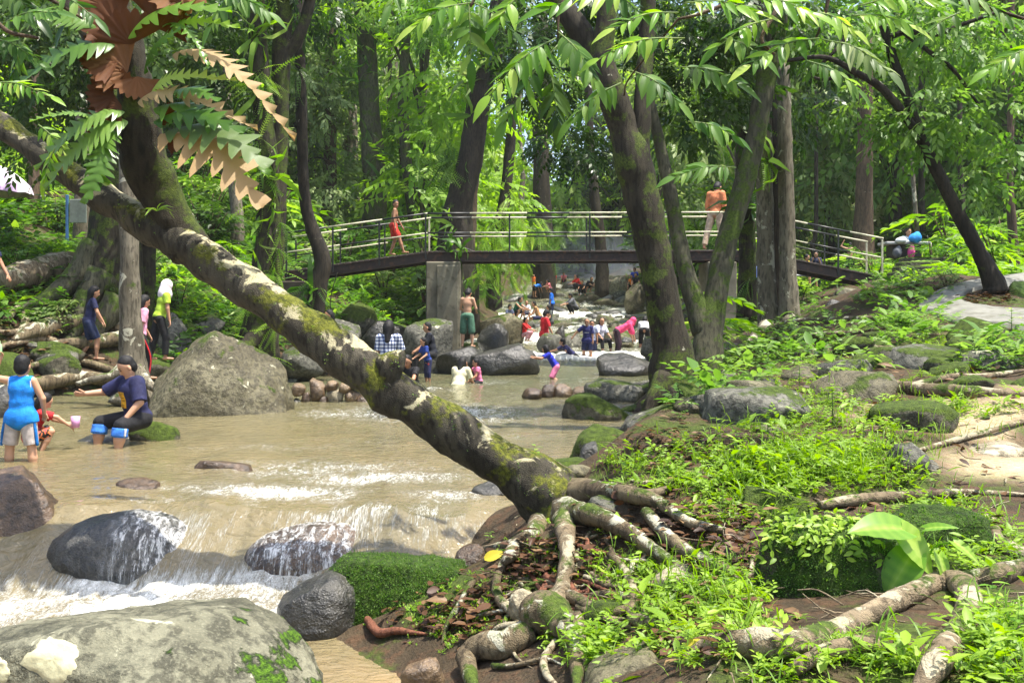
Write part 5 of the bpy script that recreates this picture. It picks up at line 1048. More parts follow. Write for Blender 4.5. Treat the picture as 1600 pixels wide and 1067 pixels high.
# saplings: label by what is near
SAP = {}
def sap_proto(k, nl, T, ls):
    o = thing('young_plant', 'x', 'plant'); m = MB(); tube(m, [(0, 0, -.05), (.02, 0, .5), (0, .02, 1)], [.02, .014, .006], 5, 4, .05); note(o, m.build('stem', LEAF['olive'], o))
    r = np.random.default_rng(k)
    for j in range(nl):
        z = .25 + .75 * j / (nl - 1); a = j * 2.4; f_ = link('leaf', T[j % len(T)], o); orient(f_, (0, 0, z), (math.cos(a), math.sin(a), .25), (-.2 * math.cos(a), -.2 * math.sin(a), 1), ls * r.uniform(.8, 1.2) * (1.1 - .3 * z), 1.25); note(o, f_)
    return o
SAPM = [sap_proto(1, 9, LEAFLET['big'], .55), sap_proto(2, 12, LEAFLET['bright'], .4), sap_proto(3, 7, LEAFLET['big'], .8)]
su = set()
for (px, py, k, hpx, lb) in [(1300, 662, 1, 60, 'tallest seedling of the bright cluster below the long root'), (1500, 580, 0, 48, 'young plant with round pale leaves below the path'), (1290, 545, 1, 30, 'small seedling among the slope roots'), (1080, 830, 1, 26, 'seedling beside the spreading roots'), (985, 850, 2, 28, 'lobed bright seedling between two big roots'), (840, 728, 2, 20, 'tiny bright seedling growing on the leaning trunk base'), (1105, 620, 0, 30, 'sapling with red tinted leaves by the forked tree'), (1180, 480, 0, 40, 'sapling with pale leaves in front of twin trunks'), (1265, 900, 1, 34, 'seedling in front of the dark bank rock'),
        (1030, 760, 1, 26, 'seedling behind the upper spreading root'), (1150, 720, 1, 44, 'seedling at the left of the bright cluster'), (1200, 690, 0, 50, 'broad leaved seedling in the bright cluster'), (1350, 700, 1, 46, 'seedling at the right of the bright cluster'), (1250, 610, 1, 44, 'seedling behind the bright cluster by the mossy rock'), (1420, 690, 2, 24, 'low seedling near the sandy patch'), (1550, 950, 2, 40, 'leafy plant right of the elbow root'), (1590, 1010, 0, 60, 'leafy plant in the bottom right corner'), (960, 1010, 1, 40, 'grassy seedling at the bottom between roots'), (1130, 800, 1, 34, 'seedling beside the brown leaf heap'), (1580, 520, 0, 40, 'fern like seedling below the path at the right edge'), (1390, 620, 1, 30, 'seedling on the long level root'), (765, 845, 2, 14, 'small seedling by the round brown stone')]:
    g = ground(px, py) if py != 728 else at(836, 716, 6.7); s = hpx / F * g.y; p = SAPM[k]
    if k in su: copy_tree(p, g, random.uniform(0, 6), s, lb)
    else: p.location = g; p.scale = (s, s, s); p['label'] = lb; su.add(k)
# small ferns near
FM = [MB() for _ in range(3)]
for k in range(3):
    for j in range(6):
        a = j * 1.05 + k; scat(FM[k], FERNF[j % 2], [[0, 0, 0]], [[math.cos(a), math.sin(a), .7]], [[-.4 * math.cos(a), -.4 * math.sin(a), 1]], .9)
FM = [f.mesh('small_fern', LEAF['bright']) for f in FM]
for k, (px, py, w_, lb) in enumerate([(1310, 1040, 70, 'small fern in the hollow under the short pale root'), (1370, 1045, 60, 'small fern beside the elbow root'), (1120, 640, 34, 'small fern by the mossy boulder'), (1210, 640, 36, 'small fern left of the bright cluster'), (1440, 990, 40, 'small fern above the short pale root'), (1590, 545, 60, 'fern at the right edge below the path'), (1000, 870, 34, 'small fern between the spreading roots'), (1250, 975, 44, 'small fern behind the elbow root'), (1480, 640, 40, 'fern above the long level root'), (1580, 900, 40, 'fern at the right edge near the looped root'), (1205, 600, 40, 'fern beside the upright mossy rock'), (1090, 720, 36, 'fern behind the pale brown boulder'), (1050, 745, 30, 'fern right of the broad mossy stone')]):
    g = ground(px, py); o = link('small_fern', FM[k % 3], None, g + Vector((0, 0, .02))); s = w_ / F * g.y * .6; o.scale = (s, s, s); o.rotation_euler = (0, 0, k); tag(o, lb, 'fern')
# dead leaves lying in heaps, one by one where the photo shows them
DL = []
for k, a in enumerate((.15, .35, .55, .75)):
    V, Q = broad_leaf(.22); V = V.copy(); V[:, 2] += .25 * V[:, 1] ** 2 * 4 * (1 if k % 2 else -1); m = MB(); m.add(V, Q, att=a); DL.append(m.mesh('dead_leaf', LEAF['dry']))
heaps = [(1130, 850, 70, 45, 34, 'reddish dead leaf in the heap beside the spreading roots', 26), (710, 965, 60, 35, 34, 'red brown dead leaf in the heap beside the moss covered rock', 24), (830, 885, 40, 30, 14, 'dead leaf caught under the foot of the leaning tree', 20), (1060, 720, 60, 25, 14, 'dead leaf behind the broad mossy stone', 18), (1500, 590, 100, 40, 16, 'dead leaf on the ground below the path', 16), (1380, 690, 150, 50, 16, 'brown dead leaf near the sandy patch', 18), (1100, 1000, 70, 50, 12, 'orange dead leaf in the grass at the bottom', 22), (990, 640, 40, 20, 10, 'dark dead leaf at the foot of the forked tree', 14)]
for (cx, cy_, rx, ry, n, lb, sz) in heaps:
    for k in range(n):
        px, py = cx + rx * random.gauss(0, .5), cy_ + ry * random.gauss(0, .5); g = ground(px, py); o = link('dead_leaf', random.choice(DL)); s = sz / F * g.y * random.uniform(.7, 1.4)
        a = random.uniform(0, 6.28); orient(o, g + Vector((0, 0, .02 + random.random() * .04)), (math.cos(a), math.sin(a), random.uniform(-.5, .6)), (random.gauss(0, .5), random.gauss(0, .5) - .3, 1), s, random.uniform(.8, 1.4)); tag(o, lb, 'dead leaf', lb.replace('dead leaf', 'dead leaves'))
for (px, py, c, lb, s) in [(757, 884, 'yellow', 'bright yellow fallen leaf beside the round brown stone', 34), (1070, 1030, 'yellow', 'yellow fallen leaf on the grass at the bottom', 40), (955, 790, 'dry', 'curled brown leaf on the foot of the leaning tree', 30)]:
    g = ground(px, py); m = MB(); m.add(*broad_leaf(.24), att=.5); o = link('fallen_leaf', m.mesh('fallen_leaf', LEAF[c])); orient(o, g + Vector((0, -.02, .05)), (.8, -.1, .35), (0, -.8, .7), s / F * g.y, 1.2); tag(o, lb, 'leaf')
# creeping plants hanging over the dark bank rock and small epiphytes
m = MB(); bvr = [rocks_bvh(o_) for o_ in COL.objects if o_.get('label', '').startswith(('dark mossy bank rock', 'mossy hump behind'))]; cam0 = Vector((0, 0, CZ))
for k in range(460):
    px, py = random.gauss(1270, 62), random.choice([random.gauss(818, 13), random.gauss(838, 20)]); d_ = (at(px, py, 1) - cam0).normalized(); hit = None
    for b_ in bvr:
        h_ = b_.ray_cast(cam0, d_)
        if h_[0] is not None and (hit is None or h_[3] < hit[3]): hit = h_
    if hit is None: continue
    nrm3 = np.array(hit[1]); scat(m, L2, [np.array(hit[0]) + nrm3 * random.uniform(.005, .035)], [[random.gauss(0, .7), -.2 + random.gauss(0, .3), random.gauss(-.35, .4)]], [nrm3 + rng.normal(size=3) * .4 + np.array([0, 0, .4])], random.uniform(.022, .05), wid=1.3)
o = m.build('creeping_plant', LEAF['fresh']); tag(o, kind='stuff'); tag(o, 'creeper with small pointed yellow green leaves draped over the dark bank rock', 'plant')
for (px, py, D, n, c, lb) in [(770, 95, 30.6, 30, 'bright', 'grassy fern clump perched in the crotch of the dark leaning trunk'), (735, 130, 30.6, 24, 'olive', 'pale fern tuft on the left side of the dark leaning trunk'), (700, 395, 27, 16, 'mid', 'fern growing on top of the concrete pier'), (720, 390, 26.6, 12, 'blue', 'dark fern hanging from the top edge of the pier'), (245, 330, 7.1, 8, 'bright', 'small strap fern in the fork of the leaning tree')]:
    m = MB(); X = rdir(n, .35); s_ = rng.uniform(.5, 1., n) * (.9 if D > 20 else .2) * (1.2 if D > 30 else .8); scat(m, STRAP, np.tile(at(px, py, D), (n, 1)), X, rdir(n, 1.5), s_); o = m.build('perched_fern', LEAF[c]); tag(o, lb, 'fern')
HGL = ['left', 'second from the left', 'middle', 'second from the right', 'right']
for k, (px, py, D, s) in enumerate([(805, 345, 32, 1.9), (850, 352, 36, 1.6), (1040, 350, 36, 1.6), (1130, 360, 34, 1.6), (752, 425, 30.5, 1.1), (742, 455, 30, .8), (775, 385, 31, 1.6), (690, 240, 31, 2.), (812, 425, 47, 1.6), (900, 340, 44, 1.6)]):
    m = MB(); s *= .62; n = 30; X = rdir(n, -.9); X[:, 2] -= .5; P = np.tile(at(px, py, D), (n, 1)) + rng.normal(size=(n, 3)) * .35; scat(m, HANG[k % 2], P, X, rdir(n, .1), rng.uniform(.6, 1.1, n) * s, wid=2.2); scat(m, STRAP, P, X * .8, rdir(n, .5), rng.uniform(.3, .6, n) * s)
    o = m.build('hanging_fern', LEAF['mid' if k % 2 else 'bright']); tag(o, 'curtain of bright green ferns drooping ' + ['below the left part of the bridge deck', 'behind the middle bridge rails', 'behind the rails right of the big forked trunk', 'behind the rails near the man in orange', 'beside the pier above the bare backed boy', 'low beside the pier', 'behind the second railing post', 'from the dark leaning trunk', 'over the left side of the far rapids', 'high behind the middle of the bridge'][k], 'fern')

m = MB()
for k in range(230):
    px, py = random.uniform(760, 1640), random.triangular(640, 1080, 850); g = ground(px, py)
    if g.z < float(ZW(g.y)) + .08: continue
    a = random.uniform(0, 6.28); L = random.uniform(.06, .28); d = np.array([math.cos(a), math.sin(a) * .7, random.uniform(-.1, .35)]) * L; P = np.array(g) + np.array([0, 0, .02])
    tube(m, [P, P + d * .5 + rng.normal(size=3) * L * .08, P + d], [.004, .0035, .002], 5, 3, .1, 2, k)
tag(m.build('fallen_twigs', BARK['root']), kind='stuff')

RK = [o_ for o_ in COL.objects if o_.get('label', '').startswith(('long rock covered', 'dark mossy bank rock', 'mossy hump behind'))]
tufts(RK, (505, 860, 755, 980), 2600, .008, .018, 'mid', 'moss_tufts'); tufts(RK, (1175, 790, 1570, 940), 1500, .008, .018, 'mid', 'moss_tufts')
tufts([LEAN_T], (180, 320, 900, 800), 900, .008, .02, 'mid', 'moss_tufts')

# ------------------------------------------------------------------ footbridge
def rotm(ax, ang): return np.array(Matrix.Rotation(ang, 3, ax))
YB = 27.0; BW = 1.15
def dz_(px, D=YB): return (px - 800) / F * D
deckx = [dz_(445), dz_(668), dz_(1172), dz_(1378)]; deckz = [at(0, 424, YB).z, at(0, 393, YB).z, at(0, 391, YB).z, at(0, 432, YB).z]
dk = lambda x: float(np.interp(x, deckx, deckz))
BRG = thing('footbridge', 'low arched steel footbridge with black and cream pipe railings crossing the river', 'bridge', (deckx[1], YB, .3))
M_STEEL = m_plain('dark brown painted steel', (.030, .017, .012), .6, .4, .5, 14, .5, dirt=(.095, .042, .02))
M_BLK = m_plain('black pipe paint', (.012, .014, .012), .4, .5, .2); M_CRM = m_plain('weathered cream pipe paint', (.55, .52, .36), .6, .4, .3, 14, .2, dirt=(.2, .22, .1))
M_CONC = m_plain('stained pier concrete', (.17, .155, .11), .9, .2, .45, 3, .5, dirt=(.06, .055, .035)); M_PLANK = m_plain('worn grey timber', (.16, .13, .10), .8, .3, .35, 10, .4)
def seg_box(m, p, q, h, w, off=0):
    p, q = np.array(p, float), np.array(q, float); L = np.linalg.norm(q - p); d = (q - p) / L; a = math.atan2(d[2], d[0])
    box(m, (p + q) / 2 + np.array([0, 0, off]), (L, w, h), M3=rotm('Y', -a))
for y in (YB, YB + BW):
    m = MB()
    for i in range(3):
        a, b = (deckx[i], y, deckz[i]), (deckx[i + 1], y, deckz[i + 1])
        seg_box(m, a, b, .24, .012, -.15)
        seg_box(m, a, b, .016, .10, -.03); seg_box(m, a, b, .016, .10, -.27)
    m.build('girder', M_STEEL, BRG, smooth=False)
pm_ = MB(); box(pm_, (0, 0, 0), (.15, BW - .1, .035), bev=.004); PLK = pm_.mesh('plank', M_PLANK, smooth=False)
x = deckx[0]
while x < deckx[3]:
    o = link('plank', PLK, BRG, (x - deckx[1], BW / 2, dk(x) + .0 - .3)); sl_ = (dk(x + .1) - dk(x - .1)) / .2; o.rotation_euler = (0, -math.atan(sl_), random.uniform(-.01, .01)); x += .17
def pipe(m, p, q, r=.024, s=8): tube(m, [p, tuple((np.array(p) + np.array(q)) / 2), q], [r, r, r], s, 1, 0)
for side, y in enumerate((YB - .02, YB + BW + .02)):
    xs = list(np.linspace(deckx[0] + .05, deckx[1] - .05, 4)) + list(np.linspace(deckx[1] + .05 + .0, deckx[2], 5))[0:] + list(np.linspace(deckx[2], deckx[3] - .0, 4))[1:]
    xs = sorted(set([round(v, 3) for v in xs])); hh = [1.02, 1.05]
    for xp in xs:
        if abs(xp - (deckx[1] + .05)) < .02: continue
        m = MB(); zb = dk(xp) - .2; zt = dk(xp) + 1.0; box(m, (xp, y, (zb + zt) / 2), (.045, .045, zt - zb), bev=.004); m.build('post', M_CRM if xp > deckx[3] - .1 or (side and abs(xp - deckx[1]) < .3) else M_BLK, BRG, smooth=False)
    for lvl, nm in ((1.03, 'handrail'), (.50, 'middle_rail')):
        x0 = deckx[0] - .05; i = side + (lvl < 1)
        while x0 < deckx[3]:
            x1 = min(x0 + (1.55 if i % 2 else 1.15), deckx[3] + .03)
            for br in deckx[1:3]:
                if x0 < br - .02 < x1 - .02: x1 = br
            m = MB(); pipe(m, (x0, y, dk(x0) + lvl), (x1, y, dk(x1) + lvl), .026 if lvl > 1 else .022); m.build(nm, M_CRM if i % 2 else M_BLK, BRG); x0 = x1; i += 1
        if lvl > 1: pass
m = MB(); z0, z1 = .1, deckz[1] - .28; xa, xb = dz_(666), dz_(720)
box(m, ((xa + xb) / 2, YB + BW / 2, (z0 + z1) / 2), (xb - xa, BW + .25, z1 - z0), bev=.03); box(m, ((xa + xb) / 2 + .12, YB - .125 - .03, (z0 + z1) / 2 - .05), (xb - xa - .35, .06, z1 - z0 - .1), bev=.02); m.build('pier', M_CONC, BRG, smooth=False)
m = MB(); xa, xb = dz_(1105), dz_(1150); box(m, ((xa + xb) / 2, YB + BW / 2, (z0 + z1) / 2), (xb - xa, BW + .25, z1 - z0), bev=.03); m.build('pier', M_CONC, BRG, smooth=False)
m = MB(); box(m, (dz_(462), YB + BW / 2, 1.5), (.9, BW + .5, 2.1), bev=.03); m.build('abutment', m_plain('dark abutment concrete', (.05, .042, .032), .9, .2, .4, 4, .5), BRG, smooth=False)
m = MB(); box(m, (dz_(1385), YB + BW / 2, 2.3), (.6, BW + .5, .6), bev=.03); m.build('abutment', M_CONC, BRG, smooth=False)
m = MB(); pipe(m, at(1192, 428, YB + 1.6), at(1330, 434, YB + 2.2), .03); tag(m.build('water_pipe', m_plain('grey pipe', (.3, .33, .33), .4), org=at(1192, 428, YB + 1.6)), 'thin grey pipe running under the right bridge ramp', 'pipe')
m = MB(); pipe(m, at(562, 344, YB + 2.6), at(640, 356, YB + 2.2), .012); pipe(m, at(640, 356, YB + 2.2), at(760, 400, YB + 1.6), .012); tag(m.build('cable', M_BLK, org=at(640, 356, YB + 2.2)), 'slack black cable hanging behind the left bridge railing', 'cable')
m = MB(); tube(m, [at(528, 425, YB - .1), at(520, 450, YB - .1), at(516, 478, YB - .1), at(524, 500, YB - .3)], [.015] * 4, 6, 5, 0); tag(m.build('hanging_vine', BARK['dark'], org=at(528, 425, YB)), 'thin dark vine dangling from the left bridge ramp', 'vine')

# ------------------------------------------------------------------ small built things
M_WHITE = m_plain('white paint', (.75, .74, .72), .6, .3, .1)
org = at(5, 330, 24); o = thing('parasol', 'pale pink and lilac parasol half cut by the left edge', 'parasol', org)
t = NT('pink parasol cloth'); c_ = t.ramp(t.noise(2.2, 2), [(.45, (.78, .70, .76)), (.56, (.50, .36, .58))]); M_PAR = t.fin(c_, .8, t.noise(20, 3), .2)
c0 = np.array(at(-4, 258, 24)); a_ = np.linspace(0, 2 * np.pi, 8, endpoint=False); R_ = .80
for k in range(8):
    a0, a1 = a_[k], a_[(k + 1) % 8]; m = MB(); V, Q = [], []
    for i in range(6):
        r = R_ * i / 5; z = -.52 * (i / 5) ** 1.5
        for j in range(4): a = a0 + (a1 - a0 if a1 > a0 else a1 + 2 * np.pi - a0) * j / 3; sag = -.04 * math.sin(math.pi * j / 3) * (i / 5) ** 2; rr = r * (1 - .05 * math.sin(math.pi * j / 3)); V.append(c0 + np.array([rr * math.cos(a), rr * math.sin(a), z + sag]))
    for j in range(4): a = a0 + (a1 - a0 if a1 > a0 else a1 + 2 * np.pi - a0) * j / 3; V.append(c0 + np.array([R_ * math.cos(a), R_ * math.sin(a), -.68 - .03 * (j % 2)]))
    for i in range(6):
        for j in range(3): Q.append((i * 4 + j, (i + 1) * 4 + j, (i + 1) * 4 + j + 1, i * 4 + j + 1))
    m.add(np.array(V), np.array(Q)); m.build('canopy_panel', M_PAR, o)
m = MB(); pipe(m, c0 + np.array([0, 0, .1]), (c0[0], c0[1], Hs(c0[0], c0[1])), .02); m.build('pole', M_CRM, o)
org = ground(122, 392, 22); o = thing('notice_board', 'grey board on a blue post behind the buttress tree', 'board', org); b_ = at(122, 330, org.y)
m = MB(); box(m, b_, (.42, .04, .58), bev=.01); m.build('panel', m_plain('grey board', (.2, .23, .2), .6), o, smooth=False)
m = MB(); box(m, (b_.x - .27, b_.y, (b_.z + .4 + org.z) / 2), (.06, .06, b_.z + .4 - org.z), bev=.006); m.build('post', m_plain('blue post', (.06, .16, .36), .5), o, smooth=False)
org = at(322, 372, 42); o = thing('shelter', 'small open shelter with a red tiled roof among trees at the left', 'shelter', (org.x, org.y, Hs(org.x, org.y)))
M_TILE = m_plain('red roof tile', (.30, .09, .06), .7, .3, .35, 10)
rc = np.array(at(322, 312, 42)); m = MB(); box(m, rc, (2.4, 2.4, .05)); m.build('ceiling', M_WHITE, o, smooth=False)
TL = MB(); box(TL, (0, 0, 0), (.22, .36, .035), bev=.006); TLm = TL.mesh('roof_tile', M_TILE, smooth=False); oo = np.array(o['org'])
for i in range(10):
    for j in range(4):
        t_ = j / 3.; q = link('roof_tile', TLm, o, rc - oo + np.array([-1.15 + i * .255, -1.15 + t_ * .95, .08 + t_ * .42 + .01 * (i % 2)])); q.rotation_euler = (math.atan(.42 / .95), 0, 0)
for sx in (-1, 1):
    for sy in (-1, 1): m = MB(); p = rc + np.array([sx * 1.05, sy * 1.05, 0]); pipe(m, p, (p[0], p[1], Hs(p[0], p[1])), .06); m.build('post', m_plain('shelter post', (.25, .12, .07), .7), o)
org = at(378, 400, 33); o = thing('low_wall', 'short grey concrete wall with a mossy cap behind the leaning trunk', 'wall', (org.x, org.y, Hs(org.x, org.y)))
m = MB(); box(m, (org.x, org.y, org.z - .3), (1.5, .25, 1.2), bev=.02); m.build('wall_face', m_plain('wall concrete', (.26, .25, .22), .9), o, smooth=False); m = MB(); box(m, (org.x, org.y, org.z + .34), (1.6, .34, .09), bev=.02); m.build('cap', ROCK['moss'], o, smooth=False)
ST = thing('stone_steps', 'mossy concrete steps climbing from the right bridge end', 'steps', ground(1450, 430, 18)); 
for k, (py, x0, x1, D) in enumerate([(427, 1392, 1500, 22), (418, 1400, 1530, 23.2), (411, 1405, 1545, 24.4), (404, 1410, 1535, 25.6)]):
    a = at((x0 + x1) / 2, py, D); m = MB(); box(m, (a.x, a.y, a.z - .12), ((x1 - x0) / F * D, .5, .3), bev=.03, rz=-.08); m.build('step', ROCK['moss'], ST, smooth=False)
org = at(1418, 400, 27.5); o = thing('picnic_table', 'dark picnic table loaded with bags beside the white barked sapling', 'table', org)
m = MB(); box(m, at(1412, 381, 27.5), (1.2, .7, .07), bev=.01); m.build('table_top', m_plain('table grey', (.35, .36, .34), .5), o, smooth=False)
m = MB(); box(m, at(1412, 393, 27.6), (.8, .5, .34), bev=.02); m.build('base', m_plain('table dark', (.03, .03, .03), .7), o, smooth=False)

# ------------------------------------------------------------------ people: smooth distance-field bodies
def surf_nets(f, o, h):
    s = f < 0; nx, ny, nz = f.shape; acc = np.zeros((nx - 1, ny - 1, nz - 1, 3)); cnt = np.zeros((nx - 1, ny - 1, nz - 1))
    G = np.indices((nx - 1, ny - 1, nz - 1)).transpose(1, 2, 3, 0)
    sl_ = lambda d: tuple(slice(k, k + n - 1) for k, n in zip(d, (nx, ny, nz)))
    for ax in range(3):
        for a in (0, 1):
            for b in (0, 1):
                d0 = [0, 0, 0]; oth = [i for i in range(3) if i != ax]; d0[oth[0]] = a; d0[oth[1]] = b; d1 = list(d0); d1[ax] = 1
                f0, f1 = f[sl_(d0)], f[sl_(d1)]; mk = (f0 < 0) != (f1 < 0); t_ = np.where(mk, f0 / np.where(mk, f0 - f1, 1), 0)
                for c in range(3): acc[..., c] += mk * (d0[c] if c != ax else t_)
                cnt += mk
    on = cnt > 0; idx = -np.ones(on.shape, int); idx[on] = np.arange(on.sum()); V = (G[on] + acc[on] / cnt[on][:, None]) * h + o; Q = []
    for ax in range(3):
        u, v = [(1, 2), (2, 0), (0, 1)][ax]; d1 = [0, 0, 0]; d1[ax] = 1
        a_ = [slice(1, n - 1) for n in (nx, ny, nz)]; a_[ax] = slice(0, (nx, ny, nz)[ax] - 1); b_ = list(a_); b_[ax] = slice(1, (nx, ny, nz)[ax])
        sa, sb = s[tuple(a_)], s[tuple(b_)]; I = np.argwhere(sa != sb)
        if not len(I): continue
        fl = sa[tuple(I.T)]; off = np.ones(3, int); off[ax] = 0; I = I + off; eu = np.eye(3, dtype=int)[u]; ev = np.eye(3, dtype=int)[v]
        c = [idx[tuple((I - k1 * eu - k2 * ev).T)] for k1, k2 in ((1, 1), (0, 1), (0, 0), (1, 0))]; q = np.stack(c, -1); q[~fl] = q[~fl][:, ::-1]; Q.append(q)
    Q = np.vstack(Q); return V, Q[(Q >= 0).all(1)]
def nrm(v): v = np.array(v, float); return v / (np.linalg.norm(v) + 1e-9)
class SDF:
    def __init__(s): s.p = []
    def cap(s, a, b, r0, r1, k=.02): s.p.append(('c', np.array(a, float), np.array(b, float), r0, r1, k)); return s
    def flat(s, a, b, r0, r1, k=.02): s.p.append(('f', np.array(a, float), np.array(b, float), r0, r1, k)); return s
    def ell(s, c, A, r, k=.03): s.p.append(('e', np.array(c, float), np.array(A, float), np.array(r, float), 0, k)); return s
    def mesh(s, h, wr=0., ws=8., seed=0):
        lo, hi = [], []
        for q in s.p:
            if q[0] != 'e': R_ = max(q[3], q[4]); lo.append(np.minimum(q[1], q[2]) - R_); hi.append(np.maximum(q[1], q[2]) + R_)
            else: R_ = max(q[3]); lo.append(q[1] - R_); hi.append(q[1] + R_)
        LO = np.min(lo, 0) - 3 * h; n = np.ceil((np.max(hi, 0) + 3 * h - LO) / h).astype(int) + 1; f = np.full(n, .3)
        for q, l, u in zip(s.p, lo, hi):
            mg = q[5] + 2 * h + .01; a = np.maximum(0, np.floor((l - mg - LO) / h).astype(int)); b = np.minimum(n, np.ceil((u + mg - LO) / h).astype(int) + 1)
            P = np.stack(np.meshgrid(*[np.arange(a[i], b[i]) * h + LO[i] for i in range(3)], indexing='ij'), -1)
            if q[0] != 'e':
                ab = q[2] - q[1]; tu = ((P - q[1]) @ ab) / (ab @ ab + 1e-12); t_ = np.clip(tu, 0, 1); d = np.linalg.norm(P - q[1] - t_[..., None] * ab, axis=-1) - (q[3] + (q[4] - q[3]) * t_)
                if q[0] == 'f': d = np.maximum(d, (tu - 1) * np.linalg.norm(ab))
            else:
                L = (P - q[1]) @ q[2].T; k0 = np.linalg.norm(L / q[3], axis=-1); k1 = np.linalg.norm(L / q[3] ** 2, axis=-1); d = k0 * (k0 - 1) / (k1 + 1e-9)
            g = f[a[0]:b[0], a[1]:b[1], a[2]:b[2]]; k = q[5]; hh = np.maximum(k - np.abs(g - d), 0) / k; g[...] = np.minimum(g, d) - hh * hh * k * .25
        if wr: 
            P = np.stack(np.meshgrid(*[np.arange(n[i]) * h + LO[i] for i in range(3)], indexing='ij'), -1); f = f + wr * vn(P * ws * np.array([1, 1, .6]), seed)
        return surf_nets(f, LO, h)
SKIN = [m_plain('warm brown skin', (.42, .22, .13), .5, .35, .12, 6, .05), m_plain('tan skin', (.50, .28, .17), .5, .35, .12, 6, .05), m_plain('deep tan skin', (.33, .165, .09), .45, .4, .12, 6, .05)]
M_HAIR = m_plain('black wet hair', (.010, .009, .009), .62, .3, .5, 40, .8); M_EYE = m_plain('dark eye', (.01, .008, .006), .2); M_LIP = m_plain('lip', (.30, .10, .08), .5)
CLOTH = {}
def cloth(c, rough=.75):
    if c not in CLOTH:
        t = NT('cloth %d' % len(CLOTH)); n = t.noise(9, 5); CLOTH[c] = t.fin(t.mix(t.rng(n, .35, .65), tuple(x * .72 for x in c), tuple(min(1, x * 1.12) for x in c)), rough, t.math('ADD', n, t.math('MULTIPLY', t.noise(160, 2), .25)), .7, .03, spec=.3)
    return CLOTH[c]
t = NT('blue and white checked cotton'); 
px_ = t.n('SeparateXYZ', Vector=t.n('TexCoord').outputs['Object'])
def band(o_): return t.math('GREATER_THAN', t.math('SINE', t.math('MULTIPLY', o_, 95.)), .15)
bx_, bz_ = band(t.math('ADD', px_.outputs[0], t.math('MULTIPLY', px_.outputs[1], .6))), band(px_.outputs[2]); sm = t.math('MULTIPLY', t.math('ADD', bx_, bz_), .5)
PLAID = t.fin(t.ramp(sm, [(.0, (.70, .72, .75)), (.5, (.16, .20, .33)), (1., (.02, .03, .08))]), .8, t.noise(100, 2), .2)
t = NT('black shorts with bright print'); PRINT = t.fin(t.ramp(t.noise(26, 2), [(.50, (.015, .012, .015)), (.56, (.75, .22, .03)), (.64, (.55, .04, .10))]), .8)
POSE = dict(
 stand=dict(lean=3, aL=((-.18, .0, -1), (-.05, .15, -1)), aR=((.18, 0, -1), (.05, .15, -1)), lL=((-.10, .03, -1), (-.03, -.03, -1)), lR=((.10, .03, -1), (.03, -.03, -1))),
 walk=dict(lean=9, aL=((-.18, .35, -1), (0, .6, -1)), aR=((.18, -.35, -1), (.02, 0, -1)), lL=((-.05, .10, -1), (-.02, -.55, -1)), lR=((.05, .45, -1), (.02, -.05, -1))),
 sit=dict(lean=10, aL=((-.2, .45, -1), (0, .8, -.5)), aR=((.2, .45, -1), (0, .8, -.5)), lL=((-.2, 1, -.05), (-.02, .1, -1)), lR=((.2, 1, -.05), (.02, .1, -1))),
 squat=dict(lean=28, aL=((-.1, .8, -.7), (.1, .9, -.3)), aR=((.1, .8, -.7), (-.1, .9, -.3)), lL=((-.25, .9, .35), (0, -.45, -1)), lR=((.25, .9, .35), (0, -.45, -1))),
 bend=dict(lean=78, aL=((-.1, .35, -1), (0, .3, -1)), aR=((.1, .35, -1), (0, .3, -1)), lL=((-.12, .15, -1), (0, -.1, -1)), lR=((.12, .2, -1), (0, -.1, -1))),
 wade=dict(lean=16, aL=((-.3, .3, -1), (-.1, .9, -.5)), aR=((.3, .3, -1), (.1, .9, -.5)), lL=((-.12, .15, -1), (-.03, -.1, -1)), lR=((.12, .0, -1), (.03, -.05, -1))))
NP = 0
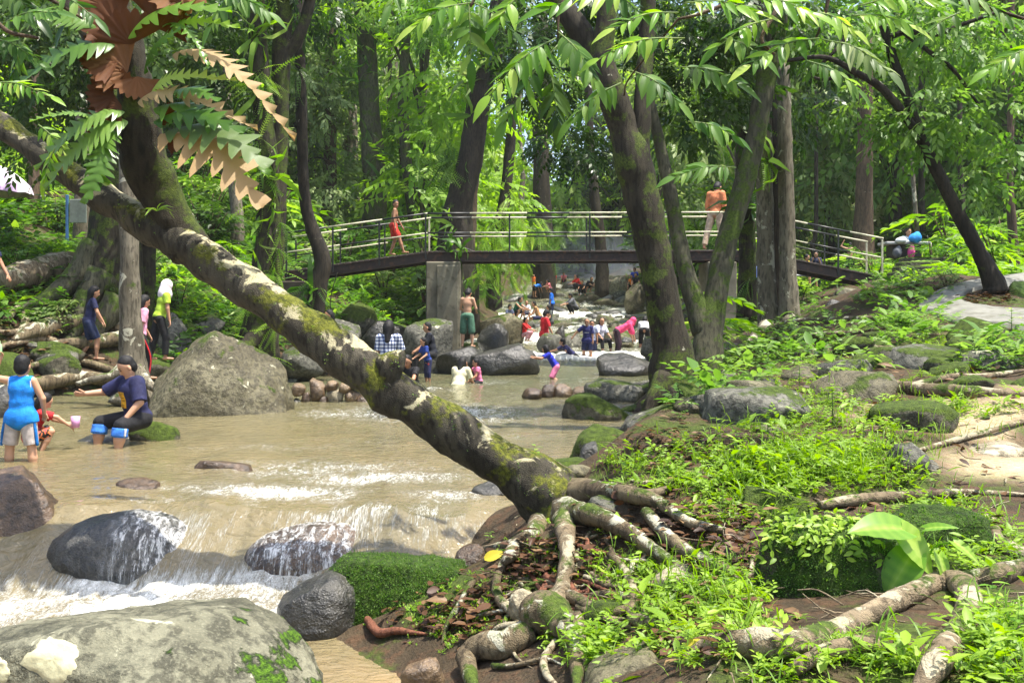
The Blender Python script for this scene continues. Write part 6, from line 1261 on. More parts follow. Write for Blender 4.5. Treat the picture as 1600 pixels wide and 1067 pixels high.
def person(label, px, py, D, h, yaw, pose='stand', foot=None, shirt=None, sleeve=.6, low=None, lowlen=.9, hair=1, skin=0, kid=0., fat=1., hijab=None, res=None, group=None, face=None, shirtlen=0., wr=.006, lowflare=.010, **kw):
    """(px, py) is the top of the head; foot = photo row of the lowest foot (then the size follows)"""
    global NP
    NP += 1
    p = dict(POSE[pose]); p.update(kw); hd = 1 + .28 * kid; lim = 1 - .06 * kid
    u = np.array([0, math.sin(R(p['lean'])), math.cos(R(p['lean']))]); fw = np.array([0, math.cos(R(p['lean'])), -math.sin(R(p['lean']))]); X = np.array([1., 0, 0])
    if 'side' in p: u = nrm(u + X * p['side'])
    hp, hy = R(p.get('hp', 12)), R(p.get('hy', 0)); la = p.get('headlean', p['lean'] * .55)
    J = {}; J['p'] = np.zeros(3); J['n'] = u * .295; hu = nrm([math.sin(hy) * math.sin(R(la)) * 0, math.sin(R(la)), math.cos(R(la))])
    hf = nrm([math.sin(hy) * math.cos(hp), math.cos(hy) * math.cos(hp), -math.sin(hp)]); hr = nrm(np.cross(hf, [0, 0, 1.])); hup = np.cross(hr, hf)
    J['h'] = J['n'] + nrm(hu * .75 + u * .35) * .088 * (1 + .2 * kid) + hf * .012
    top = J['h'] + hup * .070 * hd
    S = {}
    for s, k in ((-1, 'L'), (1, 'R')):
        sh = u * .272 + X * s * .098 * (1 if not kid else .93) ; a1, a2 = [nrm(v) for v in p['a' + k]]; el = sh + a1 * .158; wr_ = el + a2 * .135; J['sh' + k], J['el' + k], J['wr' + k] = sh, el, wr_; J['hd' + k] = a2
        hip = X * s * .052 - u * .01; l1, l2 = [nrm(v) for v in p['l' + k]]; kn = hip + l1 * .235 * lim; an = kn + l2 * .225 * lim; J['hi' + k], J['kn' + k], J['an' + k] = hip, kn, an
    low_ = min(J['anL'][2], J['anR'][2]) - .038
    if foot is not None: h = (foot - py) / F * D / (top[2] - low_)
    cz = math.cos(R(yaw)); sz = math.sin(R(yaw)); Rw = np.array([[cz, sz, 0], [-sz, cz, 0], [0, 0, 1]])   # body axes -> world
    toW = lambda v: Rw @ (np.array(v) * h)
    org = np.array(at(px, py, D)) - toW(top); W_ = lambda v: toW(v); B3 = lambda r, f_, u_: np.array([Rw @ r, Rw @ f_, Rw @ u_])
    res = res or max(.0065, .0003 * D * 1.25); g = lambda v: v * h
    base = org + np.array([0, 0, g(low_)]); o = thing('person', label, 'person', base, group); L0 = org - base
    Wl = lambda v: W_(v) + L0
    r_sp = g(.03)
    b = SDF(); AT = B3(X, fw, u); FT = fat
    b.ell(Wl(u * .0), AT, (g(.082 * FT), g(.062 * FT), g(.065)), r_sp).ell(Wl(u * .10 + fw * .004), AT, (g(.070 * FT), g(.052 * FT), g(.085)), r_sp).ell(Wl(u * .205 + fw * .003), AT, (g(.085 * FT), g(.058 * FT), g(.085)), r_sp)
    b.cap(Wl(J['shL'] * .8 + J['n'] * .2), Wl(J['shR'] * .8 + J['n'] * .2), g(.031), g(.031), r_sp); b.cap(Wl(J['n'] - u * .01), Wl(J['h'] - hup * .02), g(.029 * (FT * .5 + .5)), g(.027 * (FT * .5 + .5)), g(.012))
    HA = B3(hr, hf, hup); hc = J['h']; q = hd
    b.ell(Wl(hc + hup * .012 * q - hf * .004), HA, (g(.048 * q), g(.058 * q), g(.060 * q)), g(.01)).ell(Wl(hc - hup * .028 * q + hf * .014), HA, (g(.038 * q), g(.040 * q), g(.042 * q)), g(.015))
    b.ell(Wl(hc + hf * .056 * q - hup * .012 * q), HA, (g(.008 * q), g(.012 * q), g(.013 * q)), g(.008))
    for s in (-1, 1): b.ell(Wl(hc + hr * s * .049 * q - hup * .008), HA, (g(.006), g(.011 * q), g(.017 * q)), g(.004))
    for s, k in ((-1, 'L'), (1, 'R')):
        b.cap(Wl(J['sh' + k]), Wl(J['el' + k]), g(.029 * FT), g(.021 * FT), g(.015)).cap(Wl(J['el' + k]), Wl(J['wr' + k]), g(.022 * FT), g(.0145 * FT), g(.01))
        d = J['hd' + k]; sd = nrm(np.cross(d, fw + 1e-3)); nn = nrm(np.cross(sd, d)); w0 = J['wr' + k]
        b.ell(Wl(w0 + d * .028), B3(sd, d, nn), (g(.021), g(.028), g(.010)), g(.008))
        if D < 20:
            for i in range(4): c0_ = w0 + d * .05 + sd * (-.0165 + .011 * i); ln = (.030, .036, .034, .026)[i]; e1 = c0_ + (d * .85 - nn * .4) * ln * .6; b.cap(Wl(c0_), Wl(e1), g(.0056), g(.005), g(.003)).cap(Wl(e1), Wl(e1 + (d * .6 - nn * .8) * ln * .45), g(.005), g(.004), g(.002))
            b.cap(Wl(w0 + d * .018 + sd * .018), Wl(w0 + d * .048 + sd * .036 - nn * .01), g(.0068), g(.005), g(.004))
        else: b.cap(Wl(w0 + d * .04), Wl(w0 + d * .072 - nn * .01), g(.013), g(.009), g(.006)); b.cap(Wl(w0 + d * .015 + sd * .015), Wl(w0 + d * .045 + sd * .03), g(.007), g(.005), g(.004))
        b.cap(Wl(J['hi' + k]), Wl(J['kn' + k]), g(.050 * FT), g(.031 * FT), g(.02)).cap(Wl(J['kn' + k]), Wl(J['kn' + k] * .55 + J['an' + k] * .45), g(.031 * FT), g(.031 * FT), g(.01)).cap(Wl(J['kn' + k] * .55 + J['an' + k] * .45), Wl(J['an' + k]), g(.030 * FT), g(.0175), g(.01))
        a_ = J['an' + k]; ff = nrm([s * .25, 1, 0]); b.cap(Wl(a_ - np.array([0, 0, .018]) - ff * .015), Wl(a_ - np.array([0, 0, .024]) + ff * .085), g(.018), g(.013), g(.01))
    V, Q = b.mesh(res); m = MB(); m.add(V + base, Q); m.build('body', SKIN[skin], o)
    def part(nm, sd_, mat, wr2=None):
        V, Q = sd_.mesh(res * 1.05, g(wr2 if wr2 is not None else wr), 7 / h, NP); m = MB(); m.add(V + base, Q); return m.build(nm, mat, o)
    i_ = max(.012, .0045 * D / 10 / h * .6)
    if shirt is not None:
        c = SDF(); c.ell(Wl(u * .10 + fw * .004), AT, (g(.070 * FT + i_ + .006), g(.052 * FT + i_ + .006), g(.095)), r_sp).ell(Wl(u * .205 + fw * .003), AT, (g(.085 * FT + i_), g(.058 * FT + i_), g(.088)), r_sp)
        c.ell(Wl(u * (.02 - shirtlen * .55)), AT, (g(.084 * FT + i_ + (.014 if shirtlen > .02 else 0)), g(.066 * FT + i_ + (.014 if shirtlen > .02 else 0)), g(.055 + shirtlen * .55)), g(.03)); c.cap(Wl(J['shL'] * .8 + J['n'] * .2 - u * .002), Wl(J['shR'] * .8 + J['n'] * .2 - u * .002), g(.033 + i_ * .5), g(.033 + i_ * .5), r_sp)
        for k in 'LR':
            if shirtlen > .02: c.flat(Wl(J['hi' + k]), Wl(J['hi' + k] + (J['kn' + k] - J['hi' + k]) * (shirtlen * 2.6)), g(.056 * FT + i_), g(.058 * FT + i_), g(.03))
            if sleeve > 0:
                t1 = min(1, sleeve); e = J['sh' + k] + (J['el' + k] - J['sh' + k]) * t1; c.flat(Wl(J['sh' + k]), Wl(e), g(.030 * FT + i_), g(.028 * FT + i_), g(.012))
                if sleeve > 1: c.flat(Wl(J['el' + k]), Wl(J['el' + k] + (J['wr' + k] - J['el' + k]) * (sleeve - 1)), g(.023 * FT + i_), g(.017 * FT + i_), g(.008))
        o['shirtc'] = 1; sh_ = part('shirt', c, shirt if hasattr(shirt, 'name') else cloth(shirt)); del o['shirtc']
    if low is not None:
        c = SDF(); c.ell(Wl(u * .005), AT, (g(.083 * FT + .010), g(.063 * FT + .010), g(.066)), g(.02))
        for k in 'LR':
            t1 = min(1, lowlen); e = J['hi' + k] + (J['kn' + k] - J['hi' + k]) * t1; (c.flat if lowlen <= 1 else c.cap)(Wl(J['hi' + k]), Wl(e), g(.052 * FT + .006), g((.043 if lowlen < 1.1 else .034) * FT + lowflare), g(.012))
            if lowlen > 1: c.flat(Wl(J['kn' + k]), Wl(J['kn' + k] + (J['an' + k] - J['kn' + k]) * (lowlen - 1)), g(.033 + lowflare), g(.028 + lowflare * .8), g(.01))
        part('trousers' if lowlen > 1.3 else 'shorts', c, low if hasattr(low, 'name') else cloth(low))
    if hijab is not None:
        c = SDF(); c.ell(Wl(hc + hup * .014 - hf * .016), HA, (g(.062 * q), g(.066 * q), g(.072 * q)), g(.02)).ell(Wl(J['n'] - u * .005 + hf * .0), B3(X, fw, u), (g(.095), g(.078), g(.075)), g(.04)); c.cap(Wl(hc - hup * .05 - hf * .01), Wl(J['n']), g(.05), g(.06), g(.04)); part('headscarf', c, cloth(hijab), .004)
    elif hair:
        c = SDF(); c.ell(Wl(hc + hup * .024 * q - hf * .014 * q), HA, (g(.0535 * q), g(.058 * q), g(.058 * q)), g(.01)); 
        if hair == 1: c.ell(Wl(hc - hf * .024 * q - hup * .010), HA, (g(.0505 * q), g(.044 * q), g(.054 * q)), g(.01))
        if hair > 1:
            ln = .14 + .08 * (hair - 2); c.ell(Wl(hc - hf * .028 * q - hup * .015), HA, (g(.056 * q), g(.045 * q), g(.062 * q)), g(.02)); dd = nrm(-u * .9 + np.array([0, -.1, -.5])); s0 = hc - hf * .036 - hup * .01; c.cap(Wl(s0), Wl(s0 + dd * ln - fw * .02), g(.045), g(.030), g(.03))
            for s in (-1, 1): c.cap(Wl(hc + hr * s * .044 - hf * .012 + hup * .01), Wl(hc + hr * s * .046 - hf * .01 - hup * .075), g(.016), g(.014), g(.01))
        part('hair', c, M_HAIR, .010)
    if D < 34 and (hf @ (Rw.T @ np.array([0, -1, 0]))) > -.3:
        for s in (-1, 1):
            m = MB(); V, Fs = ICO[2]; m.add(V * g(.0062 * q) * np.array([1, 1, .6]) + Wl(hc + hf * .0505 * q + hr * s * .019 * q + hup * .008) + base, Fs); m.build('eye', M_EYE, o)
            m = MB(); a_ = hc + hf * .052 * q + hr * s * .010 * q + hup * .020 * q; m2 = hc + hf * .047 * q + hr * s * .030 * q + hup * .020 * q; tube(m, [Wl(a_) + base, Wl((a_ + m2) / 2 + hup * .003) + base, Wl(m2) + base], [g(.002), g(.003), g(.0015)], 5, 2, 0); m.build('eyebrow', M_HAIR, o)
        m = MB(); V, Fs = ICO[2]; V2 = (V * np.array([.016, .006, .005]) * g(1)) @ HA; m.add(V2 + Wl(hc + hf * .050 * q - hup * .038 * q) + base, Fs); m.build('mouth', M_LIP, o)
    return o, dict(J=J, W=lambda v: Wl(v) + base, u=u, fw=fw, X=X, g=g, Rw=Rw, base=base, hf=hf, hup=hup)
def stripe(o, info, pts, w_, mat, name='stripe', out=(0, 0, 0)):
    m = MB(); tube(m, [info['W'](p) for p in pts], [info['g'](w_)] * len(pts), 6, 4, 0); return m.build(name, mat, o)
def held(nm, mats, prof, c, label, cat, sides=12):
    m = MB(); lathe(m, prof, c, sides); o = m.build(nm, mats, org=c); tag(o, label, cat); return o
NAVY, BLACK, WHITE, RED = (.018, .022, .07), (.012, .012, .014), (.72, .72, .72), (.55, .03, .03)
# --- near left group in the pool
o, I = person('boy seen from behind in blue sleeveless top wading at the left edge', 37, 556, 10.7, 1.32, 4, 'stand', foot=745, shirt=(.01, .22, .70), sleeve=0, shirtlen=.075, low=(.50, .44, .40), lowlen=.97, lowflare=.008, kid=.5, fat=1.12, skin=1,
     aL=((-.85, .1, .15), (.35, .05, 1)), aR=((.42, .25, -1), (-.2, .55, -.9)), lL=((-.16, 0, -1), (-.05, -.02, -1)), lR=((.16, .02, -1), (.10, -.02, -1)), hp=8)
for s, k in ((-1, 'L'), (1, 'R')):
    J = I['J']; m = MB(); a, b = J['hi' + k], J['kn' + k]; off = np.array([s * .058, -.02, 0]); tube(m, [I['W'](a + off + np.array([0, 0, .02])), I['W']((a + b) / 2 + off * 1.1), I['W'](b * .98 + a * .02 + off)], [I['g'](.008), I['g'](.012), I['g'](.012)], 8, 4, .1); m.build('side_panel', cloth((.01, .16, .50)), o)
    P = [I['W'](J['n'] + I['X'] * s * .03 - I['fw'] * .035 - I['u'] * .01), I['W'](J['n'] * .5 + J['sh' + k] * .5 + I['u'] * .03), I['W'](J['sh' + k] + I['X'] * s * -.006 + I['u'] * .012 - I['fw'] * .03), I['W'](J['sh' + k] - I['u'] * .06 - I['fw'] * .028 + I['X'] * s * .0)]; m = MB(); tube(m, P, [I['g'](.006)] * 4, 6, 4, 0); m.build('white_trim', cloth(WHITE), o)
c = I['W'](I['J']['wrL']) + np.array([.0, 0, .07]); held('bottle', m_plain('green and white bottle', (.35, .6, .3), .3), [(0, 0), (.028, 0), (.03, .02), (.03, .10), (.012, .13), (.012, .15), (0, .15)], tuple(c), 'small green and white bottle held up by the boy in blue', 'bottle')
o, I = person('child in a red shirt squatting in shallow water behind the boy in blue', 78, 617, 11.6, 1.15, 62, 'squat', shirt=(.42, .02, .025), sleeve=.75, low=PRINT, lowlen=.95, hair=2, kid=.6, skin=1, aR=((.1, .9, -.25), (.0, .8, -.65)), aL=((-.1, .8, -.5), (.2, .9, -.3)), lean=22, hp=35, side=0)
c = np.array(at(118, 668, 11.55)); held('plastic_cup', m_plain('pink plastic cup', (.75, .35, .60), .35, .4), [(0, 0), (.042, 0), (.052, .13), (.049, .13), (.04, .01), (0, .01)], tuple(c), 'pink plastic cup in the hand of the child in red', 'cup')
o, I = person('boy in navy shirt with yellow print sitting on a stone in the pool', 188, 561, 12.0, 1.66, 218, 'sit', shirt=(.020, .022, .075), sleeve=.95, low=(.012, .012, .014), lowlen=1.12, lowflare=.012, kid=.25, fat=1.28, skin=1, lean=12, hp=38, hy=18, shirtlen=.02,
     aR=((.75, .55, -.55), (.30, 1.0, -.05)), aL=((-.45, .15, -1), (.15, .65, -.75)), lR=((.62, .85, -.12), (-.1, .2, -1)), lL=((-.40, 1, -.12), (.0, .15, -1)))
J = I['J']
for k in 'LR':
    m = MB(); kn, an, hi = J['kn' + k], J['an' + k], J['hi' + k]; a = kn + (an - kn) * .08; b = kn + (an - kn) * .20
    tube(m, [I['W'](a), I['W'](b), I['W'](kn + (an - kn) * .34)], [I['g'](.055), I['g'](.058), I['g'](.060)], 16, 4, .12); m.build('shorts_hem', cloth((.05, .22, .72)), o)
    m = MB(); s = -1 if k == 'L' else 1; off = np.array([s * .066, 0, 0.0]); tube(m, [I['W'](a + off * .9), I['W'](b + off * .95), I['W'](kn + (an - kn) * .33 + off * .95)], [I['g'](.008)] * 3, 6, 4, 0); m.build('white_stripe', cloth(WHITE), o)
# chest print
shm = [c_ for c_ in o.children if c_.name.startswith('shirt')][0]; bvs = BVHTree.FromPolygons([v.co[:] for v in shm.data.vertices], [tuple(q_.vertices) for q_ in shm.data.polygons])
def print_patch(o, I, bvs, cx, cz, w_, h_, mat, name, nx=8, nz=10, lift=.004, cell=None, dr=1.):
    m = MB(); V = []; C0 = I['u'] * cz + I['X'] * cx; fd = Vector(I['Rw'] @ I['fw'])
    for i in range(nx + 1):
        for j in range(nz + 1):
            p = C0 + I['X'] * w_ * (i / nx - .5) + I['u'] * h_ * (j / nz - .5) + I['fw'] * .3 * dr; P0 = Vector(I['W'](p) - I['base']); h = bvs.ray_cast(P0, -fd * dr)
            q = (h[0] if h[0] is not None else P0 - fd * .2 * dr) + fd * lift * dr; V.append(np.array(q) + I['base'])
    Q = [(i * (nz + 1) + j, (i + 1) * (nz + 1) + j, (i + 1) * (nz + 1) + j + 1, i * (nz + 1) + j + 1) for i in range(nx) for j in range(nz)]; m.add(np.array(V), np.array(Q)); return m.build(name, mat, o)
pp = print_patch(o, I, bvs, .012, .155, .085, .12, cloth((.80, .42, .02)), 'yellow_print')
for z_, w_ in ((.205, .07), (.192, .05), (.172, .06), (.150, .06), (.118, .055), (.105, .04)): print_patch(o, I, bvs, .012, z_, w_, .0035, cloth(BLACK), 'print_line', 8, 1, .0065)
person('long haired girl in navy top and shorts walking on the left bank', 150, 448, 19.8, 1.45, 60, 'walk', foot=562, shirt=NAVY, sleeve=.7, low=(.02, .03, .08), lowlen=.95, hair=3.4, kid=.2, aR=((.3, .3, -1), (.1, .5, -.9)), hp=15)
J = _ = None
o, I = person('girl in pink shirt and black trousers half hidden behind the lichened trunk', 229, 462, 18.4, 1.5, 50, 'walk', foot=592, shirt=(.80, .36, .50), sleeve=.8, low=BLACK, lowlen=1.9, hair=3.2, kid=.15, hp=20)
J = I['J']; stripe(o, I, [J['hiR'] + np.array([.062, 0, .03]), J['knR'] + np.array([.05, 0, 0]), J['anR'] + np.array([.042, 0, .02])], .008, cloth((.7, .03, .04)), 'red_stripe')
person('girl in a white headscarf and lime green top standing above the pyramid boulder', 266, 440, 19.6, 1.5, 55, 'stand', foot=562, shirt=(.42, .60, .05), sleeve=.6, low=BLACK, lowlen=1.9, hijab=(.80, .72, .74), kid=.1, hp=28, lean=14, lL=((-.06, -.15, -1), (0, -.25, -1)), lR=((.08, .3, -1), (0, -.05, -1)))
person('person in dark shorts with one bare leg showing at the left edge', -12, 360, 17.6, 1.5, 95, 'walk', foot=505, shirt=NAVY, low=(.01, .012, .03), lowlen=.9, hair=1)
# --- mid river, left
person('girl in the water half hidden by the leaning trunk below the bridge', 512, 485, 24, 1.5, 240, 'stand', foot=592, shirt=(.2, .05, .08), low=NAVY, lowlen=1.9, hair=2.5, kid=.1)
person('person with long black hair in a blue and white checked shirt seen from behind', 608, 502, 18.4, 1.55, 5, 'stand', foot=640, shirt=PLAID, sleeve=.9, shirtlen=.05, low=NAVY, lowlen=1.9, hair=2, aR=((.3, .2, -1), (.1, .6, -.7)), fat=1.08)
person('person in black with wet black hair crouching behind the leaning trunk', 634, 557, 17.4, 1.5, 200, 'squat', shirt=BLACK, low=BLACK, lowlen=1.9, hair=2, hp=30)
person('man in a black shirt sitting on a rock in profile below the pier', 666, 504, 23.2, 1.65, 262, 'sit', shirt=(.010, .012, .020), sleeve=.9, low=BLACK, lowlen=1.8, fat=1.05, hp=10)
person('child with dark hair in a blue top standing before the man in black', 660, 528, 22.0, 1.2, 235, 'wade', foot=602, shirt=(.02, .05, .25), sleeve=.7, low=NAVY, lowlen=1.5, hair=2, kid=.5)
held('drink_bottle', m_plain('brown bottle', (.25, .03, .02), .3), [(0, 0), (.035, 0), (.035, .14), (.015, .18), (.015, .21), (0, .21)], tuple(at(670, 578, 22)), 'brown bottle standing in the shallow water beside the child in blue', 'bottle')
person('bare backed boy in green shorts standing on a wet boulder beside the pier', 733, 453, 25.6, 1.6, 15, 'stand', foot=542, shirt=None, low=(.07, .16, .10), lowlen=1.05, lowflare=.016, skin=1, aL=((-.25, .15, -1), (.3, .8, -.3)), aR=((.3, .15, -1), (-.2, .8, -.3)), hp=40, headlean=25, kid=.1)
person('person in a cream shirt sunk to the chest in the water seen from behind', 723, 559, 21.6, 1.5, 20, 'sit', shirt=(.72, .68, .45), sleeve=.8, low=BLACK, hair=2, lean=25, fat=1.15)
person('child in pink in the water beside the person in cream', 742, 561, 21.9, 1.1, 250, 'sit', shirt=(.75, .20, .35), sleeve=.4, low=BLACK, hair=1, kid=.5, aR=((.3, .6, -.3), (-.2, .3, 1)))
person('girl in royal blue shirt kneeling in water and leaning on the long wet rock', 852, 539, 23.2, 1.22, 265, 'wade', shirt=(.02, .03, .42), sleeve=.7, low=(.7, .2, .35), lowlen=1.0, hair=2.4, kid=.2, lean=34, headlean=15, lL=((-.1, .5, -1), (0, -1, -.5)), lR=((.1, .3, -1), (0, -1, -.5)), hp=-2, hy=30, aL=((-.1, .9, -.5), (.1, .9, .2)), aR=((.1, .9, -.6), (-.1, .9, .1)))
M_BW = cloth(WHITE)
o, I = person('man in a red football jersey with white shoulder marks standing in the rapids', 857, 486, 29.6, 1.6, 70, 'stand', foot=564, shirt=(.60, .02, .03), sleeve=.9, shirtlen=.05, low=BLACK, lowlen=1.6, fat=1.05, hp=35, headlean=20, aR=((.25, .25, -1), (.05, .5, -1)))
J = I['J']; stripe(o, I, [J['n'] + I['X'] * .03 + I['u'] * .02, J['shR'] + I['u'] * .045], .007, M_BW, 'white_mark')
person('small child in a red shirt and pink trousers squatting on a rock by the rapids', 823, 496, 31.5, 1.2, 110, 'squat', shirt=(.60, .02, .02), sleeve=1., low=(.75, .38, .42), lowlen=1.9, hair=1, kid=.5, lean=12)
person('boy lying forward in the white water left of the boy in navy jersey', 879, 529, 28.6, 1.3, 245, 'bend', shirt=(.03, .03, .10), sleeve=.8, low=BLACK, lean=48, headlean=5, hp=-5, hy=20, kid=.3, aL=((-.6, .5, -.5), (-.8, .3, -.1)), aR=((.5, .6, -.4), (.8, .4, -.2)), lL=((-.1, -1, -.7), (0, -1, -.6)), lR=((.1, -1, -.7), (0, -1, -.6)))
o, I = person('boy in a navy football jersey with white lettering standing in the white water', 917, 498, 28.9, 1.35, 195, 'stand', shirt=(.02, .022, .11), sleeve=.85, shirtlen=.04, low=NAVY, hair=1, kid=.3, aR=((.8, .1, -.6), (.6, .2, -.8)), fat=1.05)
shm = [c_ for c_ in o.children if c_.name.startswith('shirt')][0]; bvs = BVHTree.FromPolygons([v.co[:] for v in shm.data.vertices], [tuple(q_.vertices) for q_ in shm.data.polygons])
for k in range(6): print_patch(o, I, bvs, -.042 + .017 * k, .165, .011, .014, M_BW, 'jersey_letter', 2, 2, .006)
person('child half hidden behind the boy in the navy jersey', 925, 501, 29.6, 1.3, 180, 'stand', shirt=(.25, .28, .4), low=NAVY, hair=1, kid=.3)
person('girl with long wet hair in a pale shirt sitting at the edge of the rapids', 941, 497, 29.8, 1.45, 150, 'sit', shirt=(.62, .62, .72), sleeve=.9, low=BLACK, lowlen=1.7, hair=3.2, kid=.1)
person('person in a bright pink hooded top and dark trousers bending to the right', 992, 497, 29.6, 1.5, 85, 'bend', shirt=(.90, .07, .20), sleeve=1.3, low=(.04, .02, .03), lowlen=1.7, hijab=(.90, .07, .20), lean=62, headlean=40, hp=20)
person('person in white shirt and black trousers bent over right of the pink top', 1008, 496, 31.0, 1.5, 10, 'bend', shirt=(.75, .75, .80), sleeve=.9, low=BLACK, lowlen=1.2, hair=1, lean=60, hp=40)
# --- upper rapids
person('boy with only head and shoulders above the rapids at the left', 797, 476, 38.5, 1.3, 160, 'sit', shirt=(.1, .12, .2), hair=1, kid=.2)
person('young man in a dark green vest crouching in the rapids', 814, 464, 39.5, 1.6, 120, 'squat', shirt=(.02, .16, .10), sleeve=0, low=BLACK, skin=0)
person('child in white held between two bathers in the rapids', 823, 470, 39.8, 1.1, 180, 'sit', shirt=(.7, .7, .75), sleeve=1.8, low=NAVY, hair=1, kid=.4)
person('person in a tan top leaning left in the rapids', 833, 471, 39.2, 1.5, 265, 'sit', shirt=(.55, .30, .14), sleeve=.1, low=NAVY, hair=1, lean=25)
person('person with dark hair sitting low in the rapids at the group\'s right', 856, 477, 37.5, 1.45, 240, 'sit', shirt=(.10, .11, .10), sleeve=.5, low=BLACK, hair=2)
person('boy in a bright blue shirt standing with his back turned in the upper rapids', 859, 451, 42.5, 1.4, 280, 'stand', shirt=(.01, .14, .65), sleeve=1.1, shirtlen=.03, low=NAVY, lowlen=1.4, kid=.2, hp=30)
person('person in a grey checked shirt bending over the stones of the rapids', 889, 459, 41.5, 1.5, 255, 'squat', shirt=(.16, .16, .18), sleeve=1.2, low=BLACK, lowlen=1.9, hp=30)
person('toddler in an orange top and yellow shorts at the far left of the back row', 834, 429, 50, 1.0, 190, 'stand', foot=452, shirt=(.85, .18, .03), sleeve=.2, low=(.85, .55, .04), kid=.8)
person('child in blue bending down beside the toddler in orange', 846, 441, 49.5, 1.1, 60, 'bend', shirt=(.02, .18, .70), low=BLACK, kid=.5)
person('child in pink squatting beside the child in blue upstream', 855, 437, 50, 1.05, 240, 'squat', shirt=(.85, .25, .30), low=(.8, .3, .35), kid=.6)
person('person in a bright red shirt squatting on the stones upstream', 899, 429, 50, 1.5, 245, 'squat', shirt=(.70, .02, .02), sleeve=1., low=BLACK, lowlen=1.8)
person('person in black squatting right of the person in bright red upstream', 909, 438, 49, 1.3, 200, 'squat', shirt=BLACK, low=BLACK, lowlen=1.8, kid=.2)
person('person in black reaching into the stream among the stones upstream', 925, 433, 50, 1.5, 130, 'squat', shirt=(.015, .015, .018), low=BLACK, lowlen=1.2, lean=45)
person('person in royal blue standing at the upper right of the rapids', 991, 419, 50, 1.4, 200, 'stand', shirt=(.03, .06, .55), low=BLACK)
person('person in black with bare arms sitting below the one in royal blue', 993, 427, 48.5, 1.4, 190, 'sit', shirt=BLACK, sleeve=.5, low=BLACK)
person('child in orange beside the people at the upper right of the rapids', 986, 430, 48.8, 1.1, 210, 'sit', shirt=(.8, .2, .03), low=BLACK, kid=.5)
person('person in a red top standing on the grassy shore left of the rapids', 772, 414, 43, 1.5, 230, 'walk', shirt=(.65, .03, .02), sleeve=.2, low=(.5, .03, .03))
person('tiny distant figure in red at the left behind the rapids', 865, 425, 62, 1.4, 180, 'stand', shirt=(.7, .04, .03), low=(.3, .02, .02))
person('tiny distant figure in pink near the smoke', 881, 426, 62, 1.3, 180, 'squat', shirt=(.8, .2, .25), low=BLACK)
# --- bridge and right bank
person('bare chested boy in red shorts hurrying right across the left bridge ramp', 619, 313, 27.5, 1.6, 85, 'walk', foot=398, shirt=None, low=(.50, .03, .02), lowlen=.85, lowflare=.016, skin=2, hy=60, aR=((.2, -.1, -1), (.1, .2, -1)), lean=6, lR=((.05, .5, -1), (.02, .35, -1)), lL=((-.05, .1, -1), (0, -.35, -1)))
person('man in an orange shirt and beige trousers leaning on the bridge railing', 1124, 288, 27.7, 1.65, 40, 'stand', foot=392, shirt=(.72, .24, .10), sleeve=1.7, low=(.48, .36, .25), lowlen=1.9, hair=1, hp=45, headlean=35, lL=((-.15, -.25, -1), (-.1, -.3, -1)))
person('woman in navy holding her phone under the right bridge ramp', 1275, 394, 30.5, 1.55, 200, 'stand', foot=452, shirt=(.015, .02, .05), sleeve=1., low=(.015, .02, .04), lowlen=1.9, hair=2, aL=((-.2, .3, -1), (.4, .5, 1)), aR=((.2, .3, -1), (-.4, .5, 1)))
person('person in a yellow top beside the woman in navy under the ramp', 1262, 398, 31.5, 1.4, 150, 'sit', shirt=(.80, .55, .03), low=(.1, .1, .4), hair=1)
person('bare chested man in navy shorts standing in front of the straight brown trunk', 1328, 379, 31.0, 1.6, 10, 'stand', foot=432, shirt=None, low=(.015, .02, .07), lowlen=1.0, skin=0, aL=((-.6, .1, .3), (.5, 0, 1)))
person('person in pale blue partly behind the slim mossy tree under the bridge', 1181, 403, 30, 1.4, 180, 'sit', shirt=(.25, .35, .75), low=NAVY, sleeve=1.)
person('person in a dark green cap and white top at the picnic table', 1420, 357, 28.3, 1.6, 150, 'sit', shirt=(.70, .75, .78), sleeve=.8, low=BLACK, hair=1)
for (px, py, c, w_, h_, lb) in [(1430, 372, (.03, .28, .65), .34, .28, 'bright blue bag on the picnic table'), (1408, 376, (.75, .78, .75), .3, .16, 'white bag on the left of the picnic table'), (1424, 394, (.75, .08, .30), .18, .34, 'pink cloth hanging from the picnic table'), (1402, 395, (.12, .13, .14), .25, .3, 'grey backpack on the ground by the picnic table')]:
    c0 = np.array(at(px, py, 27.1)); s_ = SDF().ell(c0, np.eye(3), (w_ / 2, .12, h_ / 2), .03).ell(c0 + np.array([w_ * .15, 0, h_ * .3]), np.eye(3), (w_ * .22, .08, h_ * .35), .05); V, Q = s_.mesh(.02, .015, 9, int(px)); m = MB(); m.add(V, Q); tag(m.build('bag' if 'cloth' not in lb else 'cloth', cloth(c), org=c0), lb, 'bag' if 'cloth' not in lb else 'cloth')
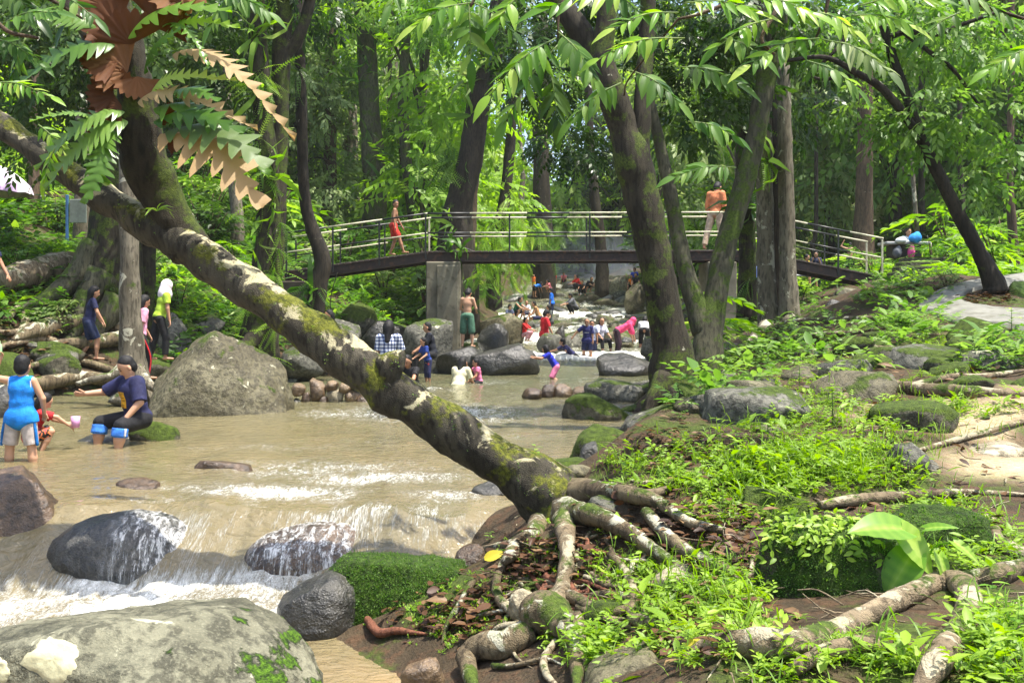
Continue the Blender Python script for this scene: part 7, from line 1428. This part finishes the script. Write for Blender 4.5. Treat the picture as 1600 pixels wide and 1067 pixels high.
# smoke of a cooking fire upstream
m = MB()
for k, (px, py, D, r) in enumerate([(905, 418, 66, 1.7), (935, 405, 66, 2.1), (970, 412, 67, 2.0), (915, 385, 66, 1.5), (950, 425, 64, 1.5)]):
    V, Fs = ICO[3]; m.add(V * r * (1 + .25 * fbm(V * 1.6 + k, k, 2))[:, None] * np.array([1.2, .8, .8]) + np.array(at(px, py, D)) + np.array([0, k * 4.2, 0]) * 0 + np.array([k * .01, 0, 0]), Fs)
sm_ = bpy.data.materials.new('blue smoke'); sm_.use_nodes = True; st_ = sm_.node_tree; st_.nodes.clear(); so_ = st_.nodes.new('ShaderNodeOutputMaterial'); sp_ = st_.nodes.new('ShaderNodeVolumePrincipled'); sp_.inputs['Color'].default_value = (.75, .87, .97, 1); sp_.inputs['Density'].default_value = .12; st_.links.new(sp_.outputs[0], so_.inputs['Volume'])
tag(m.build('smoke', sm_), kind='stuff')

# ------------------------------------------------------------------ tell look-alikes apart in their labels
import collections
NW = ['', '', '', '', '', 'five', 'six']; OW = ['leftmost', 'second from left', 'third from left', 'fourth from left', 'fifth from left', 'rightmost']
ORD = {2: ['left one of two', 'right one of two'], 3: ['leftmost of three', 'middle one of three', 'rightmost of three'], 4: ['leftmost of four', 'second from left of four', 'third from left of four', 'rightmost of four']}
for n_ in (5, 6): ORD[n_] = [f'{OW[k_]} of {NW[n_]}' for k_ in range(n_ - 1)] + [f'rightmost of {NW[n_]}']
byl = collections.defaultdict(list)
for o_ in COL.objects:
    if o_.parent is None and o_.get('label'): byl[o_['label']].append(o_)
for l_, os_ in byl.items():
    n = len(os_)
    if n in ORD and 'bathers' not in l_ and len((l_ + ' ' + ORD[n][min(1, n - 1)]).split()) <= 16:
        os_.sort(key=lambda q: q.location.x / max(q.location.y, .5))
        for q, s_ in zip(os_, ORD[n]): q['label'] = l_ + ', ' + s_

# ------------------------------------------------------------------ air
m = MB(); box(m, (0, 78, 20), (300, 176, 48)); hz = bpy.data.materials.new('thin haze'); hz.use_nodes = True; ht = hz.node_tree; ht.nodes.clear()
ho = ht.nodes.new('ShaderNodeOutputMaterial'); hp = ht.nodes.new('ShaderNodeVolumePrincipled'); hp.inputs['Color'].default_value = (.95, .97, .90, 1); hp.inputs['Density'].default_value = .0004; hp.inputs['Anisotropy'].default_value = .2
ht.links.new(hp.outputs[0], ho.inputs['Volume']); o = m.build('haze', hz, smooth=False); tag(o, kind='stuff')
